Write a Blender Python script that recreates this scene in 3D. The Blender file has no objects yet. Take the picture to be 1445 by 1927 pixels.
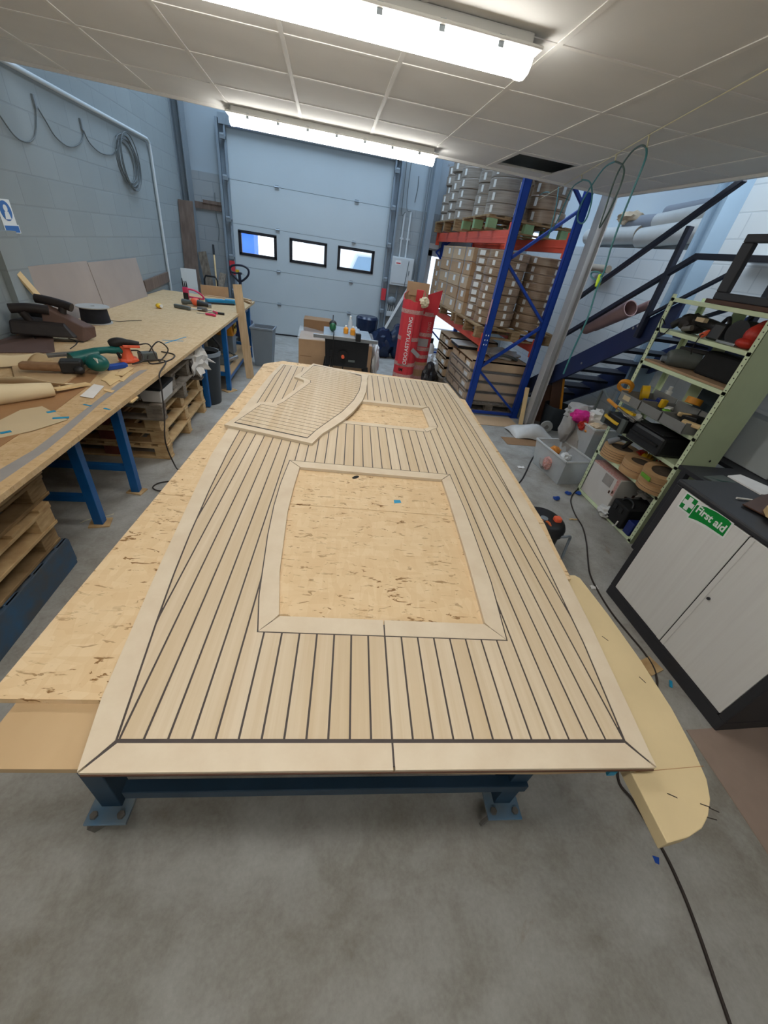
import bpy, bmesh, math, random
from mathutils import Vector, Matrix, noise
random.seed(7)
SC = bpy.context.scene
COL = SC.collection
PI = math.pi
R = math.radians

# ---------------------------------------------------------------- camera
cam_data = bpy.data.cameras.new('camera')
cam = bpy.data.objects.new('camera', cam_data)
COL.objects.link(cam)
CR = [[0.984375, -0.040627, -0.171336], [-0.116432, 0.579783, -0.806409], [0.132099, 0.813758, 0.565993]]
mw = Matrix.Identity(4)
for i in range(3):
    for j in range(3):
        mw[i][j] = CR[i][j]
mw.translation = (0, 0, 1.92)
cam.matrix_world = mw
cam_data.sensor_fit = 'VERTICAL'
cam_data.sensor_height = 24.0
cam_data.sensor_width = 24.0 * 1445 / 1927
cam_data.lens = 716.28 / 1927 * 24.0
cam_data.clip_start = 0.02
SC.camera = cam

# ---------------------------------------------------------------- view, world, light levels
SC.view_settings.view_transform = 'Standard'
SC.view_settings.look = 'None'
SC.view_settings.gamma = 1.0
SC.view_settings.use_curve_mapping = False
SC.view_settings.exposure = 0.0
LED = 21.5          # strength of the LED battens
ROOFLIGHT = 9.5     # daylight through the rooflights over the tall bay
SKY = 4.0
wd = bpy.data.worlds.new('daylight')
SC.world = wd
wd.use_nodes = True
wd.node_tree.nodes['Background'].inputs[0].default_value = (0.80, 0.90, 1.0, 1)
wd.node_tree.nodes['Background'].inputs[1].default_value = SKY

# ---------------------------------------------------------------- materials
MATS = {}
def lin(h):
    if isinstance(h, str):
        c = [int(h[i:i + 2], 16) / 255 for i in (0, 2, 4)]
    else:
        c = [v / 255 for v in h]
    return tuple((v / 12.92 if v <= 0.04045 else ((v + 0.055) / 1.055) ** 2.4) for v in c) + (1,)

def mat(name, col, rough=0.6, metal=0.0, var=0.10, scale=6.0, bump=0.0, spec=0.4, alpha=1.0, col2=None, stretch=None, trans=0.0, detail=4):
    """noise-varied principled material; stretch = per-axis scale for grain"""
    if name in MATS:
        return MATS[name]
    m = bpy.data.materials.new(name)
    m.use_nodes = True
    nt = m.node_tree
    b = nt.nodes['Principled BSDF']
    b.inputs['Roughness'].default_value = rough
    b.inputs['Metallic'].default_value = metal
    b.inputs['Specular IOR Level'].default_value = spec
    if alpha < 1:
        b.inputs['Alpha'].default_value = alpha
    if trans:
        b.inputs['Transmission Weight'].default_value = trans
    c = lin(col)
    tc = nt.nodes.new('ShaderNodeTexCoord')
    mp = nt.nodes.new('ShaderNodeMapping')
    nt.links.new(tc.outputs['Object'], mp.inputs['Vector'])
    if stretch:
        mp.inputs['Scale'].default_value = stretch
    nz = nt.nodes.new('ShaderNodeTexNoise')
    nz.inputs['Scale'].default_value = scale
    nz.inputs['Detail'].default_value = detail
    nt.links.new(mp.outputs['Vector'], nz.inputs['Vector'])
    rp = nt.nodes.new('ShaderNodeValToRGB')
    rp.color_ramp.elements[0].position = 0.3
    rp.color_ramp.elements[1].position = 0.72
    if col2 is not None:
        rp.color_ramp.elements[0].color = lin(col2)
        rp.color_ramp.elements[1].color = c
    else:
        rp.color_ramp.elements[0].color = tuple(v * (1 - var) for v in c[:3]) + (1,)
        rp.color_ramp.elements[1].color = tuple(min(1, v * (1 + var)) for v in c[:3]) + (1,)
    nt.links.new(nz.outputs['Fac'], rp.inputs['Fac'])
    nt.links.new(rp.outputs['Color'], b.inputs['Base Color'])
    if bump:
        bp = nt.nodes.new('ShaderNodeBump')
        bp.inputs['Strength'].default_value = bump
        bp.inputs['Distance'].default_value = 0.01
        nt.links.new(nz.outputs['Fac'], bp.inputs['Height'])
        nt.links.new(bp.outputs['Normal'], b.inputs['Normal'])
    MATS[name] = m
    return m

def emit(name, col, s):
    if name in MATS:
        return MATS[name]
    m = bpy.data.materials.new(name)
    m.use_nodes = True
    nt = m.node_tree
    b = nt.nodes['Principled BSDF']
    b.inputs['Base Color'].default_value = lin(col)
    b.inputs['Emission Color'].default_value = lin(col)
    b.inputs['Emission Strength'].default_value = s
    MATS[name] = m
    return m

def N(nt, kind, **kw):
    n = nt.nodes.new(kind)
    for k, v in kw.items():
        setattr(n, k, v)
    return n

def mixc(nt, fac, a, b, mode='MIX'):
    n = nt.nodes.new('ShaderNodeMix')
    n.data_type = 'RGBA'
    n.blend_type = mode
    for sock, v in ((n.inputs[0], fac), (n.inputs[6], a), (n.inputs[7], b)):
        if isinstance(v, (int, float, tuple)):
            sock.default_value = v
        else:
            nt.links.new(v, sock)
    return n.outputs[2]

def ramp(nt, src, stops):
    r = nt.nodes.new('ShaderNodeValToRGB')
    e = r.color_ramp.elements
    while len(e) < len(stops):
        e.new(0.5)
    for el, (p, c) in zip(e, stops):
        el.position = p
        el.color = c if isinstance(c, tuple) else (c, c, c, 1)
    nt.links.new(src, r.inputs['Fac'])
    return r.outputs['Color']

def noise_tex(nt, vec, scale, detail=4, rough=0.5, dist=0.0):
    n = nt.nodes.new('ShaderNodeTexNoise')
    n.inputs['Scale'].default_value = scale
    n.inputs['Detail'].default_value = detail
    n.inputs['Roughness'].default_value = rough
    n.inputs['Distortion'].default_value = dist
    nt.links.new(vec, n.inputs['Vector'])
    return n.outputs['Fac']

def mapping(nt, scale=(1, 1, 1), rot=(0, 0, 0), loc=(0, 0, 0)):
    tc = nt.nodes.new('ShaderNodeTexCoord')
    mp = nt.nodes.new('ShaderNodeMapping')
    mp.inputs['Scale'].default_value = scale
    mp.inputs['Rotation'].default_value = rot
    mp.inputs['Location'].default_value = loc
    nt.links.new(tc.outputs['Object'], mp.inputs['Vector'])
    return mp.outputs['Vector']

def newmat(name, rough=0.7):
    m = bpy.data.materials.new(name)
    m.use_nodes = True
    MATS[name] = m
    b = m.node_tree.nodes['Principled BSDF']
    b.inputs['Roughness'].default_value = rough
    b.inputs['Specular IOR Level'].default_value = 0.35
    return m, m.node_tree, b

def setbump(nt, b, h, s=0.3, d=0.01):
    bp = nt.nodes.new('ShaderNodeBump')
    bp.inputs['Strength'].default_value = s
    bp.inputs['Distance'].default_value = d
    nt.links.new(h, bp.inputs['Height'])
    nt.links.new(bp.outputs['Normal'], b.inputs['Normal'])

# worn concrete floor
m, nt, b = newmat('concrete', 0.5)
v = mapping(nt)
big = noise_tex(nt, v, 1.1, 7, 0.65, 0.8)
mid = noise_tex(nt, v, 5.0, 8, 0.65, 0.4)
fine = noise_tex(nt, v, 60.0, 3, 0.6)
c1 = ramp(nt, big, [(0.34, lin((132, 124, 112))), (0.5, lin((162, 160, 153))), (0.66, lin((184, 184, 180)))])
c2 = ramp(nt, mid, [(0.32, lin((118, 108, 94))), (0.52, lin((162, 159, 152))), (0.72, lin((186, 186, 182)))])
c3 = mixc(nt, 0.5, c1, c2)
c4 = mixc(nt, 0.12, c3, ramp(nt, fine, [(0.35, 0.2), (0.65, 0.55)]))
rust = noise_tex(nt, mapping(nt, (1, 0.6, 1), (0, 0, 0.3), (3.1, 0.4, 0)), 3.4, 7, 0.7, 0.5)
c5 = mixc(nt, ramp(nt, rust, [(0.66, 0.0), (0.74, 0.55)]), c4, lin((138, 116, 84)))
nt.links.new(c5, b.inputs['Base Color'])
setbump(nt, b, mid, 0.12, 0.006)

# teak decking: every strip its own tint, fine grain along the strip
m, nt, b = newmat('teak', 0.62)
tc = nt.nodes.new('ShaderNodeTexCoord')
sp = nt.nodes.new('ShaderNodeSeparateXYZ')
nt.links.new(tc.outputs['Object'], sp.inputs[0])
dv = N(nt, 'ShaderNodeMath', operation='DIVIDE'); dv.inputs[1].default_value = 0.0498
nt.links.new(sp.outputs['X'], dv.inputs[0])
fl = N(nt, 'ShaderNodeMath', operation='FLOOR'); nt.links.new(dv.outputs[0], fl.inputs[0])
wn = N(nt, 'ShaderNodeTexWhiteNoise', noise_dimensions='1D'); nt.links.new(fl.outputs[0], wn.inputs['W'])
tint = ramp(nt, wn.outputs['Value'], [(0.0, lin((205, 186, 158))), (0.5, lin((211, 195, 170))), (1.0, lin((216, 201, 178)))])
g = noise_tex(nt, mapping(nt, (70, 1.6, 20)), 1.0, 5, 0.6)
col = mixc(nt, ramp(nt, g, [(0.35, 0.0), (0.68, 0.40)]), tint, lin((186, 162, 127)))
g2 = noise_tex(nt, mapping(nt, (12, 0.7, 4)), 1.0, 3, 0.5)
col = mixc(nt, ramp(nt, g2, [(0.42, 0.0), (0.66, 0.30)]), col, lin((190, 164, 128)))
nt.links.new(col, b.inputs['Base Color'])

m, nt, b = newmat('teak_margin', 0.62)
g = noise_tex(nt, mapping(nt, (9, 9, 9)), 1.0, 5, 0.6)
col = ramp(nt, g, [(0.3, lin((207, 190, 166))), (0.7, lin((217, 203, 181)))])
nt.links.new(col, b.inputs['Base Color'])

# oriented strand board with knife scores
def osb(name, ca, cb, cc, score=0.9):
    m, nt, b = newmat(name, 0.65)
    vo = N(nt, 'ShaderNodeTexVoronoi', feature='F1')
    vo.inputs['Scale'].default_value = 1.0
    nt.links.new(mapping(nt, (55, 16, 30)), vo.inputs['Vector'])
    vo2 = N(nt, 'ShaderNodeTexVoronoi', feature='F1')
    vo2.inputs['Scale'].default_value = 1.0
    nt.links.new(mapping(nt, (14, 48, 30), (0, 0, 0.5)), vo2.inputs['Vector'])
    sep = N(nt, 'ShaderNodeSeparateColor'); nt.links.new(vo.outputs['Color'], sep.inputs[0])
    sep2 = N(nt, 'ShaderNodeSeparateColor'); nt.links.new(vo2.outputs['Color'], sep2.inputs[0])
    k = mixc(nt, 0.5, sep.outputs[0], sep2.outputs[1])
    base = ramp(nt, k, [(0.15, lin(ca)), (0.5, lin(cb)), (0.85, lin(cc))])
    n1 = noise_tex(nt, mapping(nt, (20, 62, 30), (0, 0, 0.3)), 1.0, 3, 0.6, 0.9)
    n2 = noise_tex(nt, mapping(nt, (3, 3, 3)), 1.0, 3, 0.6)
    mask = N(nt, 'ShaderNodeMath', operation='MULTIPLY')
    nt.links.new(ramp(nt, n1, [(0.605, 0.0), (0.645, 1.0)]), mask.inputs[0])
    nt.links.new(ramp(nt, n2, [(0.36, 0.2), (0.56, score)]), mask.inputs[1])
    col = mixc(nt, mask.outputs[0], base, lin((122, 82, 34)))
    nt.links.new(col, b.inputs['Base Color'])
    return m
osb('osb_board', (213, 184, 144), (217, 190, 151), (222, 197, 160))
osb('osb_bench', (198, 166, 124), (203, 173, 131), (209, 181, 141), 0.4)

# blockwork: painted concrete blocks; u runs along the wall, v is height
def blocks(name, axis, ca, cb, cm, bw=0.45, bh=0.225, ms=0.012):
    m, nt, b = newmat(name, 0.85)
    tc = nt.nodes.new('ShaderNodeTexCoord')
    sp = nt.nodes.new('ShaderNodeSeparateXYZ'); nt.links.new(tc.outputs['Object'], sp.inputs[0])
    cb_ = nt.nodes.new('ShaderNodeCombineXYZ')
    nt.links.new(sp.outputs[axis], cb_.inputs[0]); nt.links.new(sp.outputs['Z'], cb_.inputs[1])
    br = nt.nodes.new('ShaderNodeTexBrick')
    br.inputs['Scale'].default_value = 1.0
    br.inputs['Brick Width'].default_value = bw
    br.inputs['Row Height'].default_value = bh
    br.inputs['Mortar Size'].default_value = ms
    br.inputs['Mortar Smooth'].default_value = 0.4
    br.inputs['Color1'].default_value = lin(ca)
    br.inputs['Color2'].default_value = lin(cb)
    br.inputs['Mortar'].default_value = lin(cm)
    nt.links.new(cb_.outputs[0], br.inputs['Vector'])
    n = noise_tex(nt, mapping(nt, (3, 3, 3)), 1.0, 6, 0.65)
    col = mixc(nt, 0.35, br.outputs['Color'], ramp(nt, n, [(0.3, lin(ca)), (0.7, lin(cb))]))
    nt.links.new(col, b.inputs['Base Color'])
    inv = N(nt, 'ShaderNodeMath', operation='SUBTRACT'); inv.inputs[0].default_value = 1
    nt.links.new(br.outputs['Fac'], inv.inputs[1])
    setbump(nt, b, inv.outputs[0], 0.3, 0.006)
    return m
blocks('block_left', 'Y', (142, 149, 149), (150, 157, 157), (136, 143, 144), ms=.008)
blocks('block_back', 'X', (146, 152, 154), (156, 160, 161), (138, 145, 148), ms=.009)
blocks('block_right', 'Y', (204, 209, 211), (210, 214, 215), (182, 189, 193), ms=.009)

# rough sawn pallet wood, cardboard, plastics, paint
mat('pallet_wood', (170, 142, 104), 0.85, var=0.25, scale=1.0, stretch=(8, 8, 40), col2=(120, 94, 62))
mat('pallet_fresh', (212, 182, 136), 0.8, scale=1.0, stretch=(10, 10, 30), col2=(172, 138, 94))
mat('pallet_weathered', (150, 138, 124), 0.9, scale=1.0, stretch=(10, 10, 30), col2=(98, 88, 76))
mat('pallet_blue', (58, 94, 128), 0.8, var=0.25, scale=7, col2=(84, 84, 82))
mat('pallet_green', (136, 166, 122), 0.8, var=0.2, scale=6)
mat('block_red', (122, 62, 50), 0.85, var=0.2, scale=9)
mat('pale_timber', (216, 188, 152), 0.7, scale=1.0, stretch=(30, 30, 3), col2=(196, 164, 124))
mat('old_timber', (140, 128, 112), 0.85, scale=1.0, stretch=(24, 24, 3), col2=(96, 84, 72))
mat('brown_timber', (124, 106, 94), 0.85, scale=1.0, stretch=(20, 20, 2), col2=(100, 84, 74))
mat('mdf', (208, 188, 148), 0.7, var=0.05, scale=7)
mat('plywood_plain', (198, 170, 132), 0.6, scale=1.0, stretch=(5, 2, 5), col2=(184, 155, 117))
mat('hardboard', (164, 124, 86), 0.6, var=0.08, scale=6)
mat('hardboard_grey', (164, 150, 140), 0.75, var=0.06, scale=3)
mat('cardboard', (186, 150, 114), 0.8, var=0.08, scale=5)
mat('cardboard_pale', (198, 168, 134), 0.8, var=0.08, scale=5)
mat('cardboard_dark', (150, 116, 84), 0.85, var=0.1, scale=5)
mat('reel_grey', (172, 160, 146), 0.42, scale=1.0, stretch=(3, 3, 70), col2=(134, 122, 110))
mat('reel_brown', (176, 150, 124), 0.3, scale=1.0, stretch=(3, 3, 60), col2=(132, 108, 86))
mat('edging_roll', (206, 168, 124), 0.7, scale=1.0, stretch=(4, 4, 50), col2=(184, 144, 102))
mat('edging_dark', (84, 72, 62), 0.8, var=0.2, scale=20)
mat('red_card', (214, 62, 70), 0.6, var=0.06, scale=5)
mat('tape_print', (206, 178, 168), 0.4, scale=60, col2=(190, 120, 116))
mat('tape_grey', (158, 152, 148), 0.4, var=0.06, scale=8)
mat('tape_duct', (158, 154, 152), 0.45, var=0.06, scale=10)
mat('tape_blue', (32, 146, 190), 0.5, var=0.08, scale=20)
mat('white_label', (232, 230, 224), 0.6, var=0.04, scale=30)
mat('white_paint', (226, 224, 218), 0.5, var=0.04, scale=5)
mat('paper', (232, 230, 228), 0.7, var=0.04, scale=14)
mat('ceiling_tile', (222, 221, 219), 0.9, var=0.03, scale=3)
mat('ceiling_bar', (226, 224, 220), 0.55, var=0.02, scale=3)
mat('void_dark', (170, 178, 184), 0.9, var=0.1, scale=3)
mat('lamp_body', (225, 224, 220), 0.5, var=0.02, scale=3)
mat('door_panel', (196, 206, 210), 0.45, var=0.02, scale=1.5)
mat('door_groove', (140, 152, 160), 0.6, var=0.04, scale=4)
mat('galvanised', (158, 168, 176), 0.4, metal=0.5, var=0.1, scale=12)
mat('steel_blue_grey', (138, 150, 160), 0.5, var=0.05, scale=3)
mat('steel_dark', (128, 136, 141), 0.6, var=0.06, scale=3)
mat('cladding', (168, 178, 184), 0.5, var=0.03, scale=1.2)
mat('cladding_right', (214, 224, 230), 0.5, var=0.02, scale=1.2)
mat('column_grey', (176, 174, 172), 0.5, var=0.08, scale=4)
mat('column_blue', (150, 172, 190), 0.45, var=0.04, scale=3)
mat('rack_blue', (26, 62, 148), 0.35, var=0.1, scale=6)
mat('rack_orange', (222, 86, 62), 0.4, var=0.1, scale=3)
mat('bench_blue', (24, 94, 158), 0.35, var=0.12, scale=9)
mat('table_blue', (38, 66, 90), 0.5, var=0.15, scale=8)
mat('table_plate', (84, 132, 172), 0.5, scale=8, col2=(130, 138, 140))
mat('stair_navy', (34, 46, 82), 0.35, var=0.08, scale=4)
mat('stair_rail', (36, 40, 56), 0.35, var=0.08, scale=4)
mat('tread_dark', (24, 28, 40), 0.5, var=0.1, scale=6)
mat('picking_grey', (132, 132, 130), 0.5, var=0.06, scale=9)
mat('tread', (96, 104, 112), 0.5, var=0.12, scale=8)
mat('shelf_green', (200, 212, 172), 0.5, var=0.05, scale=5)
mat('shelf_pale', (212, 225, 188), 0.5, var=0.05, scale=5)
mat('shelf_back', (70, 84, 92), 0.7, var=0.06, scale=4)
mat('hole_dark', (46, 46, 40), 0.9, var=0.1, scale=5)
mat('shelf_board', (176, 146, 116), 0.8, var=0.1, scale=6)
mat('cab_dark', (50, 50, 54), 0.5, var=0.08, scale=6)
mat('cab_door', (230, 228, 225), 0.45, scale=1.0, stretch=(2, 60, 1), col2=(224, 221, 218))
mat('sign_green', (16, 140, 58), 0.4, var=0.03, scale=5)
mat('sign_blue', (58, 112, 180), 0.4, var=0.05, scale=5)
mat('sign_white', (236, 238, 236), 0.4, var=0.02, scale=5)
mat('black_plastic', (34, 34, 36), 0.42, var=0.15, scale=12)
mat('black_matte', (26, 26, 28), 0.8, var=0.2, scale=12)
mat('caulk', (72, 64, 62), 0.6, var=0.1, scale=20)
mat('black_rubber', (30, 28, 28), 0.6, var=0.1, scale=20)
mat('cable_brown', (50, 42, 38), 0.55, var=0.1, scale=20)
mat('cable_grey', (104, 110, 111), 0.6, var=0.1, scale=20)
mat('cable_orange', (206, 108, 58), 0.5, var=0.1, scale=20)
mat('bin_black', (46, 52, 58), 0.4, var=0.1, scale=5)
mat('bin_grey', (128, 138, 148), 0.4, var=0.05, scale=5)
mat('bag_navy', (30, 44, 72), 0.25, var=0.25, scale=9, bump=0.6)
mat('bag_white', (206, 206, 204), 0.3, var=0.08, scale=9, bump=0.5)
mat('cloth_white', (214, 208, 200), 0.9, var=0.08, scale=14, bump=0.3)
mat('cloth_grey', (158, 154, 150), 0.9, var=0.1, scale=14, bump=0.3)
mat('cloth_pink', (206, 40, 132), 0.85, var=0.2, scale=12, bump=0.3)
mat('cloth_cream', (214, 190, 160), 0.9, var=0.1, scale=14, bump=0.3)
mat('cloth_orange', (214, 138, 62), 0.9, var=0.15, scale=14, bump=0.3)
mat('clear_plastic', (222, 226, 228), 0.25, var=0.06, scale=8, alpha=0.40)
mat('clear_rim', (216, 218, 218), 0.3, var=0.05, scale=8, alpha=0.75)
mat('stretch_wrap', (206, 202, 198), 0.18, var=0.2, scale=6, alpha=0.20)
mat('tool_orange', (238, 104, 70), 0.4, var=0.06, scale=12)
mat('tool_red', (190, 52, 40), 0.4, var=0.1, scale=12)
mat('tool_pink', (210, 58, 100), 0.4, var=0.08, scale=12)
mat('tool_teal', (22, 96, 92), 0.35, var=0.08, scale=12)
mat('tool_green', (34, 96, 62), 0.35, var=0.1, scale=12)
mat('tool_grey', (92, 98, 96), 0.45, var=0.1, scale=12)
mat('tool_yellow', (226, 182, 36), 0.4, var=0.08, scale=12)
mat('tool_blue', (34, 78, 170), 0.4, var=0.08, scale=12)
mat('navy_plastic', (32, 48, 112), 0.4, var=0.15, scale=12)
mat('cyan_plastic', (42, 140, 182), 0.35, var=0.1, scale=9)
mat('amber_plastic', (226, 150, 44), 0.45, var=0.1, scale=9)
mat('lime', (196, 232, 50), 0.5, var=0.06, scale=12)
mat('lime_green', (120, 180, 60), 0.5, var=0.1, scale=12)
mat('metal', (176, 178, 180), 0.3, metal=0.8, var=0.1, scale=14)
mat('metal_dull', (120, 116, 112), 0.5, metal=0.4, var=0.15, scale=14)
mat('sanding_belt', (142, 108, 78), 0.85, var=0.1, scale=30)
mat('spool_flange', (176, 176, 172), 0.5, var=0.05, scale=8)
mat('black_felt', (30, 32, 40), 0.9, var=0.15, scale=30)
mat('clamp_dark', (42, 36, 36), 0.55, var=0.2, scale=16)
mat('brown_sheet', (96, 74, 66), 0.7, var=0.08, scale=6)
mat('roll_cream', (226, 208, 172), 0.7, var=0.05, scale=4)
mat('pattern_card', (206, 186, 152), 0.75, var=0.04, scale=5)
mat('scrap_wood', (226, 196, 146), 0.7, var=0.06, scale=9)
mat('string', (214, 208, 176), 0.8, var=0.05, scale=20)
mat('hose_teal', (70, 132, 138), 0.4, var=0.08, scale=9)
mat('hose_dark', (74, 96, 92), 0.4, var=0.1, scale=9)
mat('tube_card', (150, 122, 122), 0.7, var=0.1, scale=5)
mat('tube_inside', (176, 128, 104), 0.8, var=0.1, scale=5)
mat('fabric_roll', (206, 206, 202), 0.6, var=0.06, scale=5)
mat('fabric_roll_warm', (196, 180, 160), 0.7, var=0.06, scale=5)
mat('fabric_roll_grey', (148, 152, 160), 0.6, var=0.06, scale=5)
mat('box_white', (208, 204, 200), 0.7, var=0.04, scale=6)
mat('panel_white', (206, 212, 214), 0.4, var=0.03, scale=4)
mat('vinyl_pink', (168, 148, 136), 0.6, var=0.06, scale=8)
mat('outside_white', (236, 238, 240), 0.8, var=0.03, scale=2)
mat('outside_blue', (40, 100, 200), 0.7, var=0.05, scale=2)
mat('outside_ground', (176, 178, 180), 0.9, var=0.08, scale=2)
mat('van_silver', (196, 204, 212), 0.3, var=0.03, scale=2)
mat('van_glass', (120, 150, 176), 0.2, var=0.05, scale=2)
mat('window_seal', (30, 30, 36), 0.5, var=0.05, scale=5)
mat('brown_panel', (84, 54, 38), 0.5, var=0.12, scale=5)
m, nt, b = newmat('pane_glass', 0.02)
b.inputs['Alpha'].default_value = 0.10
b.inputs['Base Color'].default_value = (0.8, 0.9, 1, 1)
emit('led_diffuser', (255, 252, 244), LED)
emit('rooflight_panel', (206, 230, 255), ROOFLIGHT)
emit('tool_screen', (40, 60, 60), 0.0)

# ---------------------------------------------------------------- geometry helpers
W = {}
CH = {}
def tag(o, label, cat, group=None, kind=None):
    if label:
        o['label'] = label
    if cat:
        o['category'] = cat
    if group:
        o['group'] = group
    if kind:
        o['kind'] = kind
    return o

def thing(name, label, cat, loc=(0, 0, 0), rz=0.0, group=None):
    o = bpy.data.objects.new(name, None)
    o.empty_display_size = 0.1
    COL.objects.link(o)
    o.location = loc
    o.rotation_euler = (0, 0, rz)
    W[o] = Matrix.Translation(loc) @ Matrix.Rotation(rz, 4, 'Z')
    return tag(o, label, cat, group)

def axes(d, up=(0, 0, 1)):
    d = Vector(d).normalized()
    u = Vector(up)
    if abs(d.dot(u)) > 0.99:
        u = Vector((0, 1, 0))
    s = d.cross(u).normalized()
    return s, s.cross(d).normalized(), d

class MB:
    def __init__(self):
        self.bm = bmesh.new()
    def hull8(self, pts):
        v = [self.bm.verts.new(p) for p in pts]
        for f in ((0, 1, 2, 3), (7, 6, 5, 4), (0, 4, 5, 1), (1, 5, 6, 2), (2, 6, 7, 3), (3, 7, 4, 0)):
            self.bm.faces.new([v[i] for i in f])
        return self
    def box(self, x0, y0, z0, x1, y1, z1):
        return self.hull8([(x0, y0, z0), (x0, y1, z0), (x1, y1, z0), (x1, y0, z0), (x0, y0, z1), (x0, y1, z1), (x1, y1, z1), (x1, y0, z1)])
    def obox(self, c, s, rz=0.0, rx=0.0, ry=0.0):
        M = Matrix.Translation(c) @ Matrix.Rotation(rz, 4, 'Z') @ Matrix.Rotation(ry, 4, 'Y') @ Matrix.Rotation(rx, 4, 'X')
        x, y, z = (k / 2 for k in s)
        return self.hull8([M @ Vector(p) for p in ((-x, -y, -z), (-x, y, -z), (x, y, -z), (x, -y, -z), (-x, -y, z), (-x, y, z), (x, y, z), (x, -y, z))])
    def bar(self, p, q, w, h, up=(0, 0, 1)):
        p, q = Vector(p), Vector(q)
        s, u, d = axes(q - p, up)
        a, b_ = s * w / 2, u * h / 2
        return self.hull8([p - a - b_, p + a - b_, p + a + b_, p - a + b_, q - a - b_, q + a - b_, q + a + b_, q - a + b_])
    def ring(self, c, s, u, r, n, ru=None):
        ru = r if ru is None else ru
        return [self.bm.verts.new(c + s * (math.cos(2 * PI * i / n) * r) + u * (math.sin(2 * PI * i / n) * ru)) for i in range(n)]
    def skin(self, rings, cap0=True, cap1=True):
        n = len(rings[0])
        for a, b_ in zip(rings, rings[1:]):
            for i in range(n):
                self.bm.faces.new((a[i], a[(i + 1) % n], b_[(i + 1) % n], b_[i]))
        if cap0:
            self.bm.faces.new(list(reversed(rings[0])))
        if cap1:
            self.bm.faces.new(rings[-1])
        return self
    def cyl(self, p, q, r, r2=None, n=20, cap=True):
        p, q = Vector(p), Vector(q)
        s, u, d = axes(q - p)
        return self.skin([self.ring(p, s, u, r, n), self.ring(q, s, u, r if r2 is None else r2, n)], cap, cap)
    def pipe(self, p, q, r, ri, n=24):
        p, q = Vector(p), Vector(q)
        s, u, d = axes(q - p)
        R4 = [self.ring(p, s, u, ri, n), self.ring(p, s, u, r, n), self.ring(q, s, u, r, n), self.ring(q, s, u, ri, n)]
        self.skin(R4, False, False)
        for i in range(n):
            self.bm.faces.new((R4[3][i], R4[3][(i + 1) % n], R4[0][(i + 1) % n], R4[0][i]))
        return self
    def tube(self, pts, r, n=8, smooth=True, sub=6, ru=None):
        P = [Vector(p) for p in pts]
        if smooth and len(P) > 2:
            Q = []
            for i in range(len(P) - 1):
                p0 = P[max(i - 1, 0)]; p1 = P[i]; p2 = P[i + 1]; p3 = P[min(i + 2, len(P) - 1)]
                for k in range(sub):
                    t = k / sub
                    Q.append(0.5 * ((2 * p1) + (p2 - p0) * t + (2 * p0 - 5 * p1 + 4 * p2 - p3) * t * t + (3 * p1 - p0 - 3 * p2 + p3) * t ** 3))
            Q.append(P[-1])
            P = Q
        rings = []
        s = None
        for i, p in enumerate(P):
            d = (P[min(i + 1, len(P) - 1)] - P[max(i - 1, 0)])
            if d.length < 1e-9:
                continue
            d.normalize()
            if s is None:
                s, u, _ = axes(d)
            else:
                s = (s - d * s.dot(d))
                s = s.normalized() if s.length > 1e-6 else axes(d)[0]
            u = s.cross(d).normalized()
            rr = r[min(i, len(r) - 1)] if isinstance(r, (list, tuple)) else r
            rings.append(self.ring(p, s, u, rr, n, ru))
        return self.skin(rings)
    def lathe(self, prof, c=(0, 0, 0), n=28, M=None, closed=False):
        M = M or Matrix.Translation(c)
        rings = []
        for r_, z in prof:
            rings.append([self.bm.verts.new(M @ Vector((max(r_, 1e-4) * math.cos(2 * PI * i / n), max(r_, 1e-4) * math.sin(2 * PI * i / n), z))) for i in range(n)])
        if closed:
            rings.append(rings[0])
            return self.skin(rings, False, False)
        return self.skin(rings)
    def prism(self, poly, z0, z1, M=None):
        M = M or Matrix.Identity(4)
        a = sum(poly[i][0] * poly[(i + 1) % len(poly)][1] - poly[(i + 1) % len(poly)][0] * poly[i][1] for i in range(len(poly)))
        if a < 0:
            poly = list(reversed(poly))
        lo = [self.bm.verts.new(M @ Vector((p[0], p[1], z0))) for p in poly]
        hi = [self.bm.verts.new(M @ Vector((p[0], p[1], z1))) for p in poly]
        n = len(poly)
        for i in range(n):
            self.bm.faces.new((lo[i], lo[(i + 1) % n], hi[(i + 1) % n], hi[i]))
        self.bm.faces.new(hi)
        self.bm.faces.new(list(reversed(lo)))
        return self
    def ell(self, c, rad, sub=2, seed=None, amp=0.0, freq=3.0, floor=None, rz=0.0):
        t = bmesh.new()
        bmesh.ops.create_icosphere(t, subdivisions=sub, radius=1.0)
        M = Matrix.Translation(c) @ Matrix.Rotation(rz, 4, 'Z')
        mp = {}
        for v_ in t.verts:
            p = Vector((v_.co.x * rad[0], v_.co.y * rad[1], v_.co.z * rad[2]))
            if seed is not None:
                k = noise.noise(v_.co * freq + Vector((seed, seed * 1.7, 0))) + 0.5 * noise.noise(v_.co * freq * 2.3 + Vector((0, seed, 5)))
                p += v_.co * (k * amp)
            p = M @ p
            if floor is not None and p.z < floor:
                p.z = floor
            mp[v_.index] = self.bm.verts.new(p)
        for f in t.faces:
            self.bm.faces.new([mp[v_.index] for v_ in f.verts])
        t.free()
        return self
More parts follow.
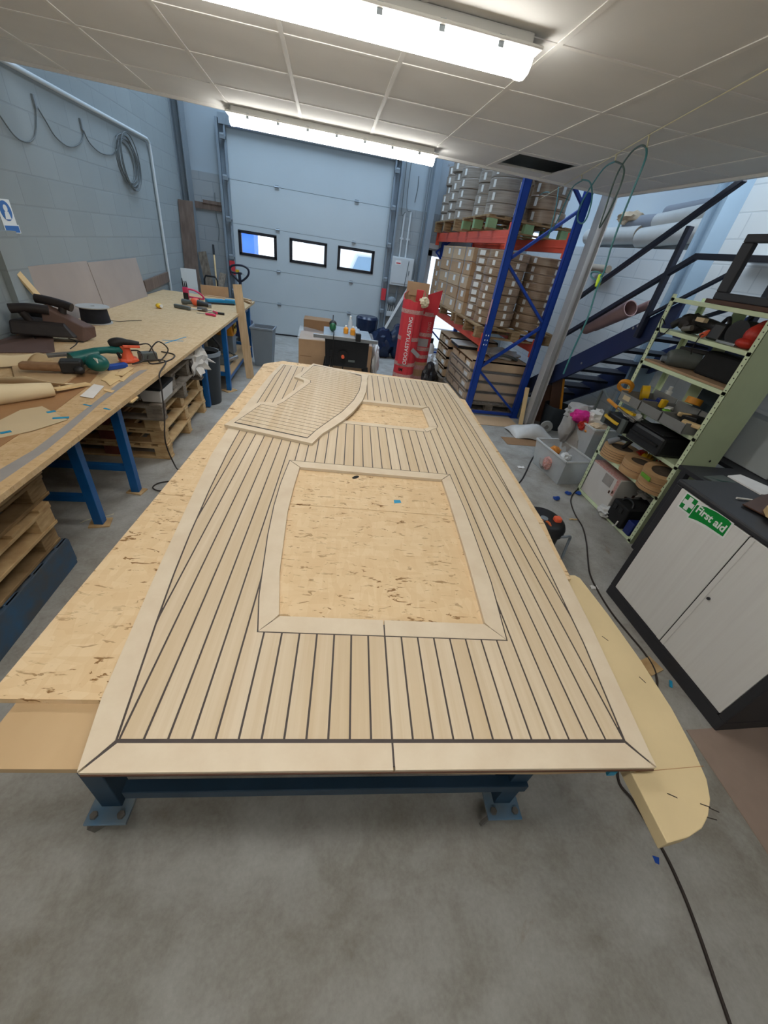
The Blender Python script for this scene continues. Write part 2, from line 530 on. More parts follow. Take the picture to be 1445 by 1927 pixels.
    def grid(self, fn, nu, nv, thick=0.0):
        g_ = [[Vector(fn(i / nu, j / nv)) for j in range(nv + 1)] for i in range(nu + 1)]
        a = [[self.bm.verts.new(p) for p in row] for row in g_]
        for i in range(nu):
            for j in range(nv):
                self.bm.faces.new((a[i][j], a[i + 1][j], a[i + 1][j + 1], a[i][j + 1]))
        if thick:
            b_ = [[self.bm.verts.new(p - Vector((0, 0, thick))) for p in row] for row in g_]
            for i in range(nu):
                for j in range(nv):
                    self.bm.faces.new((b_[i][j + 1], b_[i + 1][j + 1], b_[i + 1][j], b_[i][j]))
            for i in range(nu):
                self.bm.faces.new((a[i + 1][0], a[i][0], b_[i][0], b_[i + 1][0]))
                self.bm.faces.new((a[i][nv], a[i + 1][nv], b_[i + 1][nv], b_[i][nv]))
            for j in range(nv):
                self.bm.faces.new((a[0][j], a[0][j + 1], b_[0][j + 1], b_[0][j]))
                self.bm.faces.new((a[nu][j + 1], a[nu][j], b_[nu][j], b_[nu][j + 1]))
        return self
    def build(self, name, m, parent=None, bevel=0.0, smooth=False, local=False, fix=True):
        if fix:
            bmesh.ops.recalc_face_normals(self.bm, faces=self.bm.faces[:])
        org = None
        if parent is not None:
            wm = W[parent]
            if not local:
                self.bm.transform(wm.inverted())
        else:
            vs = [v_.co for v_ in self.bm.verts]
            lo = Vector((min(v_.x for v_ in vs), min(v_.y for v_ in vs), min(v_.z for v_ in vs)))
            hi = Vector((max(v_.x for v_ in vs), max(v_.y for v_ in vs), max(v_.z for v_ in vs)))
            org = Vector(((lo.x + hi.x) / 2, (lo.y + hi.y) / 2, lo.z))
            self.bm.transform(Matrix.Translation(-org))
        me = bpy.data.meshes.new(name)
        self.bm.to_mesh(me)
        self.bm.free()
        me.materials.append(MATS[m])
        if smooth:
            for p in me.polygons:
                p.use_smooth = True
            try:
                me.set_sharp_from_angle(angle=R(40))
            except Exception:
                pass
        o = bpy.data.objects.new(name, me)
        COL.objects.link(o)
        if parent is not None:
            o.parent = parent
            CH.setdefault(parent, []).append(o)
            W[o] = W[parent]
        else:
            o.location = org
            W[o] = Matrix.Translation(org)
        if bevel:
            md = o.modifiers.new('edge', 'BEVEL')
            md.width = bevel
            md.segments = 2
            md.limit_method = 'ANGLE'
            md.angle_limit = R(50)
        return o

def struct(mb, name, m, parent=None, **kw):
    o = mb.build(name, m, parent, **kw)
    if parent is None:
        o['kind'] = 'structure'
    return o

def dup(o, loc=None, rz=None, label=None, group=None, parent=None):
    """copy a thing, its parts and their sub-parts"""
    c = o.copy()
    COL.objects.link(c)
    if parent is not None:
        c.parent = parent
        CH.setdefault(parent, []).append(c)
        W[c] = W[parent]
    else:
        if loc is not None:
            c.location = loc
        if rz is not None:
            c.rotation_euler = (0, 0, rz)
        if label:
            c['label'] = label
        if group:
            c['group'] = group
        W[c] = Matrix.Translation(c.location) @ Matrix.Rotation(c.rotation_euler.z, 4, 'Z')
    for ch in CH.get(o, []):
        dup(ch, parent=c)
    return c

def lettering(text, size, M, m, parent, name='lettering', extrude=0.0006, bold=0.0):
    cu = bpy.data.curves.new(name, 'FONT')
    cu.body = text
    cu.size = size
    cu.extrude = extrude
    cu.offset = bold
    cu.align_x = 'CENTER'
    cu.align_y = 'CENTER'
    cu.materials.append(MATS[m])
    tmp = bpy.data.objects.new(name, cu)
    COL.objects.link(tmp)
    me = bpy.data.meshes.new_from_object(tmp)
    bpy.data.objects.remove(tmp)
    bpy.data.curves.remove(cu)
    me.name = name
    o = bpy.data.objects.new(name, me)
    COL.objects.link(o)
    o.parent = parent
    CH.setdefault(parent, []).append(o)
    o.matrix_local = W[parent].inverted() @ M
    W[o] = W[parent]
    return o

def face_matrix(p, right, up):
    r_ = Vector(right).normalized()
    u_ = Vector(up).normalized()
    n_ = r_.cross(u_).normalized()
    u_ = n_.cross(r_)
    M = Matrix.Identity(4)
    for i in range(3):
        M[i][0] = r_[i]; M[i][1] = u_[i]; M[i][2] = n_[i]
    M.translation = p
    return M

def lerp_tab(tab):
    def f(v_):
        if v_ <= tab[0][0]:
            return tab[0][1]
        for (a, ua), (b_, ub) in zip(tab, tab[1:]):
            if v_ <= b_:
                t = (v_ - a) / (b_ - a)
                return ua + (ub - ua) * t
        return tab[-1][1]
    return f

# ================================================================ THE SETTING
XL, XR, YB, YN = -2.65, 4.2, 9.5, -3.6
HC = 2.72           # underside of the mezzanine ceiling
HR = 6.0            # roof of the tall bay
struct(MB().box(XL - .3, YN - .3, -0.2, XR + .6, YB + .3, 0), 'floor', 'concrete')
struct(MB().box(XL - .25, YN, 0, XL, YB + .25, HR), 'wall_left', 'block_left')
# right wall: block inner leaf low in the tall bay, full height under the mezzanine
w = MB().box(XR, YN, 0, XR + .25, 4.62, 3.3).box(XR, 4.62, 0, XR + .25, YB + .25, 2.37)
struct(w, 'wall_right', 'block_right')
struct(MB().box(XR + .25, 4.4, 2.3, XR + .33, YB + .25, HR), 'wall_right_cladding', 'cladding_right')
# back wall with the big door opening and the glazed door opening
DX0, DX1, DH = -1.84, 1.16, 3.25
GX0, GX1, GH = 2.06, 3.3, 2.0
w = MB().box(XL, YB, 0, DX0, YB + .25, 2.6).box(DX1, YB, 0, GX0, YB + .25, 2.6)
w.box(GX1, YB, 0, XR, YB + .25, 2.6).box(GX0, YB, GH, GX1, YB + .25, 2.6)
struct(w, 'wall_back', 'block_back')
w = MB().box(XL, YB + .06, 2.6, DX0, YB + .2, HR).box(DX1, YB + .06, 2.6, XR + .3, YB + .2, HR).box(DX0, YB + .06, DH, DX1, YB + .2, HR)
struct(w, 'wall_back_cladding', 'cladding')
struct(MB().box(XL, YN - .25, 0, XR, YN, 3.3), 'wall_front', 'block_left')
struct(MB().box(XL - .3, 4.4, HR, XR + .6, YB + .3, HR + .1), 'roof', 'cladding')
struct(MB().box(XL, 4.9, 2.98, XR + .3, 4.98, HR), 'wall_mezzanine', 'cladding')
for i in range(2):
    struct(MB().box(-1.9 + i * 3.2, 6.2, HR - .03, -0.5 + i * 3.2, 9.0, HR - .005), 'window_%d' % (i + 4), 'rooflight_panel')

# mezzanine ceiling of 600 mm tiles, one tile missing; stair opening on the right
def ceil_far(x):
    return 4.70 + (x - XL) / (3.1 - XL) * 0.40
hx0, hx1, hy0, hy1 = 1.57, 2.15, 4.25, 4.80
cl = MB()
def slab(x0, x1, y0, y1a, y1b, z0, z1):
    cl.hull8([(x0, y0, z0), (x0, y1a, z0), (x1, y1b, z0), (x1, y0, z0), (x0, y0, z1), (x0, y1a, z1), (x1, y1b, z1), (x1, y0, z1)])
slab(XL, hx0, YN, ceil_far(XL), ceil_far(hx0), HC, HC + .02)
slab(hx0, hx1, YN, hy0, hy0, HC, HC + .02)
slab(hx0, hx1, hy1, ceil_far(hx0), ceil_far(hx1), HC, HC + .02)
slab(hx1, 3.08, YN, ceil_far(hx1), ceil_far(3.08), HC, HC + .02)
slab(3.08, XR, YN, 1.9, 1.9, HC, HC + .02)
struct(cl, 'ceiling', 'ceiling_tile')
dk = MB()
cl = dk
slab(XL, 3.08, YN, ceil_far(XL), ceil_far(3.08), HC + .24, HC + .30)
slab(3.08, XR, YN, 1.9, 1.9, HC + .24, HC + .30)
dk.hull8([(XL, ceil_far(XL) - .03, HC + .02), (XL, ceil_far(XL), HC + .02), (3.08, ceil_far(3.08), HC + .02), (3.08, ceil_far(3.08) - .03, HC + .02),
          (XL, ceil_far(XL) - .03, HC + .24), (XL, ceil_far(XL), HC + .24), (3.08, ceil_far(3.08), HC + .24), (3.08, ceil_far(3.08) - .03, HC + .24)])
dk.box(3.05, 1.9, HC + .02, 3.08, 5.08, HC + .24)
struct(dk, 'ceiling_deck', 'void_dark')
# suspended grid
gb = MB()
for i in range(-6, 7):
    x = 0.327 + 0.602 * i
    if XL < x < 3.05:
        gb.box(x - .012, YN, HC - .004, x + .012, ceil_far(x) - .01, HC + .001)
for j in range(-11, 9):
    y = 4.166 - 0.598 * 8 + 0.598 * (j + 0) + 0.0
    if YN < y < 4.58:
        gb.box(XL, y - .012, HC - .0035, 3.06, y + .012, HC + .0012)
struct(gb, 'ceiling_grid', 'ceiling_bar')
struct(MB().hull8([(XL, ceil_far(XL) - .02, HC - .02), (XL, ceil_far(XL) + .01, HC - .02), (3.09, ceil_far(3.09) + .01, HC - .02), (3.09, ceil_far(3.09) - .02, HC - .02),
                   (XL, ceil_far(XL) - .02, HC + .03), (XL, ceil_far(XL) + .01, HC + .03), (3.09, ceil_far(3.09) + .01, HC + .03), (3.09, ceil_far(3.09) - .02, HC + .03)]).box(3.07, 1.9, HC - .02, 3.10, 5.09, HC + .03), 'trim_1', 'ceiling_tile')

# steel frame
c = MB().box(XL, 9.2, 0, XL + .02, 9.48, HR).box(XL + .02, 9.33, 0, XL + .14, 9.35, HR).box(XL + .14, 9.2, 0, XL + .16, 9.48, HR)
struct(c, 'column_corner', 'steel_dark')
struct(MB().box(DX1 + .74, 9.3, 0, DX1 + .86, 9.48, HR), 'trim_2', 'steel_blue_grey')
cg = MB()
cg.box(3.06, 5.19, 0, 3.075, 5.33, HR).box(3.075, 5.25, 0, 3.165, 5.26, HR).box(3.165, 5.19, 0, 3.18, 5.33, HR)
struct(cg, 'column_mezzanine', 'column_grey', bevel=.003)
struct(MB().box(3.98, 4.58, 0, 4.2, 4.62, HR).box(3.98, 4.74, 0, 4.2, 4.78, HR).box(4.06, 4.62, 0, 4.1, 4.74, HR), 'column_wall', 'column_blue')
# left wall pilaster strip, conduit pipes
struct(MB().box(XL, 4.05, 0, XL + .05, 4.32, 1.62), 'trim_3', 'block_left')
pp = MB().tube([(XL + .03, YN + .1, 2.735), (XL + .03, 7.86, 2.735), (XL + .03, 7.93, 2.70), (XL + .03, 7.94, 2.6), (XL + .03, 7.85, .3)], .02, 10, smooth=False)
struct(pp, 'trim_4', 'panel_white', smooth=True)

# floor vinyl beside the cabinet
struct(MB().prism([(2.02, 0.79), (2.9, 0.79), (2.9, -1.2), (1.90, -1.2), (1.955, 0.0)], 0, .004), 'floor_vinyl', 'vinyl_pink')

# ---------------------------------------------------------------- sectional door (door_1)
d1 = MB()
zs = [0.02, 0.62, 1.22, 1.92, 2.57, DH]
wins = [(-1.735, -1.045), (-0.755, -0.05), (0.208, 0.925)]
WZ0, WZ1 = 1.435, 1.81
for z0, z1 in zip(zs, zs[1:]):
    if z0 < 1.5 < z1:
        d1.box(DX0, YB, z0, DX1, YB + .05, WZ0).box(DX0, YB, WZ1, DX1, YB + .05, z1 - .006)
        xs = [DX0] + [k for w_ in wins for k in w_] + [DX1]
        for a, b_ in zip(xs[::2], xs[1::2]):
            d1.box(a, YB, WZ0, b_, YB + .05, WZ1)
    else:
        d1.box(DX0, YB, z0, DX1, YB + .05, z1 - .006)
door1 = struct(d1, 'door_1', 'door_panel')
struct(MB().box(DX0, YB + .02, .01, DX1, YB + .045, DH - .01) if False else MB().box(DX0, YB + .012, 2.562, DX1, YB + .04, 2.572).box(DX0, YB + .012, .612, DX1, YB + .04, .622).box(DX0, YB + .012, 1.212, DX1, YB + .04, 1.222).box(DX0, YB + .012, 1.912, DX1, YB + .04, 1.922), 'section_joint', 'door_groove', door1)
struct(MB().box(DX0, YB - .01, 0, DX1, YB + .05, .03), 'bottom_seal', 'window_seal', door1)
for i, (a, b_) in enumerate(wins):
    f_ = MB().box(a - .02, YB - .012, WZ0 - .02, b_ + .02, YB + .06, WZ0 + .03).box(a - .02, YB - .012, WZ1 - .03, b_ + .02, YB + .06, WZ1 + .02)
    f_.box(a - .02, YB - .012, WZ0, a + .035, YB + .06, WZ1).box(b_ - .035, YB - .012, WZ0, b_ + .02, YB + .06, WZ1)
    wf = struct(f_, 'window_%d' % (i + 1), 'window_seal', door1, bevel=.004)
    struct(MB().box(a + .03, YB + .02, WZ0 + .02, b_ - .03, YB + .026, WZ1 - .02), 'pane', 'pane_glass', wf)
for z in (.62, 1.22, 1.92, 2.57):
    for x in (-1.0, 0.5):
        struct(MB().box(x - .035, YB - .012, z - .035, x + .035, YB, z + .03).cyl((x - .04, YB - .016, z), (x + .04, YB - .016, z), .012), 'hinge', 'galvanised', door1)
for sgn, x in ((-1, DX0), (1, DX1)):
    t_ = MB().box(min(x, x + sgn * .03), YB - .09, 0, max(x, x + sgn * .03), YB + .0, DH + .1).box(min(x, x + sgn * .16), YB - .012, 0, max(x, x + sgn * .16), YB + .0, DH + .1)
    t_.box(min(x + sgn * .12, x + sgn * .16), YB - .08, 0, max(x + sgn * .12, x + sgn * .16), YB, DH + .1)
    struct(t_, 'door_track', 'steel_blue_grey', door1)
    for z in (.75, 1.35, 1.95, 2.55, 3.1):
        struct(MB().box(min(x + sgn * .0, x + sgn * .09), YB - .13, z - .02, max(x + sgn * .0, x + sgn * .09), YB - .05, z + .02).cyl((x + sgn * .02, YB - .1, z + .03), (x + sgn * .09, YB - .1, z + .03), .03, n=14), 'roller_bracket', 'steel_dark', door1)
    struct(MB().box(min(x + sgn * .0, x + sgn * .10), YB - .115, .98 if sgn > 0 else 1.06, max(x + sgn * .0, x + sgn * .10), YB - .10, 1.2 if sgn > 0 else 1.3), 'warning_strip', 'red_card', door1)
struct(MB().box(DX0 - .1, YB - .1, DH + .02, DX1 + .1, YB + .06, DH + .16), 'door_head', 'galvanised', door1)

# glazed side door (door_2)
d2 = MB().box(GX0, YB + .05, 0, GX0 + .1, YB + .12, GH).box(GX1 - .07, YB + .05, 0, GX1, YB + .12, GH).box(GX0, YB + .05, GH - .1, GX1, YB + .12, GH).box(GX0, YB + .05, 0, GX1, YB + .12, .1).box(GX0, YB + .05, .52, GX1, YB + .1, .535)
door2 = struct(d2, 'door_2', 'door_panel')
struct(MB().box(GX0 + .1, YB + .08, .1, GX1 - .07, YB + .086, GH - .1), 'pane', 'pane_glass', door2)

# ---------------------------------------------------------------- outside, seen through the panes
struct(MB().box(-14, YB + .3, -.25, 16, 40, -.2), 'outside_ground', 'outside_ground')
struct(MB().box(-1.0, 19, -.2, 12, 19.6, 7), 'outside_building', 'outside_white')
struct(MB().box(-7, 17.0, -.2, -2.62, 18.0, 6), 'outside_blue_building', 'outside_blue')
t = thing('parked_van', 'silver van parked outside, seen through the right-hand pane of the big door', 'van', (1.3, 14.6, -.2))
MB().prism([(0.55, .35), (0.55, .95), (.95, 1.15), (1.25, 1.9), (3.0, 1.95), (3.2, 1.0), (3.2, .35)], -.9, .9, Matrix.Translation((-.45, 14.6, -.2)) @ Matrix.Rotation(R(90), 4, 'X')).build('body', 'van_silver', t, bevel=.06)
MB().prism([(1.08, 1.2), (1.33, 1.8), (2.0, 1.82), (2.0, 1.2)], .9, .91, Matrix.Translation((-.45, 14.6, -.2)) @ Matrix.Rotation(R(90), 4, 'X')).build('side_window', 'van_glass', t)
for dx in (1.1, 2.7):
    MB().cyl((-.45 + dx, 13.68, .12), (-.45 + dx, 13.9, .12), .32).build('wheel', 'black_rubber', t)

# ================================================================ CEILING LIGHTS
def led(x0, x1, y, label):
    t = thing('ceiling_light', label, 'ceiling light', ((x0 + x1) / 2, y, HC - .14), 0, 'LED battens under the mezzanine ceiling')
    MB().box(x0 + .01, y - .055, HC - .05, x1 - .01, y + .055, HC - .001).box(x0 - .03, y - .085, HC - .052, x1 + .03, y + .085, HC - .038).build('housing', 'lamp_body', t, bevel=.006)  # wide lid added to keep the diffuser's light off the ceiling
    prof = [(-.06, -.045), (-.068, -.068), (-.064, -.092), (-.045, -.112), (0, -.12), (.045, -.112), (.064, -.092), (.068, -.068), (.06, -.045)]
    M = Matrix.Translation((x0, y, HC)) @ Matrix(((0, 0, 1, 0), (1, 0, 0, 0), (0, 1, 0, 0), (0, 0, 0, 1)))
    MB().prism(prof, .03, x1 - x0 - .03, M).build('diffuser', 'led_diffuser', t, smooth=True)
    for ea in (0, x1 - x0 - .03):
        MB().prism([(a * 1.04, b_ * 1.02) for a, b_ in prof], ea, ea + .03, M).build('end_cap', 'led_diffuser', t)
    for k in range(7):
        x = x0 + .15 + k * (x1 - x0 - .3) / 6
        for dy in (-.069, .069):
            MB().box(x - .012, y + dy - .005, HC - .07, x + .012, y + dy + .005, HC - .035).build('clip', 'galvanised', t)
led(-0.87, 0.93, 4.73, 'long glowing strip light on the ceiling edge in front of the big door')
led(-1.00, 0.81, 2.38, 'long glowing strip light nearer the camera, cut off by the top of the photo')
led(-1.00, 0.79, 0.10, 'long strip light overhead, out of view')
led(-1.00, 0.79, -2.1, 'long strip light at the near end of the workshop, out of view')

# ================================================================ THE BIG TABLE AND THE DECK PANEL
DA = -R(3.37)
DO = (0.194, 0.406)
def dk_world(u, v_, z):
    c_, s_ = math.cos(DA), math.sin(DA)
    return (DO[0] + u * c_ - v_ * s_, DO[1] + u * s_ + v_ * c_, z)
tb = thing('mobile_workbench', 'blue steel trolley frame on castors carrying the boards under the deck panel', 'workbench', (DO[0], DO[1], 0), DA)
fm = MB()
for (u, v0, v1) in ((-.80, .14, 2.95), (.62, .14, 2.95)):
    fm.box(u - .03, v0, .86, u + .03, v1, .928)
for v_ in (.14, 1.5, 2.95):
    fm.box(-.80, v_ - .03, .86, .62, v_ + .03, .928)
for v_ in (.14, 2.95):
    fm.box(-.80, v_ - .02, .30, .62, v_ + .02, .35)
fm.build('frame', 'table_blue', tb, bevel=.003, local=True)
for (u, v_) in ((-.895, .185), (.585, .17), (-.82, 2.95), (.60, 2.95)):
    MB().box(u - .035, v_ - .035, .14, u + .035, v_ + .035, .90).build('leg', 'table_blue', tb, bevel=.003, local=True)
    pl = MB().box(u - .07, v_ - .088, .128, u + .07, v_ + .05, .14).build('castor_plate', 'table_plate', tb, bevel=.002, local=True)
    for du in (-.045, .045):
        MB().cyl((u + du, v_ - .062, .139), (u + du, v_ - .062, .152), .013, n=6).build('bolt', 'metal_dull', pl, local=True)
    MB().cyl((u - .02, v_ + .0, .055), (u + .02, v_ + .0, .055), .055).build('castor_wheel', 'black_rubber', pl, local=True)
    MB().box(u - .035, v_ - .06, .05, u - .027, v_ + .03, .13).box(u - .03, v_ - .06, .118, u + .03, v_ + .03, .1279).box(u + .027, v_ - .06, .05, u + .035, v_ + .03, .13).bar((u - .035, v_ - .056, .06), (u - .075, v_ - .075, .05), .012, .05).build('castor_fork', 'metal_dull', pl, local=True)

def dsheet(poly, z0, z1, name, m, label, cat, group=None):
    mb = MB().prism(poly, 0, z1 - z0)
    o = thing(name, label, cat, (DO[0], DO[1], z0), DA, group)
    c_ = mb.build('panel', m, o, local=True)
    return o
def sheet_obj(poly, z0, z1, name, m, label, cat, group=None):
    mb = MB().prism(poly, 0, z1 - z0)
    bmesh.ops.recalc_face_normals(mb.bm, faces=mb.bm.faces[:])
    me = bpy.data.meshes.new(name); mb.bm.to_mesh(me); mb.bm.free(); me.materials.append(MATS[m])
    o = bpy.data.objects.new(name, me); COL.objects.link(o)
    o.location = (DO[0], DO[1], z0); o.rotation_euler = (0, 0, DA)
    W[o] = Matrix.Translation(o.location) @ Matrix.Rotation(DA, 4, 'Z')
    return tag(o, label, cat, group)
G_ = 'boards laid over the blue trolley frame'
sheet_obj([(-1.22, -.042), (.385, -.052), (.56, -.05), (.56, .6), (-.873, .6), (-.873, .05), (-1.22, .05)] if False else [(-1.25, -.036), (.385, -.053), (.56, -.05), (.60, .7), (-.88, .7), (-.872, .099), (-1.25, -.30 + .10)] if False else [(-.99, -.037), (.385, -.053), (.56, -.05), (.60, .75), (-.88, .75), (-.872, .10), (-.875, .049)],
          .929, .947, 'plain_board', 'plywood_plain', 'plain tan board under the near left corner of the deck panel', 'board', G_)
sheet_obj([(-.925, .097), (.60, .097), (.64, .35), (.68, .58), (.755, .60), (.775, .80), (.80, .963), (-.904, .963)], .947, .9655, 'strand_board', 'osb_board', 'scored strand board at the near end of the trolley, framed by the large deck opening', 'board', G_)
sheet_obj([(-.904, .967), (.80, .967), (.815, 1.6), (.815, 2.19), (-.886, 2.19)], .947, .9655, 'strand_board', 'osb_board', 'middle strand board on the trolley, under the far part of the deck panel', 'board', G_)
sheet_obj([(-.886, 2.194), (.815, 2.194), (.83, 2.70), (.79, 2.72), (.77, 3.13), (-.75, 3.22), (-.86, 3.09), (-.884, 3.05)], .947, .9655, 'strand_board', 'osb_board', 'strand board at the far end of the trolley, nearest the table saw', 'board', G_)
# shaped mdf piece tucked under the right edge
pts = [(.83, 1.0), (1.03, 1.0), (1.045, .985), (1.05, .8), (1.045, .62), (1.03, .46), (1.008, .36), (.983, .285), (.955, .245), (.92, .215), (.885, .196), (.84, .184), (.778, .178)]
mdf = thing('shaped_panel', 'round-nosed cream board sticking out past the right edge of the deck panel', 'board', (.9, .5, .905))
MB().prism(pts, .907, .946).build('slab', 'mdf', mdf, bevel=.002)
MB().prism([(.80, .313), (1.0, .313), (1.0, .3145), (.80, .3145)], .9459, .9463).build('joint_line', 'hardboard', mdf)
for (x, y, a) in ((.86, .26, .5), (.93, .235, .4), (.945, .225, .5), (.925, .21, .3), (1.0, .55, 1.2), (.97, .7, 1.0), (.80, .45, .3)):
    MB().obox((x, y, .9462), (.022, .0022, .0008), rz=-a).build('score_mark', 'cable_brown', mdf)
MB().ell((.845, .545, .946), (.007, .009, .0012), 2).build('knot', 'brown_panel', mdf)
# bearer under the shaped panel so that it rests on the trolley
MB().prism([(.84, .62), (.98, .62), (.98, .70), (.84, .70)], .862, .907).build('bearer', 'pale_timber', mdf)

# ---------------------------------------------------------------- deck panel
OL = lerp_tab([(-.06, -.647), (.09, -.678), (.5, -.724), (.93, -.764), (1.34, -.80), (1.75, -.806), (2.06, -.797), (2.72, -.77), (3.12, -.735)])
IL = lerp_tab([(0, -.602), (.315, -.647), (.5, -.670), (.7, -.690), (1.016, -.714), (1.37, -.733), (1.64, -.740), (2.11, -.738), (2.71, -.733), (3.08, -.708)])
OR_ = lerp_tab([(-.06, .646), (.357, .702), (.603, .726), (.88, .755), (1.3, .775), (1.683, .784), (2.2, .783), (2.578, .775), (3.12, .742)])
IR = lerp_tab([(0, .599), (.29, .639), (.646, .669), (.87, .685), (1.29, .708), (1.67, .722), (2.03, .727), (2.54, .722), (3.03, .704)])
H0, H1 = .295, 1.332
HOL = lerp_tab([(.295, -.365), (.429, -.389), (.73, -.418), (.926, -.429), (1.1, -.431), (1.332, -.422)])
HOR = lerp_tab([(.295, .381), (.544, .405), (.842, .414), (1.0, .417), (1.332, .413)])
HIL = lerp_tab([(.352, -.317), (.542, -.346), (.886, -.370), (1.1, -.371), (1.272, -.366)])
HIR = lerp_tab([(.352, .329), (.667, .346), (.956, .354), (1.1, .358), (1.272, .359)])
S0, S1 = 1.885, 2.368
SOR = lerp_tab([(1.885, .372), (1.99, .465), (2.368, .459)])
SOL = lerp_tab([(1.885, -.46), (2.368, -.30)])
SI0, SI1 = 1.935, 2.318
SIR = lerp_tab([(1.935, .392), (2.318, .402)])
VF = 3.07
Z0, Z1 = .9655, .9795          # deck thickness
deck = thing('deck_panel', 'large pale teak boat-deck panel with black caulked seams, lying on the strand boards', 'deck panel', (DO[0], DO[1], Z0), DA)
def cells(mb, strips, v0, v1, z0, z1, holes, dv=.03, extra=()):
    """strips: list of (fl, fr); holes: list of (va, vb, fl, fr) cut out"""
    rows = {round(v0, 4), round(v1, 4)}
    n = max(1, int((v1 - v0) / dv))
    for i in range(n + 1):
        rows.add(round(v0 + (v1 - v0) * i / n, 4))
    for h in holes:
        for q in h[:2]:
            if v0 < q < v1:
                rows.add(round(q, 4))
    rows = sorted(rows)
    for va, vb in zip(rows, rows[1:]):
        if vb - va < 1e-5:
            continue
        vm = (va + vb) / 2
        act = [h for h in holes if h[0] < vm < h[1]]
        for fl, fr in strips:
            segs = [((lambda q, f=fl: f(q)), (lambda q, f=fr: f(q)))]
            for h in act:
                ns = []
                for a, b_ in segs:
                    ns.append((a, (lambda q, b0=b_, hh=h: min(b0(q), hh[2](q)))))
                    ns.append(((lambda q, a0=a, hh=h: max(a0(q), hh[3](q))), b_))
                segs = ns
            for a, b_ in segs:
                a0, b0, a1, b1 = a(va), b_(va), a(vb), b_(vb)
                if b0 - a0 < .0012 and b1 - a1 < .0012:
                    continue
                b0 = max(b0, a0 + .0004); b1 = max(b1, a1 + .0004)
                mb.hull8([(a0, va, z0), (a1, vb, z0), (b1, vb, z0), (b0, va, z0), (a0, va, z1), (a1, vb, z1), (b1, vb, z1), (b0, va, z1)])
    return mb
T_ = Z1 - Z0
G = .0026
inner_holes = [(.335, 1.29, lambda q: HIL(q) - .02, lambda q: HIR(q) + .02), (SI0 - .02, SI1 + .02, lambda q: -.44, lambda q: SIR(q) + .02)]
caulk = cells(MB(), [(lambda q: OL(q) + .012, lambda q: OR_(q) - .012)], -.052, VF - .008, T_ - .006, T_ - .0012, inner_holes)
caulk.build('caulking', 'caulk', deck, local=True, fix=False)
strips = []
for k in range(-4, 31):
    u = (k - 12) * .0498
    strips.append(((lambda q, a=u: max(a + G, IL(q) + G)), (lambda q, a=u: min(a + .0498 - G, IR(q) - G))))
field_holes = [(H0 - .004, H1 + .004, lambda q: HOL(q) - .004, lambda q: HOR(q) + .004), (S0 - .003, S1 + .003, lambda q: SOL(q) - .004, lambda q: SOR(q) + .004)]
cells(MB(), strips, .005, VF - .03, 0, T_, field_holes).build('plank_field', 'teak', deck, local=True, fix=False)
cells(MB(), [(lambda q: OL(q), lambda q: max(OL(q) + .004, IL(q) - G))], -.058, VF, 0, T_, []) if False else None
ml = cells(MB(), [(OL, lambda q: IL(q) - G if q >= 0 else OL(q) + (IL(0) - OL(0)) * (q + .06) / .06 - .0022)], -.058, VF, 0, T_, [])
ml.build('margin_board', 'teak_margin', deck, local=True, fix=False)
mr = cells(MB(), [(lambda q: IR(q) + G if q >= 0 else OR_(q) - (OR_(0) - IR(0)) * (q + .06) / .06 + .0022, OR_)], -.058, VF, 0, T_, [])
mr.build('margin_board', 'teak_margin', deck, local=True, fix=False)
MB().prism([(-.643, -.06), (-.0024, -.06), (-.0024, -.004), (-.598, -.004)], 0, T_).build('front_board', 'teak_margin', deck, local=True)
MB().prism([(.0024, -.06), (.642, -.06), (.596, -.004), (.0024, -.004)], 0, T_).build('front_board', 'teak_margin', deck, local=True)
fb = cells(MB(), [(lambda q: IL(q), lambda q: IR(q))], VF - .026, VF, 0, T_, [])
fb.build('far_board', 'teak_margin', deck, local=True, fix=False)
MB().box(-.642, -.0625, .0005, .642, -.0602, .006).build('backing_edge', 'brown_panel', deck, local=True)
# frame round the large opening: four mitred boards
hf = MB()
hf.prism([(HOL(H0), H0), (-.0022, H0), (-.0022, .352), (HIL(.352) + .003, .352)], 0, T_)
hf.prism([(.0022, H0), (HOR(H0), H0), (HIR(.352) - .003, .352), (.0022, .352)], 0, T_)
hf.prism([(HOL(H1) + .003, H1), (HOR(H1) - .003, H1), (HIR(1.272) - .003, 1.272), (HIL(1.272) + .003, 1.272)], 0, T_)
def mitre_l(q):
    if q < .352: return HOL(H0) + (HIL(.352) - HOL(H0)) * (q - H0) / (.352 - H0) - .002
    if q > 1.272: return HIL(1.272) + (HOL(H1) - HIL(1.272)) * (q - 1.272) / (H1 - 1.272) - .002
    return HIL(q)
def mitre_r(q):
    if q < .352: return HOR(H0) + (HIR(.352) - HOR(H0)) * (q - H0) / (.352 - H0) + .002
    if q > 1.272: return HIR(1.272) + (HOR(H1) - HIR(1.272)) * (q - 1.272) / (H1 - 1.272) + .002
    return HIR(q)
cells(hf, [(lambda q: HOL(q), mitre_l), (mitre_r, lambda q: HOR(q))], H0 + .002, H1 - .002, 0, T_, [], dv=.02)
hf.build('opening_frame', 'teak_margin', deck, local=True)
# raised frame round the small opening
sf = MB()
sf.prism([(-.30, 2.318), (.402, 2.318), (.457, 2.366), (-.30, 2.366)], 0, T_ + .006)
sf.prism([(.406, 1.978), (.463, 1.99), (.457, 2.364), (.404, 2.316)], 0, T_)
sf.prism([(.372, 1.888), (.463, 1.986), (.404, 1.974), (.36, 1.935)], 0, T_)
sf.prism([(-.45, 1.888), (.368, 1.888), (.356, 1.935), (-.45, 1.935)], 0, T_)
sf.build('opening_frame', 'teak_margin', deck, local=True)

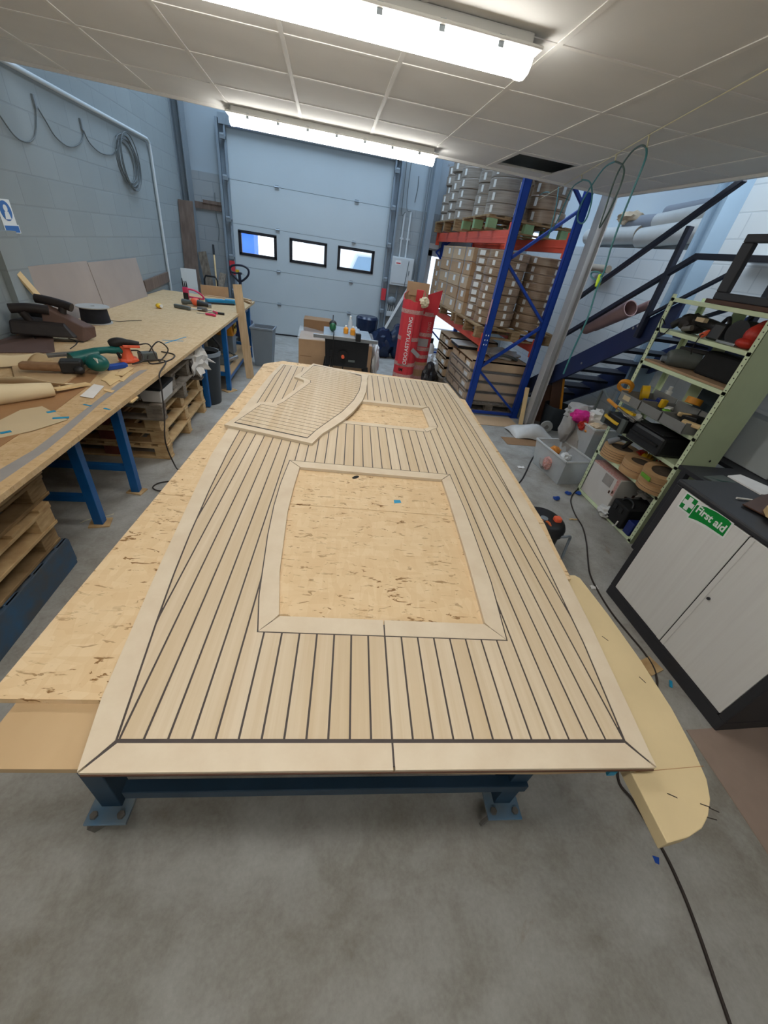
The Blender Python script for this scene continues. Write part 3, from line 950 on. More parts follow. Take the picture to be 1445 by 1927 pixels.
# curved loose sole panel lying on the deck
ZB = Z1
sole = thing('sole_panel', 'smaller curved teak panel with fine cross seams lying on top of the deck panel', 'deck panel', (DO[0], DO[1], ZB), DA)
TB = .016
BO = [(-.827, 1.653), (-.33, 1.52), (-.283, 1.666), (-.22, 1.79), (-.171, 1.895), (-.105, 2.081), (-.042, 2.314), (-.012, 2.54), (.001, 2.75), (.003, 2.862), (.017, 2.985), (-.473, 3.145), (-.578, 2.69), (-.50, 2.63), (-.492, 2.56), (-.60, 2.12), (-.625, 2.075), (-.72, 2.065)]
BI = [(-.784, 1.69), (-.361, 1.577), (-.323, 1.698), (-.183, 2.036), (-.106, 2.293), (-.064, 2.522), (-.045, 2.80), (-.045, 2.955), (-.462, 3.10), (-.53, 2.71), (-.451, 2.661), (-.444, 2.587), (-.574, 2.103), (-.608, 2.032), (-.701, 2.018)]
MB().prism(BO, 0, TB).build('margin_board', 'teak_margin', sole, local=True)
def inset(poly, v_):
    """left and right crossings of a polygon at a skewed row"""
    xs = []
    for (x0, y0), (x1, y1) in zip(poly, poly[1:] + poly[:1]):
        r0 = y0 + .27 * (x0 + .36); r1 = y1 + .27 * (x1 + .36)
        if (r0 - v_) * (r1 - v_) < 0:
            t_ = (v_ - r0) / (r1 - r0)
            xs.append(x0 + (x1 - x0) * t_)
    return sorted(xs)
ps = MB()
cs = MB().prism(BI, TB - .0004, TB + .0004)
cs.build('caulking', 'black_rubber', sole, local=True)
vr = 1.584
while vr < 3.08:
    a, b_ = vr + .0022, vr + .0462
    xa, xb = inset(BI, a), inset(BI, b_)
    if len(xa) >= 2 and len(xb) >= 2:
        l0, r0, l1, r1 = xa[0] + .004, xa[-1] - .004, xb[0] + .004, xb[-1] - .004
        if r0 > l0 and r1 > l1:
            f_ = lambda x, q: q - .27 * (x + .36)
            ps.hull8([(l0, f_(l0, a), TB - .002), (l1, f_(l1, b_), TB - .002), (r1, f_(r1, b_), TB - .002), (r0, f_(r0, a), TB - .002),
                      (l0, f_(l0, a), TB + .0012), (l1, f_(l1, b_), TB + .0012), (r1, f_(r1, b_), TB + .0012), (r0, f_(r0, a), TB + .0012)])
    vr += .049
ps.build('plank_field', 'teak', sole, local=True)
# blue scrap of tape and a shaving inside the opening
o = MB().prism([(p[0], p[1]) for p in ((0.347,1.46,0.966), (0.378,1.462,0.966), (0.38,1.44,0.966), (0.346,1.433,0.966))], .9657, .9662).build('tape_scrap', 'tape_blue')
tag(o, 'torn scrap of blue tape on the strand board inside the large opening', 'tape')
o = MB().ell((0.179,1.65,0.967), (.011, .022, .0035), 2, rz=-.9).build('wood_chip', 'black_matte')
tag(o, 'dark chip lying on the strand board just inside the large opening', 'wood chip')
o = MB().prism([(p[0], p[1]) for p in ((0.732,0.325,0.95), (0.754,0.323,0.95), (0.75,0.316,0.95), (0.73,0.317,0.95))], .9285, .9475).build('tape_scrap', 'tape_blue')
tag(o, 'blue tape end on the board edge at the near right corner of the deck', 'tape')

# ================================================================ LEFT BENCH
BZ = .88
bx = lambda y: -1.313 + .0149 * y
wt = MB().hull8([(XL + .01, .9, BZ - .03), (XL + .01, 7.55, BZ - .03), (bx(7.55), 7.55, BZ - .03), (bx(.9), .9, BZ - .03),
                 (XL + .01, .9, BZ), (XL + .01, 7.55, BZ), (bx(7.55), 7.55, BZ), (bx(.9), .9, BZ)])
worktop = wt.build('worktop', 'osb_bench', bevel=.002)
tag(worktop, 'long strand-board worktop of the bench along the left wall', 'worktop')
tp = MB()
tl = [(-1.412,1.69,0.881), (-1.389,1.885,0.881), (-1.396,2.107,0.881), (-1.413,2.443,0.881), (-1.436,2.917,0.881), (-1.422,3.272,0.881)]
tr = [(-1.349,1.586,0.881), (-1.336,1.893,0.881), (-1.347,2.116,0.881), (-1.38,2.535,0.881), (-1.385,3.009,0.881), (-1.377,3.319,0.881)]
for a, b_, c_, d_ in zip(tl, tl[1:], tr[1:], tr):
    tp.hull8([(a[0], a[1], BZ), (b_[0], b_[1], BZ), (c_[0], c_[1], BZ), (d_[0], d_[1], BZ), a, b_, c_, d_])
tag(tp.build('duct_tape', 'tape_duct'), 'strip of grey tape stuck along the front of the left worktop', 'tape')
ed = MB()
for i in range(5):
    y = 1.3 + i * .62
    ed.box(bx(y) - .0, y, BZ - .026, bx(y) + .004, y + .30, BZ - .008)
tag(MB().box(-1.33, 2.70, .838, -1.262, 2.80, .849).build('wood_packer', 'scrap_wood'), 'splintered packer under the worktop edge above the nearest blue legs', 'wood scrap')

def bench_frame(label, y0, y1, x0, x1, shelf=None, rail=None, low=True):
    t = thing('bench_frame', label, 'bench frame', ((x0 + x1) / 2, (y0 + y1) / 2, 0))
    for y in sorted({y0, y1}):
        for x in (x0, x1):
            MB().box(x - .03, y - .03, .012, x + .03, y + .03, BZ - .03).build('leg', 'bench_blue', t, bevel=.003)
        if low:
            MB().box(x0, y - .02, .20, x1, y + .02, .25).build('stretcher', 'bench_blue', t, bevel=.002)
        MB().box(x0, y - .02, BZ - .075, x1, y + .02, BZ - .031).build('top_rail', 'bench_blue', t, bevel=.002)
    if rail:
        MB().box(x1 - .015, y0, rail - .025, x1 + .015, y1, rail + .025).build('side_rail', 'bench_blue', t, bevel=.002)
        MB().box(x1 - .015, y0, .13, x1 + .015, y1, .19).build('side_rail', 'bench_blue', t, bevel=.002)
    if shelf:
        MB().box(x0, y0 + .02, shelf, x1 + .02, y1 - .02, shelf + .018).build('shelf', 'plywood_plain', t)
    return t
bench_frame('near blue bench trestle with square legs, right beside the near pallet stack', 2.44, 2.44, -2.55, -1.559)
bench_frame('blue bench trestle standing just in front of the middle pallet stack', 2.884, 2.884, -2.55, -1.482)
bench_frame('blue bench leg showing between the middle pallet stack and the black bin', 4.87, 4.87, -2.55, -1.40, low=False)
bench_frame('blue bench frame with a low plywood shelf under the far end of the worktop', 5.54, 7.35, -2.5, -1.285, .19, .79)
def pad(p, s, label, rz=.2, m='pallet_fresh'):
    return tag(MB().obox((p[0], p[1], .006), (s, s * .8, .011), rz).build('wood_packer', m), label, 'wood scrap')
pad((-1.559,2.441,0), .13, 'thin wooden packer under the foot of the nearest blue bench leg')
pad((-1.482,2.884,-0), .12, 'thin wooden packer under the blue leg in front of the middle pallets', -.2)
pad((-1.285,5.54,0), .16, 'thin wooden packer under the blue leg beside the black bin', .9)

# ---------------------------------------------------------------- pallets
def pallet(name, label, loc, lx, ly, h, m, rz=0.0, group='pallets under the left bench', block=None, mid=None, ntop=6, closed=False, along='x'):
    """boards along local x carried on blocks; top boards run across"""
    t = thing(name, label, 'pallet', loc, rz, group)
    bt = .02
    for j in range(3):
        y = -ly / 2 + .05 + j * (ly - .1) / 2
        MB().box(-lx / 2, y - .05, 0, lx / 2, y + .05, bt).build('bottom_board', m, t, local=True, bevel=.003)
        MB().box(-lx / 2, y - .05, h - 2 * bt, lx / 2, y + .05, h - bt).build('stringer_board', m, t, local=True, bevel=.003)
        for i in range(3):
            x = -lx / 2 + .07 + i * (lx - .14) / 2
            mm = (mid if (mid and i == 1) else (block or m))
            MB().box(x - .065, y - .046, bt, x + .065, y + .046, h - 2 * bt).build('block', mm, t, local=True, bevel=.003)
    for i in range(ntop):
        x = -lx / 2 + .05 + i * (lx - .1) / (ntop - 1)
        MB().box(x - .047, -ly / 2, h - bt, x + .047, ly / 2, h).build('top_board', m, t, local=True, bevel=.003)
    if closed:
        for sy in (-1, 1):
            MB().box(-lx / 2, sy * ly / 2 - .005, .0, lx / 2, sy * ly / 2 + .014, h).build('side_board', m, t, local=True, bevel=.003)
        for sx in (-1, 1):
            MB().box(sx * lx / 2 - .005, -ly / 2, .02, sx * lx / 2 + .014, ly / 2, h - .02).build('end_board', m, t, local=True, bevel=.003)
    return t
q90 = R(90)
# near stack (long side along the bench)
NS = [('pallet_blue', .20, 0, 0, 'faded blue closed-sided pallet at the bottom of the near stack', True),
      ('pallet_wood', .15, -.015, -.02, 'brown pallet directly on the blue one in the near stack', False),
      ('pallet_fresh', .15, -.035, .02, 'middle pallet of the near stack, second above the blue one', False),
      ('pallet_wood', .15, .035, -.01, 'second pallet from the top of the near stack', False),
      ('pallet_fresh', .15, .02, .01, 'topmost pallet of the near stack, right under the worktop', False)]
z = 0
for m_, h, dy, dx, lb, cl_ in NS:
    pallet('pallet', lb, (-2.02 + dx, 1.43 + dy, z), 1.2, 1.0, h, m_, q90, closed=cl_)
    z += h + .001
tag(MB().box(-1.75, 1.3, z, -1.52, 2.0, BZ - .031).build('wood_packer', 'pallet_wood'), 'timber packer between the near pallet stack and the worktop', 'wood scrap')
# middle stack
MS = [('pallet_fresh', .145, 0, 0, 'fresh pine pallet on the floor at the bottom of the middle stack', 'block_red'),
      ('pallet_fresh', .145, .01, -.012, 'fresh pine pallet second from the floor in the middle stack', 'block_red'),
      ('pallet_fresh', .145, -.012, -.03, 'third pine pallet of the middle stack, just below the weathered ones', 'block_red')]
z = 0
for m_, h, dy, dx, lb, md_ in MS:
    pallet('pallet', lb, (-1.895 + dx, 4.11 + dy, z), 1.0, 1.3, h, m_, 0, mid=md_, ntop=7)
    z += h + .001
pallet('pallet', 'weathered grey pallet fourth from the floor in the middle stack', (-1.84, 3.98, z), 1.0, 1.28, .145, 'pallet_weathered', 0, ntop=5)
z += .146
zt = z
pallet('pallet', 'broken weathered pallet on top of the middle stack, half covered by a white cloth', (-1.86, 4.22, z), 1.0, .98, .14, 'pallet_weathered', 0, ntop=4)
# crate and straps on the stack
wb = thing('battery_box', 'small off-white box with a dark rim on the near corner of the middle pallet stack', 'box', (-1.43, 3.52, zt))
MB().hull8([(-1.50, 3.38, zt), (-1.50, 3.66, zt), (-1.345, 3.66, zt), (-1.345, 3.38, zt), (-1.52, 3.36, zt + .11), (-1.52, 3.68, zt + .11), (-1.335, 3.68, zt + .11), (-1.335, 3.36, zt + .11)]).build('tub', 'box_white', wb, bevel=.01)
MB().box(-1.525, 3.355, zt + .11, -1.33, 3.685, zt + .135).build('rim', 'black_matte', wb, bevel=.006)
cl_ = MB().ell((-1.52, 4.38, zt + .175), (.19, .28, .06), 3, seed=3.1, amp=.07, floor=zt + .141)
cl_.ell((-1.335, 4.50, zt + .07), (.05, .22, .14), 3, seed=5.3, amp=.07)
cl_.tube([(-1.42, 4.5, zt + .13), (-1.34, 4.66, zt + .07), (-1.29, 4.80, zt + .0), (-1.26, 4.88, zt - .04)], [.1, .075, .06, .05, .045, .04, .035, .03, .025, .02, .018, .016, .014, .012, .01, .008, .006, .004, .003], 10)
tag(cl_.build('dust_sheet', 'cloth_white', smooth=True), 'crumpled white cloth hanging off the middle pallet stack towards the black bin', 'cloth')
st = MB()
for k in range(5):
    st.tube([(-1.58 + .02 * k, 3.36 + .012 * k, zt + .008), (-1.56 + .012 * k, 3.40, zt + .05 + .01 * k), (-1.555, 3.46 + .02 * k, zt + .03), (-1.54 + .002 * k, 3.38 + .03 * k, zt + .006)], .005, 5)
tag(st.build('plastic_strapping', 'white_paint'), 'tangle of white strapping beside the off-white box on the middle pallets', 'strap')
# black round bin
bn = thing('round_bin', 'black round bin standing under the bench between pallets and the shelf', 'bin', (-1.45, 5.07, 0))
MB().lathe([(.001, .0), (.155, .0), (.16, .01), (.195, .58), (.185, .58), (.15, .02), (.001, .02)], (-1.45, 5.07, 0)).build('body', 'bin_black', bn, smooth=True)
MB().lathe([(.194, .585), (.207, .585), (.207, .625), (.185, .625), (.185, .585)], (-1.45, 5.07, 0), closed=True).build('rim', 'bin_grey', bn, smooth=True)
MB().tube([(-1.62, 5.03, .60), (-1.6, 5.02, .78), (-1.42, 5.08, .85), (-1.27, 5.13, .70), (-1.265, 5.14, .60)], .012, 8).build('liner_hoop', 'black_plastic', bn, smooth=True)
# grey tapered bin
gb_ = thing('square_bin', 'tall grey tapered bin standing at the far end of the bench by the big door', 'bin', (-.99, 7.02, 0))
gx = Matrix.Translation((-1.0, 7.0, 0)) @ Matrix.Rotation(R(-3), 4, 'Z')
def frus(x, y, z0, X_, Y_, z1):
    return [gx @ Vector(p) for p in ((-x, -y, z0), (-x, y, z0), (x, y, z0), (x, -y, z0), (-X_, -Y_, z1), (-X_, Y_, z1), (X_, Y_, z1), (X_, -Y_, z1))]
fr = MB()
o8 = frus(.135, .115, 0, .175, .155, .60)
i8 = frus(.125, .105, .01, .165, .145, .60)
ov = [fr.bm.verts.new(p) for p in o8]; iv = [fr.bm.verts.new(p) for p in i8]
fr.bm.faces.new(ov[:4]); fr.bm.faces.new(iv[:4])
for i in range(4):
    j = (i + 1) % 4
    fr.bm.faces.new((ov[i], ov[j], ov[4 + j], ov[4 + i])); fr.bm.faces.new((iv[i], iv[4 + i], iv[4 + j], iv[j])); fr.bm.faces.new((ov[4 + i], ov[4 + j], iv[4 + j], iv[4 + i]))
fr.build('body', 'bin_grey', gb_)
lp = MB()
for a, b_ in (((-.18, -.16), (.18, -.16)), ((.18, -.16), (.18, .16)), ((.18, .16), (-.18, .16)), ((-.18, .16), (-.18, -.16))):
    lp.bar(gx @ Vector((a[0], a[1], .595)), gx @ Vector((b_[0], b_[1], .595)), .018, .03)
lp.build('rim', 'bin_grey', gb_, bevel=.004)
# leaning board
tag(MB().bar((-1.105, 6.17, .0), (-1.225, 6.30, 1.235), .115, .02, up=(0, -1, 0)).build('leaning_plank', 'pale_timber', bevel=.001), 'pale planed board leaning against the front edge of the bench', 'plank')
# things on the low shelf
ch = thing('battery_charger', 'yellow boxy charger on the low shelf below the far end of the worktop', 'charger', (-1.55, 6.75, .208))
MB().box(-1.85, 6.62, .62, -1.42, 6.86, .62 + .0).build('casing', 'amber_plastic', ch) if False else MB().hull8([(-1.80, 6.62, .48), (-1.80, 6.9, .48), (-1.40, 6.9, .48), (-1.40, 6.62, .48), (-1.76, 6.64, .74), (-1.76, 6.88, .74), (-1.44, 6.88, .74), (-1.44, 6.64, .74)]).build('casing', 'amber_plastic', ch, bevel=.015)
MB().box(-1.395, 6.66, .52, -1.392, 6.86, .66).build('front_panel', 'tool_yellow', ch)
for y in (6.7, 6.8):
    MB().cyl((-1.40, y, .60), (-1.375, y, .60), .018).build('knob', 'black_plastic', ch)
MB().box(-1.8, 6.64, .208, -1.42, 6.88, .48).build('crate_base', 'bin_grey', ch)
nm = MB().hull8([(-1.62, 5.95, .208), (-1.62, 6.25, .208), (-1.35, 6.3, .208), (-1.35, 6.0, .208), (-1.55, 6.0, .30), (-1.55, 6.2, .30), (-1.42, 6.2, .30), (-1.42, 6.02, .30)])
ng = thing('nail_gun', 'grey and silver tool lying on the low shelf behind the blue leg', 'tool', (-1.48, 6.1, .208))
nm.build('body', 'tool_grey', ng, bevel=.01)
MB().cyl((-1.42, 6.02, .26), (-1.30, 6.25, .28), .03).build('nose', 'metal', ng, smooth=True)
MB().bar((-1.55, 6.05, .29), (-1.62, 6.2, .40), .04, .03).build('handle', 'black_rubber', ng, bevel=.006)
MB().tube([(-1.62, 6.2, .40), (-1.5, 6.4, .33), (-1.36, 6.45, .24), (-1.34, 6.3, .30), (-1.38, 6.2, .22)], .006, 6).build('cord', 'black_rubber', ng)
for k, dx in enumerate((0, .05, .1)):
    tag(MB().bar((-1.50 - dx, 5.72 + .02 * k, .21), (-1.72 - dx, 5.98 + .03 * k, .62 - .03 * k), .09, .014, up=(.2, .3, 1)).build('offcut_board', 'old_timber'),
        ['front weathered offcut leaning on the low bench shelf behind the black bin', 'middle weathered offcut leaning on the low bench shelf', 'rear weathered offcut leaning on the low bench shelf'][k], 'offcut', 'offcuts leaning on the low shelf')

# ---------------------------------------------------------------- things lying on the worktop
TZ = BZ + .001
def bl(name, poly, th, m, label, cat, z=None, group=None):
    z = TZ if z is None else z
    return tag(MB().prism([(p[0], p[1]) for p in poly], z, z + th).build(name, m), label, cat, group)
bl('hardboard_sheet', [(-1.536,1.896,0.882), (-1.544,2.376,0.882), (-1.577,2.801,0.882), (-1.644,3.131,0.882), (-1.901,3.407,0.882), (-2.075,3.123,0.882), (-1.919,2.533,0.882)], .003, 'hardboard', 'thin brown hardboard sheet under the rolled cream sheet at the near end of the bench', 'sheet')
bl('mdf_sheet', [(-1.98,2.786,0.886), (-1.708,2.748,0.886), (-1.734,3.168,0.886), (-1.696,3.286,0.886), (-2.082,3.549,0.886), (-2.243,3.184,0.886)], .012, 'plywood_plain', 'tan sheet under the green belt sander', 'sheet', TZ + .003)
bl('pattern_sheet', [(-1.586,1.984,0.888), (-1.502,2.086,0.888), (-1.42,2.257,0.888), (-1.632,2.417,0.888), (-1.7,2.34,0.888), (-1.709,2.187,0.888), (-1.698,2.016,0.888)], .0025, 'pattern_card', 'cream pattern sheet with blue tape tabs at the near edge of the bench', 'sheet', TZ + .0035)
for i, (a, b_) in enumerate((((-1.493,2.254,0.889), (-1.425,2.285,0.889)), ((-1.56,2.328,0.889), (-1.533,2.36,0.889)), ((-1.613,2.029,0.889), (-1.582,2.061,0.889)))):
    tag(MB().bar((a[0], a[1], .8885), (b_[0], b_[1], .8885), .022, .002).build('tape_tab', 'tape_blue'), ['bright blue tape tab at the right corner of the cream pattern sheet', 'blue tape tab on the upper edge of the cream pattern sheet', 'blue tape tab at the left edge of the photo on the pattern sheet'][i], 'tape', 'tape tabs on the pattern sheet')
for i, (a, b_) in enumerate((((-1.456,2.506,0.881), (-1.405,2.491,0.881)), ((-1.327,2.473,0.881), (-1.287,2.456,0.881)), ((-1.586,4.283,0.881), (-1.405,4.333,0.881)), ((-1.526,4.172,0.881), (-1.433,4.522,0.881)))):
    tag(MB().bar((a[0], a[1], .8815), (b_[0], b_[1], .8815), .014, .001).build('tape_tab', 'tape_blue'), ['faint blue tape strip beside the grey tape below the white papers', 'blue tape scrap on the worktop edge above the nearest blue leg', 'flat strip of a blue tape cross in the middle of the worktop', 'slanting strip of a blue tape cross in the middle of the worktop'][i], 'tape', 'tape scraps on the worktop')
# cream rolls
rl = MB()
a, b_ = Vector((-2.25, 2.02, TZ + .07)), Vector((-1.66, 2.60, TZ + .045))
rl.tube([a, a.lerp(b_, .5), b_], [.075, .074, .072, .070, .068, .066, .064, .06, .056, .052, .048, .044, .04], 20)
rl2 = thing('rolled_sheet', 'cream sheet loosely rolled up at the near end of the bench', 'roll', (-1.95, 2.3, TZ))
rl.build('roll', 'roll_cream', rl2, smooth=True)
MB().grid(lambda u, v_: (-2.35 + .55 * u + .22 * v_, 2.3 + .33 * u + .28 * v_, TZ + .02 + .10 * (1 - v_) ** 2 + .02 * math.sin(5 * u)), 14, 10, .004).build('loose_flap', 'roll_cream', rl2, smooth=True)
MB().grid(lambda u, v_: (-2.52 + .42 * u + .1 * v_, 2.78 + .32 * u + .16 * v_, TZ + .03 + .06 * math.sin(PI * v_) + .015 * math.sin(6 * u)), 12, 10, .004).build('loose_flap', 'roll_cream', rl2, smooth=True)
tag(MB().bar((-1.676,2.639,0.91), (-1.577,2.837,0.896), .045, .012).build('timber_strip', 'scrap_wood'), 'thin pale wood strip beside the end of the cream roll', 'wood scrap')
# papers and scraps
bl('paper_sheet', [(-1.532,2.625,0.884), (-1.448,2.608,0.884), (-1.486,2.846,0.884), (-1.559,2.87,0.884)], .001, 'paper', 'folded white paper on the bench beside the grey tape', 'paper', TZ + .004)
sc_ = [[(-1.564,3.005,0.884), (-1.458,2.866,0.884), (-1.453,3.029,0.884), (-1.547,3.173,0.884)], [(-1.519,3.092,0.89), (-1.466,3.084,0.89), (-1.468,3.298,0.89), (-1.518,3.31,0.89)], [(-1.56,2.971,0.883), (-1.516,2.948,0.883), (-1.535,3.181,0.883), (-1.577,3.194,0.883)], [(-1.455,2.767,0.883), (-1.396,2.74,0.883), (-1.395,2.785,0.883), (-1.465,2.798,0.883)], [(-1.453,2.994,0.883), (-1.419,2.98,0.883), (-1.438,3.216,0.883), (-1.468,3.206,0.883)]]
for i, pl in enumerate(sc_):
    bl('veneer_scrap', pl, .004, 'scrap_wood', ['largest pale veneer scrap in the pile by the blue block', 'pale veneer scrap on top of the pile nearest the blue block', 'narrow veneer scrap at the left of the pile by the blue block', 'small veneer scrap below the pile, beside the white paper', 'long veneer scrap at the right of the pile along the grey tape'][i], 'wood scrap', TZ + (.001, .0055, .0005, .0005, .0008)[i], 'veneer scraps on the bench')
bk = (-1.557,3.249,0.89)
o = MB().obox((bk[0] - .02, bk[1] + .02, TZ + .0175), (.15, .05, .034), R(52)).build('sanding_block', 'tool_blue', bevel=.006)
tag(o, 'bright blue sanding block lying between the green sander and the veneer scraps', 'sanding block')
# green belt sander
bs = thing('belt_sander', 'dark green belt sander lying on its side on the bench', 'power tool', (-1.72, 3.1, TZ + .015), 0)
zb = TZ + .016
MB().ell((-1.625, 3.11, zb + .062), (.075, .065, .06), 3).build('motor_housing', 'tool_teal', bs, smooth=True)
MB().tube([(-1.75, 3.24, zb + .075), (-1.70, 3.32, zb + .09), (-1.63, 3.40, zb + .085), (-1.56, 3.48, zb + .07)], [.036, .034, .032, .03, .028, .026, .025, .025, .025, .025, .026, .028], 12).build('handle', 'tool_teal', bs, smooth=True)
MB().tube([(-1.80, 3.12, zb + .06), (-1.74, 3.2, zb + .07), (-1.68, 3.26, zb + .08)], .05, 12).build('gear_case', 'tool_teal', bs, smooth=True)
MB().obox((-1.76, 3.04, zb + .045), (.13, .10, .085), R(20)).build('drive_unit', 'black_plastic', bs, bevel=.012)
MB().ell((-1.70, 3.0, zb + .03), (.035, .03, .028), 2).build('tension_knob', 'black_plastic', bs, smooth=True)
MB().obox((-1.92, 2.985, zb + .04), (.25, .075, .05), R(12)).build('sanding_belt', 'sanding_belt', bs, bevel=.02)
MB().bar((-1.93, 3.09, zb + .085), (-1.70, 3.24, zb + .10), .05, .02).build('top_plate', 'metal_dull', bs, bevel=.004)
MB().obox((-1.605, 3.06, zb + .092), (.03, .006, .03), R(-25)).build('badge', 'white_label', bs)
MB().tube([(-1.56, 3.48, zb + .07), (-1.50, 3.53, zb + .06), (-1.44, 3.42, zb + .02), (-1.50, 3.36, zb), (-1.42, 3.44, zb + .02), (-1.30, 3.50, zb + .01), (-1.25, 3.20, zb - .005), (-1.225, 3.12, zb - .09), (-1.215, 3.05, .62), (-1.22, 2.98, .42), (-1.22, 3.06, .18), (-1.26, 3.24, .02), (-1.22, 3.32, .008), (-1.15, 3.2, .008), (-1.25, 3.08, .008), (-1.36, 3.02, .008), (-1.38, 2.94, .008), (-1.30, 2.90, .008), (-1.2, 3.0, .008), (-1.0, 3.1, .01)], .0055, 7).build('cord', 'cable_brown', bs, smooth=True)
# orange palm sander
ps_ = thing('palm_sander', 'orange and black palm sander standing upright on the bench', 'power tool', (-1.565, 3.46, TZ))
MB().obox((-1.565, 3.46, TZ + .02), (.13, .10, .03), R(35)).build('sanding_pad', 'tool_orange', ps_, bevel=.008)
MB().tube([(-1.565, 3.455, TZ + .02), (-1.565, 3.455, TZ + .06), (-1.57, 3.455, TZ + .10), (-1.575, 3.455, TZ + .13)], [.052, .05, .047, .044, .042, .04, .038, .037, .036, .036, .036, .036], 16).build('body', 'tool_orange', ps_, smooth=True)
MB().tube([(-1.66, 3.415, TZ + .135), (-1.60, 3.44, TZ + .155), (-1.54, 3.47, TZ + .15), (-1.48, 3.50, TZ + .135)], [.026, .03, .034, .036, .036, .035, .034, .032, .03, .028, .026, .024], 14).build('grip', 'black_rubber', ps_, smooth=True)
MB().bar((-1.56, 3.40, TZ + .135), (-1.46, 3.46, TZ + .13), .022, .018).build('switch_band', 'tool_orange', ps_, bevel=.004)
MB().bar((-1.62, 3.405, TZ + .12), (-1.60, 3.41, TZ + .04), .035, .02).build('grip_stem', 'black_rubber', ps_, bevel=.006)
MB().obox((-1.455, 3.56, TZ + .035), (.13, .075, .07), R(40)).build('dust_box', 'tool_grey', ps_, bevel=.008)
MB().tube([(-1.48, 3.50, TZ + .135), (-1.42, 3.55, TZ + .13), (-1.36, 3.50, TZ + .03), (-1.37, 3.62, TZ + .005), (-1.35, 3.74, TZ + .06), (-1.40, 3.68, TZ + .13), (-1.44, 3.55, TZ + .06), (-1.41, 3.46, TZ + .008), (-1.34, 3.52, TZ + .006), (-1.30, 3.66, TZ + .006), (-1.33, 3.80, TZ + .006), (-1.45, 3.85, TZ + .006)], .0055, 7).build('cord', 'cable_brown', ps_, smooth=True)
# spool of black felt
so = thing('cable_spool', 'spool of black webbing with a pale flange on the bench against the wall', 'spool', (-2.36, 4.72, TZ))
sc2 = (-2.36, 4.72, TZ)
MB().lathe([(.001, .012), (.128, .012), (.13, .02), (.124, .075), (.118, .145), (.001, .145)], sc2).build('webbing', 'black_felt', so, smooth=True)
for z0 in (.0, .146):
    MB().lathe([(.02, z0), (.145, z0), (.145, z0 + .009), (.02, z0 + .009)], sc2, closed=True).build('flange', 'spool_flange', so, smooth=True)
MB().tube([(-2.26, 4.80, TZ + .02), (-2.2, 4.86, TZ + .004), (-2.15, 4.95, TZ + .004), (-2.05, 5.05, TZ + .004)], .003, 5).build('loose_end', 'black_felt', so)
# heap of dark clamps
cp = thing('router_jig', 'dark brown machine jig with two stubby handles on the bench at the left', 'tool', (-2.3, 3.9, TZ))
MB().hull8([(-2.55, 3.72, TZ + .05), (-2.55, 3.98, TZ + .05), (-2.10, 4.02, TZ + .045), (-2.14, 3.86, TZ + .03), (-2.55, 3.76, TZ + .16), (-2.52, 3.97, TZ + .16), (-2.2, 3.99, TZ + .15), (-2.22, 3.88, TZ + .14)]).build('base', 'clamp_dark', cp, bevel=.02)
MB().hull8([(-2.36, 3.86, TZ + .12), (-2.36, 4.0, TZ + .12), (-2.06, 4.06, TZ + .02), (-2.10, 3.90, TZ + .0), (-2.36, 3.9, TZ + .27), (-2.34, 3.98, TZ + .27), (-2.05, 4.06, TZ + .11), (-2.09, 3.94, TZ + .12)]).build('side_plate', 'brown_sheet', cp, bevel=.01)
MB().tube([(-2.53, 3.80, TZ + .235), (-2.42, 3.85, TZ + .245), (-2.30, 3.90, TZ + .235)], .036, 12).build('handle', 'clamp_dark', cp, smooth=True)
MB().tube([(-2.42, 3.98, TZ + .30), (-2.32, 3.99, TZ + .29), (-2.22, 4.0, TZ + .27), (-2.17, 4.0, TZ + .255)], .036, 12).build('handle', 'clamp_dark', cp, smooth=True)
MB().tube([(-2.46, 3.82, TZ + .22), (-2.42, 3.86, TZ + .10)], .03, 10).build('stem', 'clamp_dark', cp, smooth=True)
MB().tube([(-2.24, 4.0, TZ + .26), (-2.26, 3.96, TZ + .12)], .03, 10).build('stem', 'clamp_dark', cp, smooth=True)
MB().tube([(-2.2, 3.87, TZ + .03), (-2.15, 3.88, TZ + .012), (-2.12, 3.82, TZ + .004), (-2.09, 3.66, TZ + .003)], .004, 6).build('cord', 'black_rubber', cp)
MB().tube([(-2.5, 3.9, TZ + .1), (-2.4, 3.78, TZ + .02), (-2.3, 3.84, TZ + .004), (-2.1, 3.9, TZ + .006)], .004, 6).build('cord', 'black_rubber', cp)
tag(MB().hull8([(-2.62, 3.28, TZ), (-2.62, 3.9, TZ), (-2.36, 3.95, TZ + .03), (-2.12, 3.5, TZ), (-2.62, 3.28, TZ + .006), (-2.62, 3.9, TZ + .006), (-2.36, 3.95, TZ + .036), (-2.12, 3.5, TZ + .006)]).build('brown_sheet', 'brown_sheet'), 'dull brown sheet lying in front of the dark machine jig', 'sheet')
bb = thing('black_tub', 'black tub with a pale lid at the left edge of the photo, on the bench', 'tub', (-2.5, 3.6, TZ))
MB().lathe([(.001, 0), (.11, 0), (.115, .01), (.122, .2), (.001, .2)], (-2.52, 4.12, TZ)).build('body', 'black_matte', bb, smooth=True)
MB().lathe([(.001, .2), (.125, .2), (.125, .215), (.001, .215)], (-2.52, 4.12, TZ)).build('lid', 'spool_flange', bb, smooth=True)
tag(MB().bar((-2.47, 4.36, TZ + .002), (-2.62, 4.16, 1.36), .06, .02, up=(1, 0, 0)).build('leaning_batten', 'scrap_wood'), 'pale batten leaning on the left wall above the dark jig', 'batten')
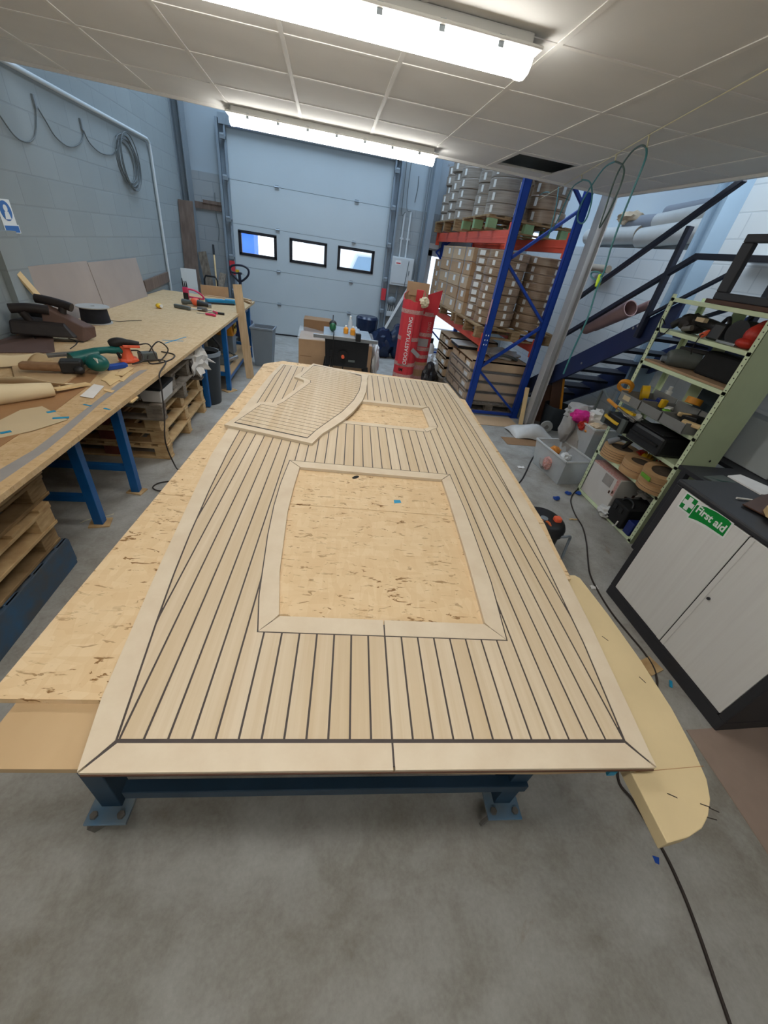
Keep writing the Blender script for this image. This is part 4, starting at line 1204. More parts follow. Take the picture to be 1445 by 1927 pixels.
# hardboard sheets leaning on the wall
for i, (y0, y1, z1, lb) in enumerate(((4.10, 5.40, 1.36, 'grey-brown board leaning on the left wall, the nearer of two'), (5.415, 6.72, 1.345, 'grey-brown board leaning on the left wall, the farther of two'))):
    tag(MB().hull8([(-2.585, y0, TZ), (-2.585, y1, TZ), (-2.573, y1, TZ), (-2.573, y0, TZ), (-2.648, y0, z1), (-2.648, y1, z1), (-2.636, y1, z1), (-2.636, y0, z1)]).build('hardboard_sheet', 'hardboard_grey'), lb, 'board', 'boards leaning on the left wall')
sg = thing('safety_sign', 'blue and white mandatory safety sign on the left wall at the edge of the photo', 'sign', (-2.645, 4.36, 1.64))
SX = XL + .051
MB().box(XL + .001, 4.27, 1.66, XL + .004, 4.44, 1.83).box(XL + .001, 4.27, 1.60, XL + .004, 4.46, 1.66).build('sign_board', 'sign_white', sg)
MB().cyl((XL + .004, 4.355, 1.752), (XL + .006, 4.355, 1.752), .068, n=28).build('round_symbol', 'sign_blue', sg)
MB().box(XL + .004, 4.28, 1.605, XL + .006, 4.45, 1.652).build('text_panel', 'sign_blue', sg)
MB().cyl((XL + .006, 4.355, 1.77), (XL + .008, 4.355, 1.77), .024, n=18).build('head_pictogram', 'sign_white', sg)
MB().prism([(-.035, -.05), (.035, -.05), (.022, .002), (-.022, .002)], 0, .002, face_matrix((XL + .006, 4.355, 1.745), (0, 1, 0), (0, 0, 1))).build('body_pictogram', 'sign_white', sg)
# cables looped on the wall
wc = thing('wall_cable', 'dark cable hung in loops along the left wall below the grey pipe', 'cable', (XL + .01, 5.5, 2.2))
x_ = XL + .012
MB().tube([(-2.638,4.522,2.51), (-2.638,4.664,2.371), (-2.638,4.791,2.267), (-2.638,4.966,2.263), (-2.638,5.107,2.344), (-2.638,5.204,2.488), (-2.638,5.227,2.55), (-2.638,5.325,2.465), (-2.638,5.435,2.367), (-2.638,5.645,2.329), (-2.638,5.885,2.389), (-2.638,6.019,2.484), (-2.638,6.021,2.541), (-2.638,6.11,2.43), (-2.638,6.343,2.375), (-2.638,6.657,2.407), (-2.638,6.898,2.518)], .0055, 7).build('cable', 'cable_grey', wc, smooth=True)
for p in ((-2.64,5.226,2.543), (-2.64,6.02,2.533), (-2.64,6.883,2.535)):
    MB().box(XL + .001, p[1] - .012, p[2] - .02, XL + .02, p[1] + .012, p[2] + .07).build('hook', 'steel_dark', wc)
co = MB()
for k in range(6):
    yy, zz = 7.02 + .04 * (k % 3), 2.37 + .02 * (k % 2)
    ry, rz_ = .24 + .03 * (k % 4), .20 + .018 * k
    co.tube([(x_ + .008 * k, yy + ry * math.cos(t * PI / 7), zz + rz_ * math.sin(t * PI / 7)) for t in range(15)], .007, 6)
tag(co.build('coiled_cable', 'cable_grey', smooth=True), 'coil of grey cable hanging on the left wall next to the vertical pipe', 'cable')
tag(MB().bar((XL + .02, 6.82, .99), (XL + .02, 7.85, 1.04), .14, .03, up=(1, 0, 0)).build('wall_rail', 'brown_timber'), 'dark timber rail fixed to the left wall behind the far bench end', 'rail')

# far end of the bench
def small(name, label, cat, loc=(0, 0, 0)):
    return thing(name, label, cat, loc)
tm = small('tape_measure', 'yellow tape measure on the worktop', 'tape measure', (-2.15, 5.91, TZ))
MB().ell((-2.15, 5.91, TZ + .03), (.04, .045, .03), 3).build('case', 'tool_yellow', tm, smooth=True)
MB().cyl((-2.115, 5.885, TZ + .034), (-2.108, 5.88, TZ + .034), .02).build('badge', 'white_label', tm)
jg = small('crimping_tool', 'pink-handled tool standing upright near the far end of the bench', 'tool', (-2.07, 6.83, TZ))
MB().box(-2.105, 6.79, TZ, -2.035, 6.86, TZ + .17).build('body', 'tool_pink', jg, bevel=.01)
MB().box(-2.10, 6.785, TZ + .0, -2.03, 6.79, TZ + .10).build('front_plate', 'black_plastic', jg)
MB().tube([(-2.04, 6.83, TZ + .15), (-1.95, 6.86, TZ + .135), (-1.87, 6.90, TZ + .08), (-1.85, 6.91, TZ + .03), (-1.93, 6.88, TZ + .035), (-2.03, 6.84, TZ + .045)], .013, 9).build('grip_loop', 'tool_pink', jg, smooth=True)
for k, dx in enumerate((-.025, 0, .025)):
    MB().cyl((-2.07 + dx, 6.825, TZ + .17), (-2.075 + dx, 6.825, TZ + .25 + .03 * (k == 0)), .010, .006, n=10).build('spike', 'black_plastic', jg)
ag = small('angle_grinder', 'orange and dark green grinder on the far part of the bench', 'power tool', (-1.82, 6.38, TZ))
MB().ell((-1.83, 6.40, TZ + .055), (.07, .055, .05), 3).build('motor_housing', 'tool_orange', ag, smooth=True)
MB().tube([(-1.86, 6.39, TZ + .05), (-1.93, 6.40, TZ + .04), (-2.01, 6.42, TZ + .038)], [.04, .036, .032, .03, .03, .03, .03, .03, .034], 12).build('handle', 'tool_grey', ag, smooth=True)
MB().tube([(-1.80, 6.39, TZ + .05), (-1.72, 6.39, TZ + .04), (-1.66, 6.40, TZ + .035)], [.045, .043, .042, .04, .036, .034, .032, .03, .03], 12).build('gear_case', 'black_plastic', ag, smooth=True)
MB().cyl((-1.655, 6.40, TZ + .03), (-1.62, 6.40, TZ + .03), .026).build('collar', 'metal', ag, smooth=True)
MB().tube([(-2.01, 6.42, TZ + .03), (-1.95, 6.7, TZ + .01), (-1.88, 6.95, TZ + .03), (-1.80, 7.02, TZ + .02), (-1.6, 7.0, TZ + .006)], .006, 6).build('cord', 'cable_brown', ag)
cz = small('sealant_gun', 'long grey-handled sealant gun lying on the worktop near the tape measure', 'tool', (-1.8, 6.08, TZ))
MB().bar((-2.02, 6.10, TZ + .025), (-1.80, 6.02, TZ + .022), .05, .045).build('handle', 'tool_grey', cz, bevel=.012)
MB().cyl((-1.80, 6.02, TZ + .02), (-1.56, 6.08, TZ + .02), .007).build('rod', 'metal', cz)
MB().cyl((-1.72, 6.10, TZ + .025), (-1.60, 6.05, TZ + .025), .024).build('cartridge', 'metal_dull', cz, smooth=True)
for i, (p, q, m_, lb) in enumerate((((-1.56, 5.84), (-1.43, 5.80), 'tool_pink', 'red-handled screwdriver nearest the edge of the far bench end'), ((-1.52, 6.08), (-1.45, 5.98), 'tool_pink', 'red-handled screwdriver lying just behind another one'), ((-1.44, 5.99), (-1.36, 5.98), 'black_plastic', 'short black-handled chisel at the bench edge'))):
    t = small('screwdriver', lb, 'screwdriver', (p[0], p[1], TZ))
    t['group'] = 'hand tools at the far bench edge'
    d = Vector((q[0] - p[0], q[1] - p[1], 0)).normalized()
    MB().cyl((p[0], p[1], TZ + .014), (q[0], q[1], TZ + .014), .013, .016, n=10).build('handle', m_, t, smooth=True)
    MB().cyl((p[0], p[1], TZ + .012), Vector((p[0], p[1], TZ + .006)) - d * .13, .004, n=6).build('blade', 'metal', t)
lv = small('spirit_level_case', 'long teal-blue plastic case lying across the far end of the bench', 'case', (-1.55, 6.95, TZ))
MB().bar((-1.78, 6.76, TZ + .03), (-1.56, 6.92, TZ + .03), .09, .055).build('case_half', 'cyan_plastic', lv, bevel=.008)
MB().bar((-1.55, 6.93, TZ + .032), (-1.30, 6.98, TZ + .032), .10, .06).build('case_half', 'cyan_plastic', lv, bevel=.008)
MB().bar((-1.76, 6.72, TZ + .012), (-1.40, 6.88, TZ + .012), .03, .022).build('edge_strip', 'black_plastic', lv, bevel=.003)
tb2 = tag(MB().obox((-1.83, 7.55, TZ + .075), (.42, .02, .149), R(14)).box(-1.98, 7.44, TZ, -1.66, 7.52, TZ + .01).build('cardboard_box', 'cardboard'), 'open cardboard box standing on the far end of the bench below the broom', 'box')
for i in range(5):
    tag(MB().bar((-1.50 + .035 * i, 7.54 - .03 * i, TZ + .008 + .017 * (i % 3)), (-1.24 + .01 * i, 7.42 - .06 * i, TZ + .010 + .017 * (i % 3)), .035, .014).build('timber_offcut', 'pale_timber'),
        ['lowest strip of offcuts stacked at the far bench end behind the leaning board', 'second strip of offcuts stacked at the far bench end', 'top rear strip of offcuts at the far bench end', 'near strip of offcuts lying flat at the far bench end', 'nearest strip of offcuts at the far bench end, beside the teal case'][i], 'offcut', 'offcuts at the far bench end')
# leaning stuff in the far left corner
tag(MB().bar((-2.50, 8.62, 0), (-2.52, 9.0, 2.13), .24, .025, up=(0, -1, 0)).build('leaning_plank', 'brown_timber'), 'tall grey-brown board leaning in the far left corner', 'plank')
tag(MB().hull8([(-2.36, 7.66, .0), (-2.36, 7.68, .0), (-2.14, 7.74, .0), (-2.14, 7.72, .0), (-2.40, 7.80, 1.2), (-2.40, 7.82, 1.2), (-2.18, 7.88, 1.2), (-2.18, 7.86, 1.2)]).build('white_board', 'panel_white'), 'white board standing behind the far end of the bench', 'board')
for i, (p, q, w_, lb) in enumerate((((-2.481,9,0.761), (-2.587,9.2,1.223), .15, 'short weathered plank leaning on the back wall, left of two'), ((-2.274,9.05,0.781), (-2.405,9.25,1.383), .15, 'taller splintered plank leaning on the back wall next to the broom'), ((-2.089,9.1,0.846), (-2.059,9.3,1.063), .12, 'brown offcut leaning beside the big door track'))):
    d = Vector(q) - Vector(p)
    p0 = Vector(p) - d * (p[2] / d.z)
    tag(MB().bar(p0, q, w_, .03, up=(0, -1, .2)).build('leaning_plank', 'old_timber'), lb, 'plank', 'planks leaning on the back wall')
br_ = small('broom', 'broom with a wooden handle and black tip standing by the back wall', 'broom', (-2.1, 9.0, 0))
MB().cyl((-2.12, 8.9, .08), (-2.20, 9.3, 1.36), .016).build('handle', 'scrap_wood', br_)
MB().cyl((-2.20, 9.3, 1.36), (-2.212, 9.36, 1.52), .019).build('grip', 'black_plastic', br_)
MB().obox((-2.12, 8.9, .06), (.35, .06, .11), 0).build('brush_head', 'black_matte', br_, bevel=.01)
tr_ = small('sack_truck', 'black tubular sack truck standing by the back wall behind the bench', 'trolley', (-2.2, 8.7, 0))
MB().tube([(-2.27, 8.6, .05), (-2.27, 8.68, .99), (-2.24, 8.68, 1.05), (-2.07, 8.68, 1.05), (-2.04, 8.68, .99), (-2.04, 8.6, .05)], .016, 10, smooth=False).build('frame', 'black_plastic', tr_, smooth=True)
for x in (-2.29, -2.02):
    MB().cyl((x - .02, 8.65, .11), (x + .02, 8.65, .11), .11).build('wheel', 'black_rubber', tr_)
MB().box(-2.27, 8.42, .012, -2.04, 8.6, .02).build('toe_plate', 'black_plastic', tr_)
# pallet truck behind the bench
pt = small('pallet_truck', 'pallet truck parked at the big door with its dark loop handle upright', 'pallet truck', (-1.6, 8.5, 0))
MB().tube([(-1.536,8.4,1.187), (-1.701,8.4,1.191), (-1.736,8.4,1.301) if False else (-1.731,8.4,1.253), (-1.663,8.4,1.302), (-1.517,8.4,1.313), (-1.428,8.4,1.275), (-1.414,8.4,1.211), (-1.456,8.4,1.139), (-1.573,8.4,1.057), (-1.644,8.4,1.099), (-1.728,8.4,1.188)], .018, 10).build('handle_loop', 'stair_rail', pt, smooth=True)
MB().cyl((-1.58,8.4,1.206), (-1.56, 8.42, .35), .026).build('tiller', 'stair_rail', pt)
MB().box(-1.64, 8.39, 1.17, -1.58, 8.42, 1.24).build('lever_plate', 'tool_yellow', pt)
MB().bar((-1.561,8.4,1.209), (-1.482,8.4,1.161), .008, .008).build('lever', 'metal', pt)
MB().box(-1.72, 8.35, .12, -1.42, 8.6, .40).build('pump_housing', 'stair_navy', pt, bevel=.02)
for x in (-1.70, -1.44):
    MB().box(x - .08, 8.55, .07, x + .08, 9.3, .13).build('fork', 'stair_navy', pt, bevel=.006)
MB().cyl((-1.64, 8.45, .09), (-1.5, 8.45, .09), .09).build('wheel', 'black_rubber', pt)
# timber batten framing on the far block wall
tag(MB().box(-2.62, YB - .03, 2.06, -2.02, YB - .002, 2.16).box(-2.34, YB - .045, 2.15, -2.02, YB - .031, 2.20).build('wall_batten', 'brown_timber'), 'timber batten across the block wall left of the big door', 'batten')
tag(MB().tube([(-2.12, YB - .02, 2.33), (-2.125, YB - .02, 2.0), (-2.10, YB - .02, 1.78), (-2.13, YB - .02, 1.6)], .006, 6).build('hanging_wire', 'cable_grey'), 'thin wire hanging down the block wall left of the big door', 'cable')
# strapping on the floor
fs = MB()
for k in range(3):
    cx, cy = -1.16 + .05 * k, 2.26 + .04 * k
    fs.tube([(cx + .16 * math.cos(t * .6 + k), cy + .09 * math.sin(t * .6 + k), .004 + .003 * k) for t in range(9)], .003, 5)
tag(fs.build('plastic_strapping', 'string'), 'loops of pale strapping on the floor beside the nearest blue leg', 'strap')
tag(MB().tube([(-1.694,2.433,0), (-1.664,2.48,0), (-1.607,2.511,-0), (-1.549,2.541,0), (-1.525,2.564,0)], .003, 5).build('plastic_strapping', 'string'), 'single strand of pale strapping behind the nearest blue leg', 'strap')

# ================================================================ PALLET RACK
RX0, RX1, RY0, RY1 = 2.2, 2.98, 5.5, 9.40
rack = thing('pallet_rack', 'tall pallet rack with dark blue perforated uprights and orange beams', 'rack', (2.6, 7.1, 0))
def upright(x, y):
    p = MB().box(x - .045, y - .035, .006, x + .045, y - .031, 3.6).box(x - .045, y - .035, .006, x - .041, y + .035, 3.6).box(x + .041, y - .035, .006, x + .045, y + .035, 3.6)
    up_ = p.build('upright', 'rack_blue', rack)
    MB().box(x - .07, y - .06, 0, x + .07, y + .06, .006).build('foot_plate', 'rack_blue', up_)
    return up_
for y in (RY0, RY1):
    for x in ((RX0, RX1) if y == RY0 else (RX0 + .14, RX1)):
        u_ = upright(x, y)
        if y == RY0 and x == RX0:
            for z in (1.0, 1.06, 1.12):
                for dx in (-.02, .015):
                    MB().box(x + dx - .006, y - .0365, z - .009, x + dx + .006, y - .0345, z + .009).build('slot', 'sign_white', u_)
            MB().box(x - .0475, y - .02, 1.25, x - .0453, y + .02, 1.55).build('load_label', 'tape_print', u_)
    zz = [(RX0, .67), (RX1, 1.33), (RX0, 1.98), (RX1, 2.62), (RX0, 3.25)]
    for (xa, za), (xb, zb_) in zip(zz, zz[1:]):
        MB().bar((xa, y, za), (xb, y, zb_), .03, .05, up=(0, 1, 0)).build('brace', 'rack_blue', rack)
    MB().bar((RX0, y, .67), (RX1, y, .06), .03, .05, up=(0, 1, 0)).build('brace', 'rack_blue', rack)
    MB().box(RX0, y - .02, .02, RX1, y + .02, .055).build('brace', 'rack_blue', rack)
for z0, z1 in ((.95, 1.06), (2.16, 2.30)):
    for x in (RX0, RX1):
        MB().box(x - .025, RY0 + .03, z0, x + .025, RY1 - .03, z1).box(x - .03, RY0 + .03, z0 + .05, x - .025, RY1 - .03, z0 + .07).build('beam', 'rack_orange', rack, bevel=.004)
        for y in (RY0, RY1):
            MB().box(x - .05, y + (.03 if y == RY0 else -.07), z0 - .06, x + .02, y + (.07 if y == RY0 else -.03), z1 + .07).build('beam_bracket', 'rack_orange', rack, bevel=.003)
ordn = ['lowest', 'second', 'third', 'fourth', 'fifth', 'sixth', 'seventh', 'eighth', 'ninth', 'tenth']
def reel_stack(x, y, z, r, h, n, m, where, group, jit=.012, seal=.022):
    """round shrink-wrapped reels, each a thing of its own"""
    for i in range(n):
        lb = '%s reel of %s' % (ordn[i], where) if i else 'lowest reel of %s' % where
        if i == n - 1:
            lb = 'topmost reel of %s' % where
        ox, oy = random.uniform(-jit, jit), random.uniform(-jit, jit)
        t = thing('wrapped_reel', lb, 'reel', (x + ox, y + oy, z + i * h), random.uniform(0, 6), group)
        MB().lathe([(.001, 0), (r * .97, 0), (r, .008), (r * random.uniform(.985, 1.0), h * .5), (r, h - .010), (r * .97, h - .002), (.001, h - .002)], n=26).build('roll', m, t, smooth=True, local=True)
        if seal:
            for a in (3.6 + random.uniform(-.1, .1), 4.9):
                a -= t.rotation_euler.z
                q = Matrix.Rotation(a, 4, 'Z')
                s_ = MB()
                s_.hull8([q @ Vector(p) for p in ((r - .004, -seal, h * .2), (r - .004, seal, h * .2), (r + .003, seal, h * .2), (r + .003, -seal, h * .2), (r - .004, -seal, h * .8), (r - .004, seal, h * .8), (r + .003, seal, h * .8), (r + .003, -seal, h * .8))])
                s_.build('label', 'white_label', t, local=True)  # narrow white strips imitate glare on the wrap; wide ones are labels
PG = 'pallets on the pallet rack'
pallet('pallet', 'green-painted pallet at the near end of the upper rack beams', (2.66, 6.77, 2.301), 1.2, 1.26, .165, 'pallet_wood', 0, PG, block='pallet_green', mid='pallet_green')
pallet('pallet', 'bare wood pallet at the far end of the upper rack beams', (2.66, 8.55, 2.301), 1.2, 1.5, .165, 'pallet_wood', 0, PG)
pallet('pallet', 'pallet under the tall reel stacks at the near end of the lower rack beams', (2.66, 6.14, 1.061), 1.2, 1.12, .15, 'pallet_wood', 0, PG)
pallet('pallet', 'pallet under the brown cartons on the lower rack beams', (2.58, 7.75, 1.061), 1.0, 1.7, .13, 'pallet_wood', 0, PG)
RG = 'reels stacked on the rack'
reel_stack(2.37, 6.44, 2.468, .275, .13, 4, 'reel_grey', 'the upper rack stack nearest the blue front upright', RG)
reel_stack(2.97, 6.46, 2.468, .26, .15, 4, 'reel_brown', 'the upper rack stack at the back of the near end', RG)
reel_stack(2.37, 7.02, 2.468, .27, .13, 5, 'reel_grey', 'the upper rack stack second along the front', RG)
reel_stack(2.36, 8.03, 2.468, .26, .135, 5, 'reel_grey', 'the upper rack stack third along the front', RG)
reel_stack(2.36, 8.58, 2.468, .26, .135, 6, 'reel_grey', 'the upper rack stack fourth along the front', RG, .03)
reel_stack(2.36, 9.13, 2.468, .24, .135, 6, 'reel_grey', 'the upper rack stack farthest along the front', RG, .03)
reel_stack(2.97, 7.04, 2.468, .26, .15, 4, 'reel_brown', 'the upper rack stack at the back, second from the near end', RG)
for x, y, z, s in ((2.36, 7.02, 3.12, 1), (2.36, 8.58, 3.28, 2), (2.36, 9.13, 3.28, 3)):
    tag(MB().ell((x, y, z + .03), (.27, .26, .05), 3, seed=s * 3.3, amp=.05, floor=z).build('crumpled_wrap', 'stretch_wrap', smooth=True), ['loose plastic wrap on the second upper stack', 'loose plastic wrap on the fourth upper stack', 'loose plastic wrap on the farthest upper stack'][s - 1], 'wrap')
reel_stack(2.39, 5.93, 1.212, .27, .098, 9, 'reel_brown', 'the lower rack stack just inside the blue end frame', RG)
reel_stack(2.96, 5.93, 1.212, .255, .098, 9, 'reel_brown', 'the lower rack stack behind the rear blue upright', RG)
reel_stack(2.36, 6.43, 1.212, .225, .098, 9, 'reel_brown', 'the lower rack stack next to the brown cartons', RG, seal=.05)
def carton(name, x0, y0, z0, x1, y1, z1, label, m='cardboard', group=None, lab=True, strip=True):
    t = thing(name, label, 'box', ((x0 + x1) / 2, (y0 + y1) / 2, z0), 0, group)
    MB().box(x0, y0, z0, x1, y1, z1).build('carton_body', m, t, bevel=.006)
    if lab:
        yy = y0 + (y1 - y0) * random.uniform(.15, .45)
        MB().box(x0 - .002, yy, z0 + (z1 - z0) * .35, x0 + .001, yy + .12, z0 + (z1 - z0) * .8).build('label', 'white_label', t)
    if strip:
        MB().box(x0 - .002, y1 - .055, z0, x0 + .001, y1 - .01, z1).box(x0 - .002, y0, z1 - .03, x0, y1, z1 - .025).build('packing_tape', 'tape_grey', t)
    return t
cols = [(6.69, 7.10, 'nearest'), (7.12, 7.86, 'middle'), (7.88, 8.60, 'farthest')]
for (y0, y1, nm_) in cols:
    for k in range(5):
        carton('carton', 2.14 + random.uniform(-.012, .012), y0, 1.192 + k * .182, 2.98, y1, 1.192 + (k + 1) * .182 - .003, '%s brown carton of the %s column on the lower rack beams' % (['lowest', 'second', 'middle', 'fourth', 'topmost'][k], nm_), 'cardboard' if k % 2 else 'cardboard_pale', 'cartons on the lower rack beams')
pallet('pallet', 'pallet under the farthest cartons on the lower rack beams, by the glazed door', (2.58, 8.97, 1.061), 1.0, .68, .13, 'pallet_wood', 0, PG)
for k in range(4):
    carton('carton', 2.2, 8.70, 1.192 + k * .17, 2.95, 9.30, 1.192 + (k + 1) * .17 - .003, '%s carton of the farthest stack, in front of the glazed door' % ['lowest', 'second', 'third', 'topmost'][k], 'cardboard', 'cartons stacked by the glazed door')
# floor level of the rack
pallet('pallet', 'floor pallet under the wrapped trays in the near bay of the rack', (2.60, 6.18, 0), 1.0, 1.1, .14, 'pallet_weathered', 0, 'pallets standing on the floor by the rack')
pallet('pallet', 'floor pallet under the second tray stack, beside the red cartons', (2.56, 7.2, 0), 1.0, .8, .14, 'pallet_weathered', 0, 'pallets standing on the floor by the rack')
def tray(x0, y0, z0, x1, y1, z1, label):
    t = thing('cardboard_tray', label, 'tray', ((x0 + x1) / 2, (y0 + y1) / 2, z0), 0, 'cardboard trays under the rack')
    h = z1 - z0
    mb = MB().box(x0, y0, z0, x1, y1, z0 + .02).box(x0, y0, z1 - .02, x1, y1, z1)
    mb.box(x1 - .02, y0, z0, x1, y1, z1).box(x0, y1 - .02, z0, x1, y1, z1).box(x0, y0, z0, x1, y0 + .02, z1)
    n = 3
    for i in range(n):
        a = y0 + (y1 - y0) * (i + .16) / n; c_ = y0 + (y1 - y0) * (i + .84) / n
        mb.hull8([(x0, y0 + (y1 - y0) * i / n, z0), (x0 + .015, y0 + (y1 - y0) * i / n, z0), (x0 + .015, y0 + (y1 - y0) * (i + 1) / n, z0), (x0, y0 + (y1 - y0) * (i + 1) / n, z0), (x0, a, z0 + h * .65), (x0 + .015, a, z0 + h * .65), (x0 + .015, c_, z0 + h * .65), (x0, c_, z0 + h * .65)])
    mb.build('tray_body', 'cardboard_pale', t)
    MB().box(x0 + .06, y0 + .04, z0 + .02, x1 - .04, y1 - .04, z1 - .022).build('contents', 'cardboard_dark', t)
    MB().box(x0 - .002, y0 + .1, z0 + .03, x0 + .001, y0 + .26, z0 + h * .55).build('label', 'white_label', t)
for k in range(4):
    tray(2.16, 5.66, .142 + k * .152, 3.08, 6.72, .142 + (k + 1) * .152 - .003, '%s brown cardboard tray of the wrapped stack in the near bay of the rack' % ['lowest', 'second', 'third', 'topmost'][k])
for k in range(4):
    tray(2.12, 6.86, .142 + k * .168, 3.0, 7.55, .142 + (k + 1) * .168 - .003, '%s brown tray of the second stack under the rack, nearer the red cartons' % ['lowest', 'second', 'third', 'topmost'][k])
tag(MB().box(2.13, 5.62, .10, 3.11, 6.76, .62).build('stretch_wrap', 'stretch_wrap', bevel=.03), 'clear wrap pulled around the tray stack in the near bay', 'wrap')
ps = thing('platform_scale', 'pale platform scale lying on top of the wrapped trays', 'scale', (2.28, 6.57, .75))
MB().box(2.12, 6.35, .751, 2.44, 6.78, .79).build('base', 'black_plastic', ps, bevel=.01)
MB().box(2.11, 6.34, .792, 2.45, 6.79, .81).build('plate', 'fabric_roll', ps, bevel=.008)
bs2 = tag(MB().ell((2.75, 6.1, .79), (.30, .26, .06), 3, seed=9.1, amp=.06, floor=.751).build('plastic_bag', 'bag_white', smooth=True), 'silvery crumpled bag on the trays behind the blue end frame', 'bag')
tag(MB().tube([(2.5, 5.8, .77), (2.62, 5.85, .82), (2.8, 5.8, .81), (2.95, 5.9, .76)], .022, 8).build('metal_tube', 'tool_grey'), 'dark bent bar lying on the trays behind the blue end frame', 'bar')
tag(MB().box(2.0, 5.05, 0, 2.9, 5.42, .006).build('cardboard_sheet', 'cardboard_pale'), 'flat cardboard on the floor at the foot of the rack', 'cardboard')

# ================================================================ RED CARTON TUBES
def red_tube(x, y, r, h, label, words, top):
    t = thing('red_carton', label, 'carton', (x, y, 0), 0, 'red round cartons')
    n = 18
    mb = MB()
    rings = []
    def ring_(rr, zf):
        return [mb.bm.verts.new((x + rr * math.cos(2 * PI * i / n), y + rr * math.sin(2 * PI * i / n), zf(i))) for i in range(n)]
    tf = lambda i: h + top(2 * PI * i / n)
    a = ring_(r, lambda i: 0.0); b_ = ring_(r, tf); c_ = ring_(r - .008, tf); d = ring_(r - .008, lambda i: .02)
    for p, q in ((a, b_), (b_, c_), (c_, d)):
        for i in range(n):
            mb.bm.faces.new((p[i], p[(i + 1) % n], q[(i + 1) % n], q[i]))
    mb.bm.faces.new(a); mb.bm.faces.new(d)
    mb.build('shell', 'red_card', t)
    lin_ = MB()
    a = [lin_.bm.verts.new((x + (r - .0095) * math.cos(2 * PI * i / n), y + (r - .0095) * math.sin(2 * PI * i / n), h * .55)) for i in range(n)]
    b_ = [lin_.bm.verts.new((x + (r - .0095) * math.cos(2 * PI * i / n), y + (r - .0095) * math.sin(2 * PI * i / n), tf(i) - .002)) for i in range(n)]
    for i in range(n):
        lin_.bm.faces.new((a[i], a[(i + 1) % n], b_[(i + 1) % n], b_[i]))
    lin_.build('lining', 'cardboard', t)
    for z in words:
        MB().lathe([(r + .001, z), (r + .003, z), (r + .003, z + .055), (r + .001, z + .055)], (x, y, 0), 36, closed=True).build('tape_band', 'tape_print', t)
    return t
top1 = lambda a: .02 + .11 * max(0, math.cos(a - 1.2)) - .05 * max(0, math.cos(a + 1.9)) + .015 * math.sin(5 * a)
rt = red_tube(1.30, 6.42, .165, 1.36, 'front red round carton bound with printed tape, open and torn at the top', (.22, .40, .78, 1.16), top1)
MB().box(1.12, 6.20, .52, 1.24, 6.25, 1.1).build('side_flap', 'red_card', rt) if False else MB().obox((1.235, 6.245, .80), (.16, .014, .72), R(-18)).build('side_flap', 'red_card', rt)
MB().obox((1.36, 6.36, 1.40), (.10, .012, .16), R(-10), R(12)).build('top_flap', 'red_card', rt)
MB().obox((1.36, 6.55, 1.47), (.34, .012, .18), R(-8), R(-6)).build('top_flap', 'cardboard', rt)
MB().ell((1.43, 6.30, 1.33), (.075, .05, .07), 3, seed=2.2, amp=.03).build('foam_scrap', 'roll_cream', rt, smooth=True)
MB().obox((1.42, 6.27, .62), (.17, .008, .06), R(12), 0, R(35)).build('loose_tape', 'tape_duct', rt)
d = Vector((math.sin(R(-18)), -math.cos(R(-18)), 0))
ctr = Vector((1.235, 6.245, .80)) + d * .0078
lettering('ASTYLASTING', .078, face_matrix(ctr + Vector((.0285, -.0093, .08)), (0, 0, 1), (-math.cos(R(-18)), -math.sin(R(-18)), 0)), 'sign_white', rt, bold=.001)
lettering('ODO', .08, face_matrix(ctr + Vector((.0285, -.0093, -.27)), (0, 0, 1), (-math.cos(R(-18)), -math.sin(R(-18)), 0)), 'sign_white', rt, bold=.001)
lettering('1 0', .10, face_matrix(Vector((1.27, 6.252, .10)), (1, 0, 0), (0, 0, 1)), 'sign_white', rt, bold=.001)
lettering('IM', .07, face_matrix(Vector((1.22, 6.268, .345)), (1, -.5, 0), (0, 0, 1)), 'black_matte', rt, bold=.002)
rt2 = red_tube(1.60, 6.72, .145, 1.22, 'rear red round carton with a pointed flap at the top, standing behind another', (.48, .60, .82, 1.12), lambda a: .0)
MB().hull8([(1.46, 6.58, 1.15), (1.74, 6.60, 1.15), (1.74, 6.612, 1.15), (1.46, 6.592, 1.15), (1.45, 6.57, 1.38), (1.76, 6.60, 1.50), (1.76, 6.612, 1.50), (1.45, 6.582, 1.38)]).build('top_flap', 'red_card', rt2)
MB().lathe([(.1475, .0), (.15, .0), (.15, .42), (.1475, .42)], (1.60, 6.72, 0), 36, closed=True).build('cardboard_sleeve', 'cardboard', rt2)
for z in (.12, .30):
    MB().lathe([(.151, z), (.153, z), (.153, z + .07), (.151, z + .07)], (1.60, 6.72, 0), 36, closed=True).build('tape_band', 'tape_print', rt2)
MB().obox((1.57, 6.57, .73), (.2, .006, .12), R(4)).build('loose_tape', 'tape_duct', rt2)
lettering('STING', .07, face_matrix(Vector((1.645, 6.574, .95)), (0, 0, 1), (-1, -.05, 0)), 'tape_print', rt2)
tag(MB().pipe((1.02, 6.1, .0), (1.02, 6.1, .16), .10, .088).build('cardboard_roll', 'cardboard'), 'short open cardboard tube on the floor beside the front red carton', 'tube')
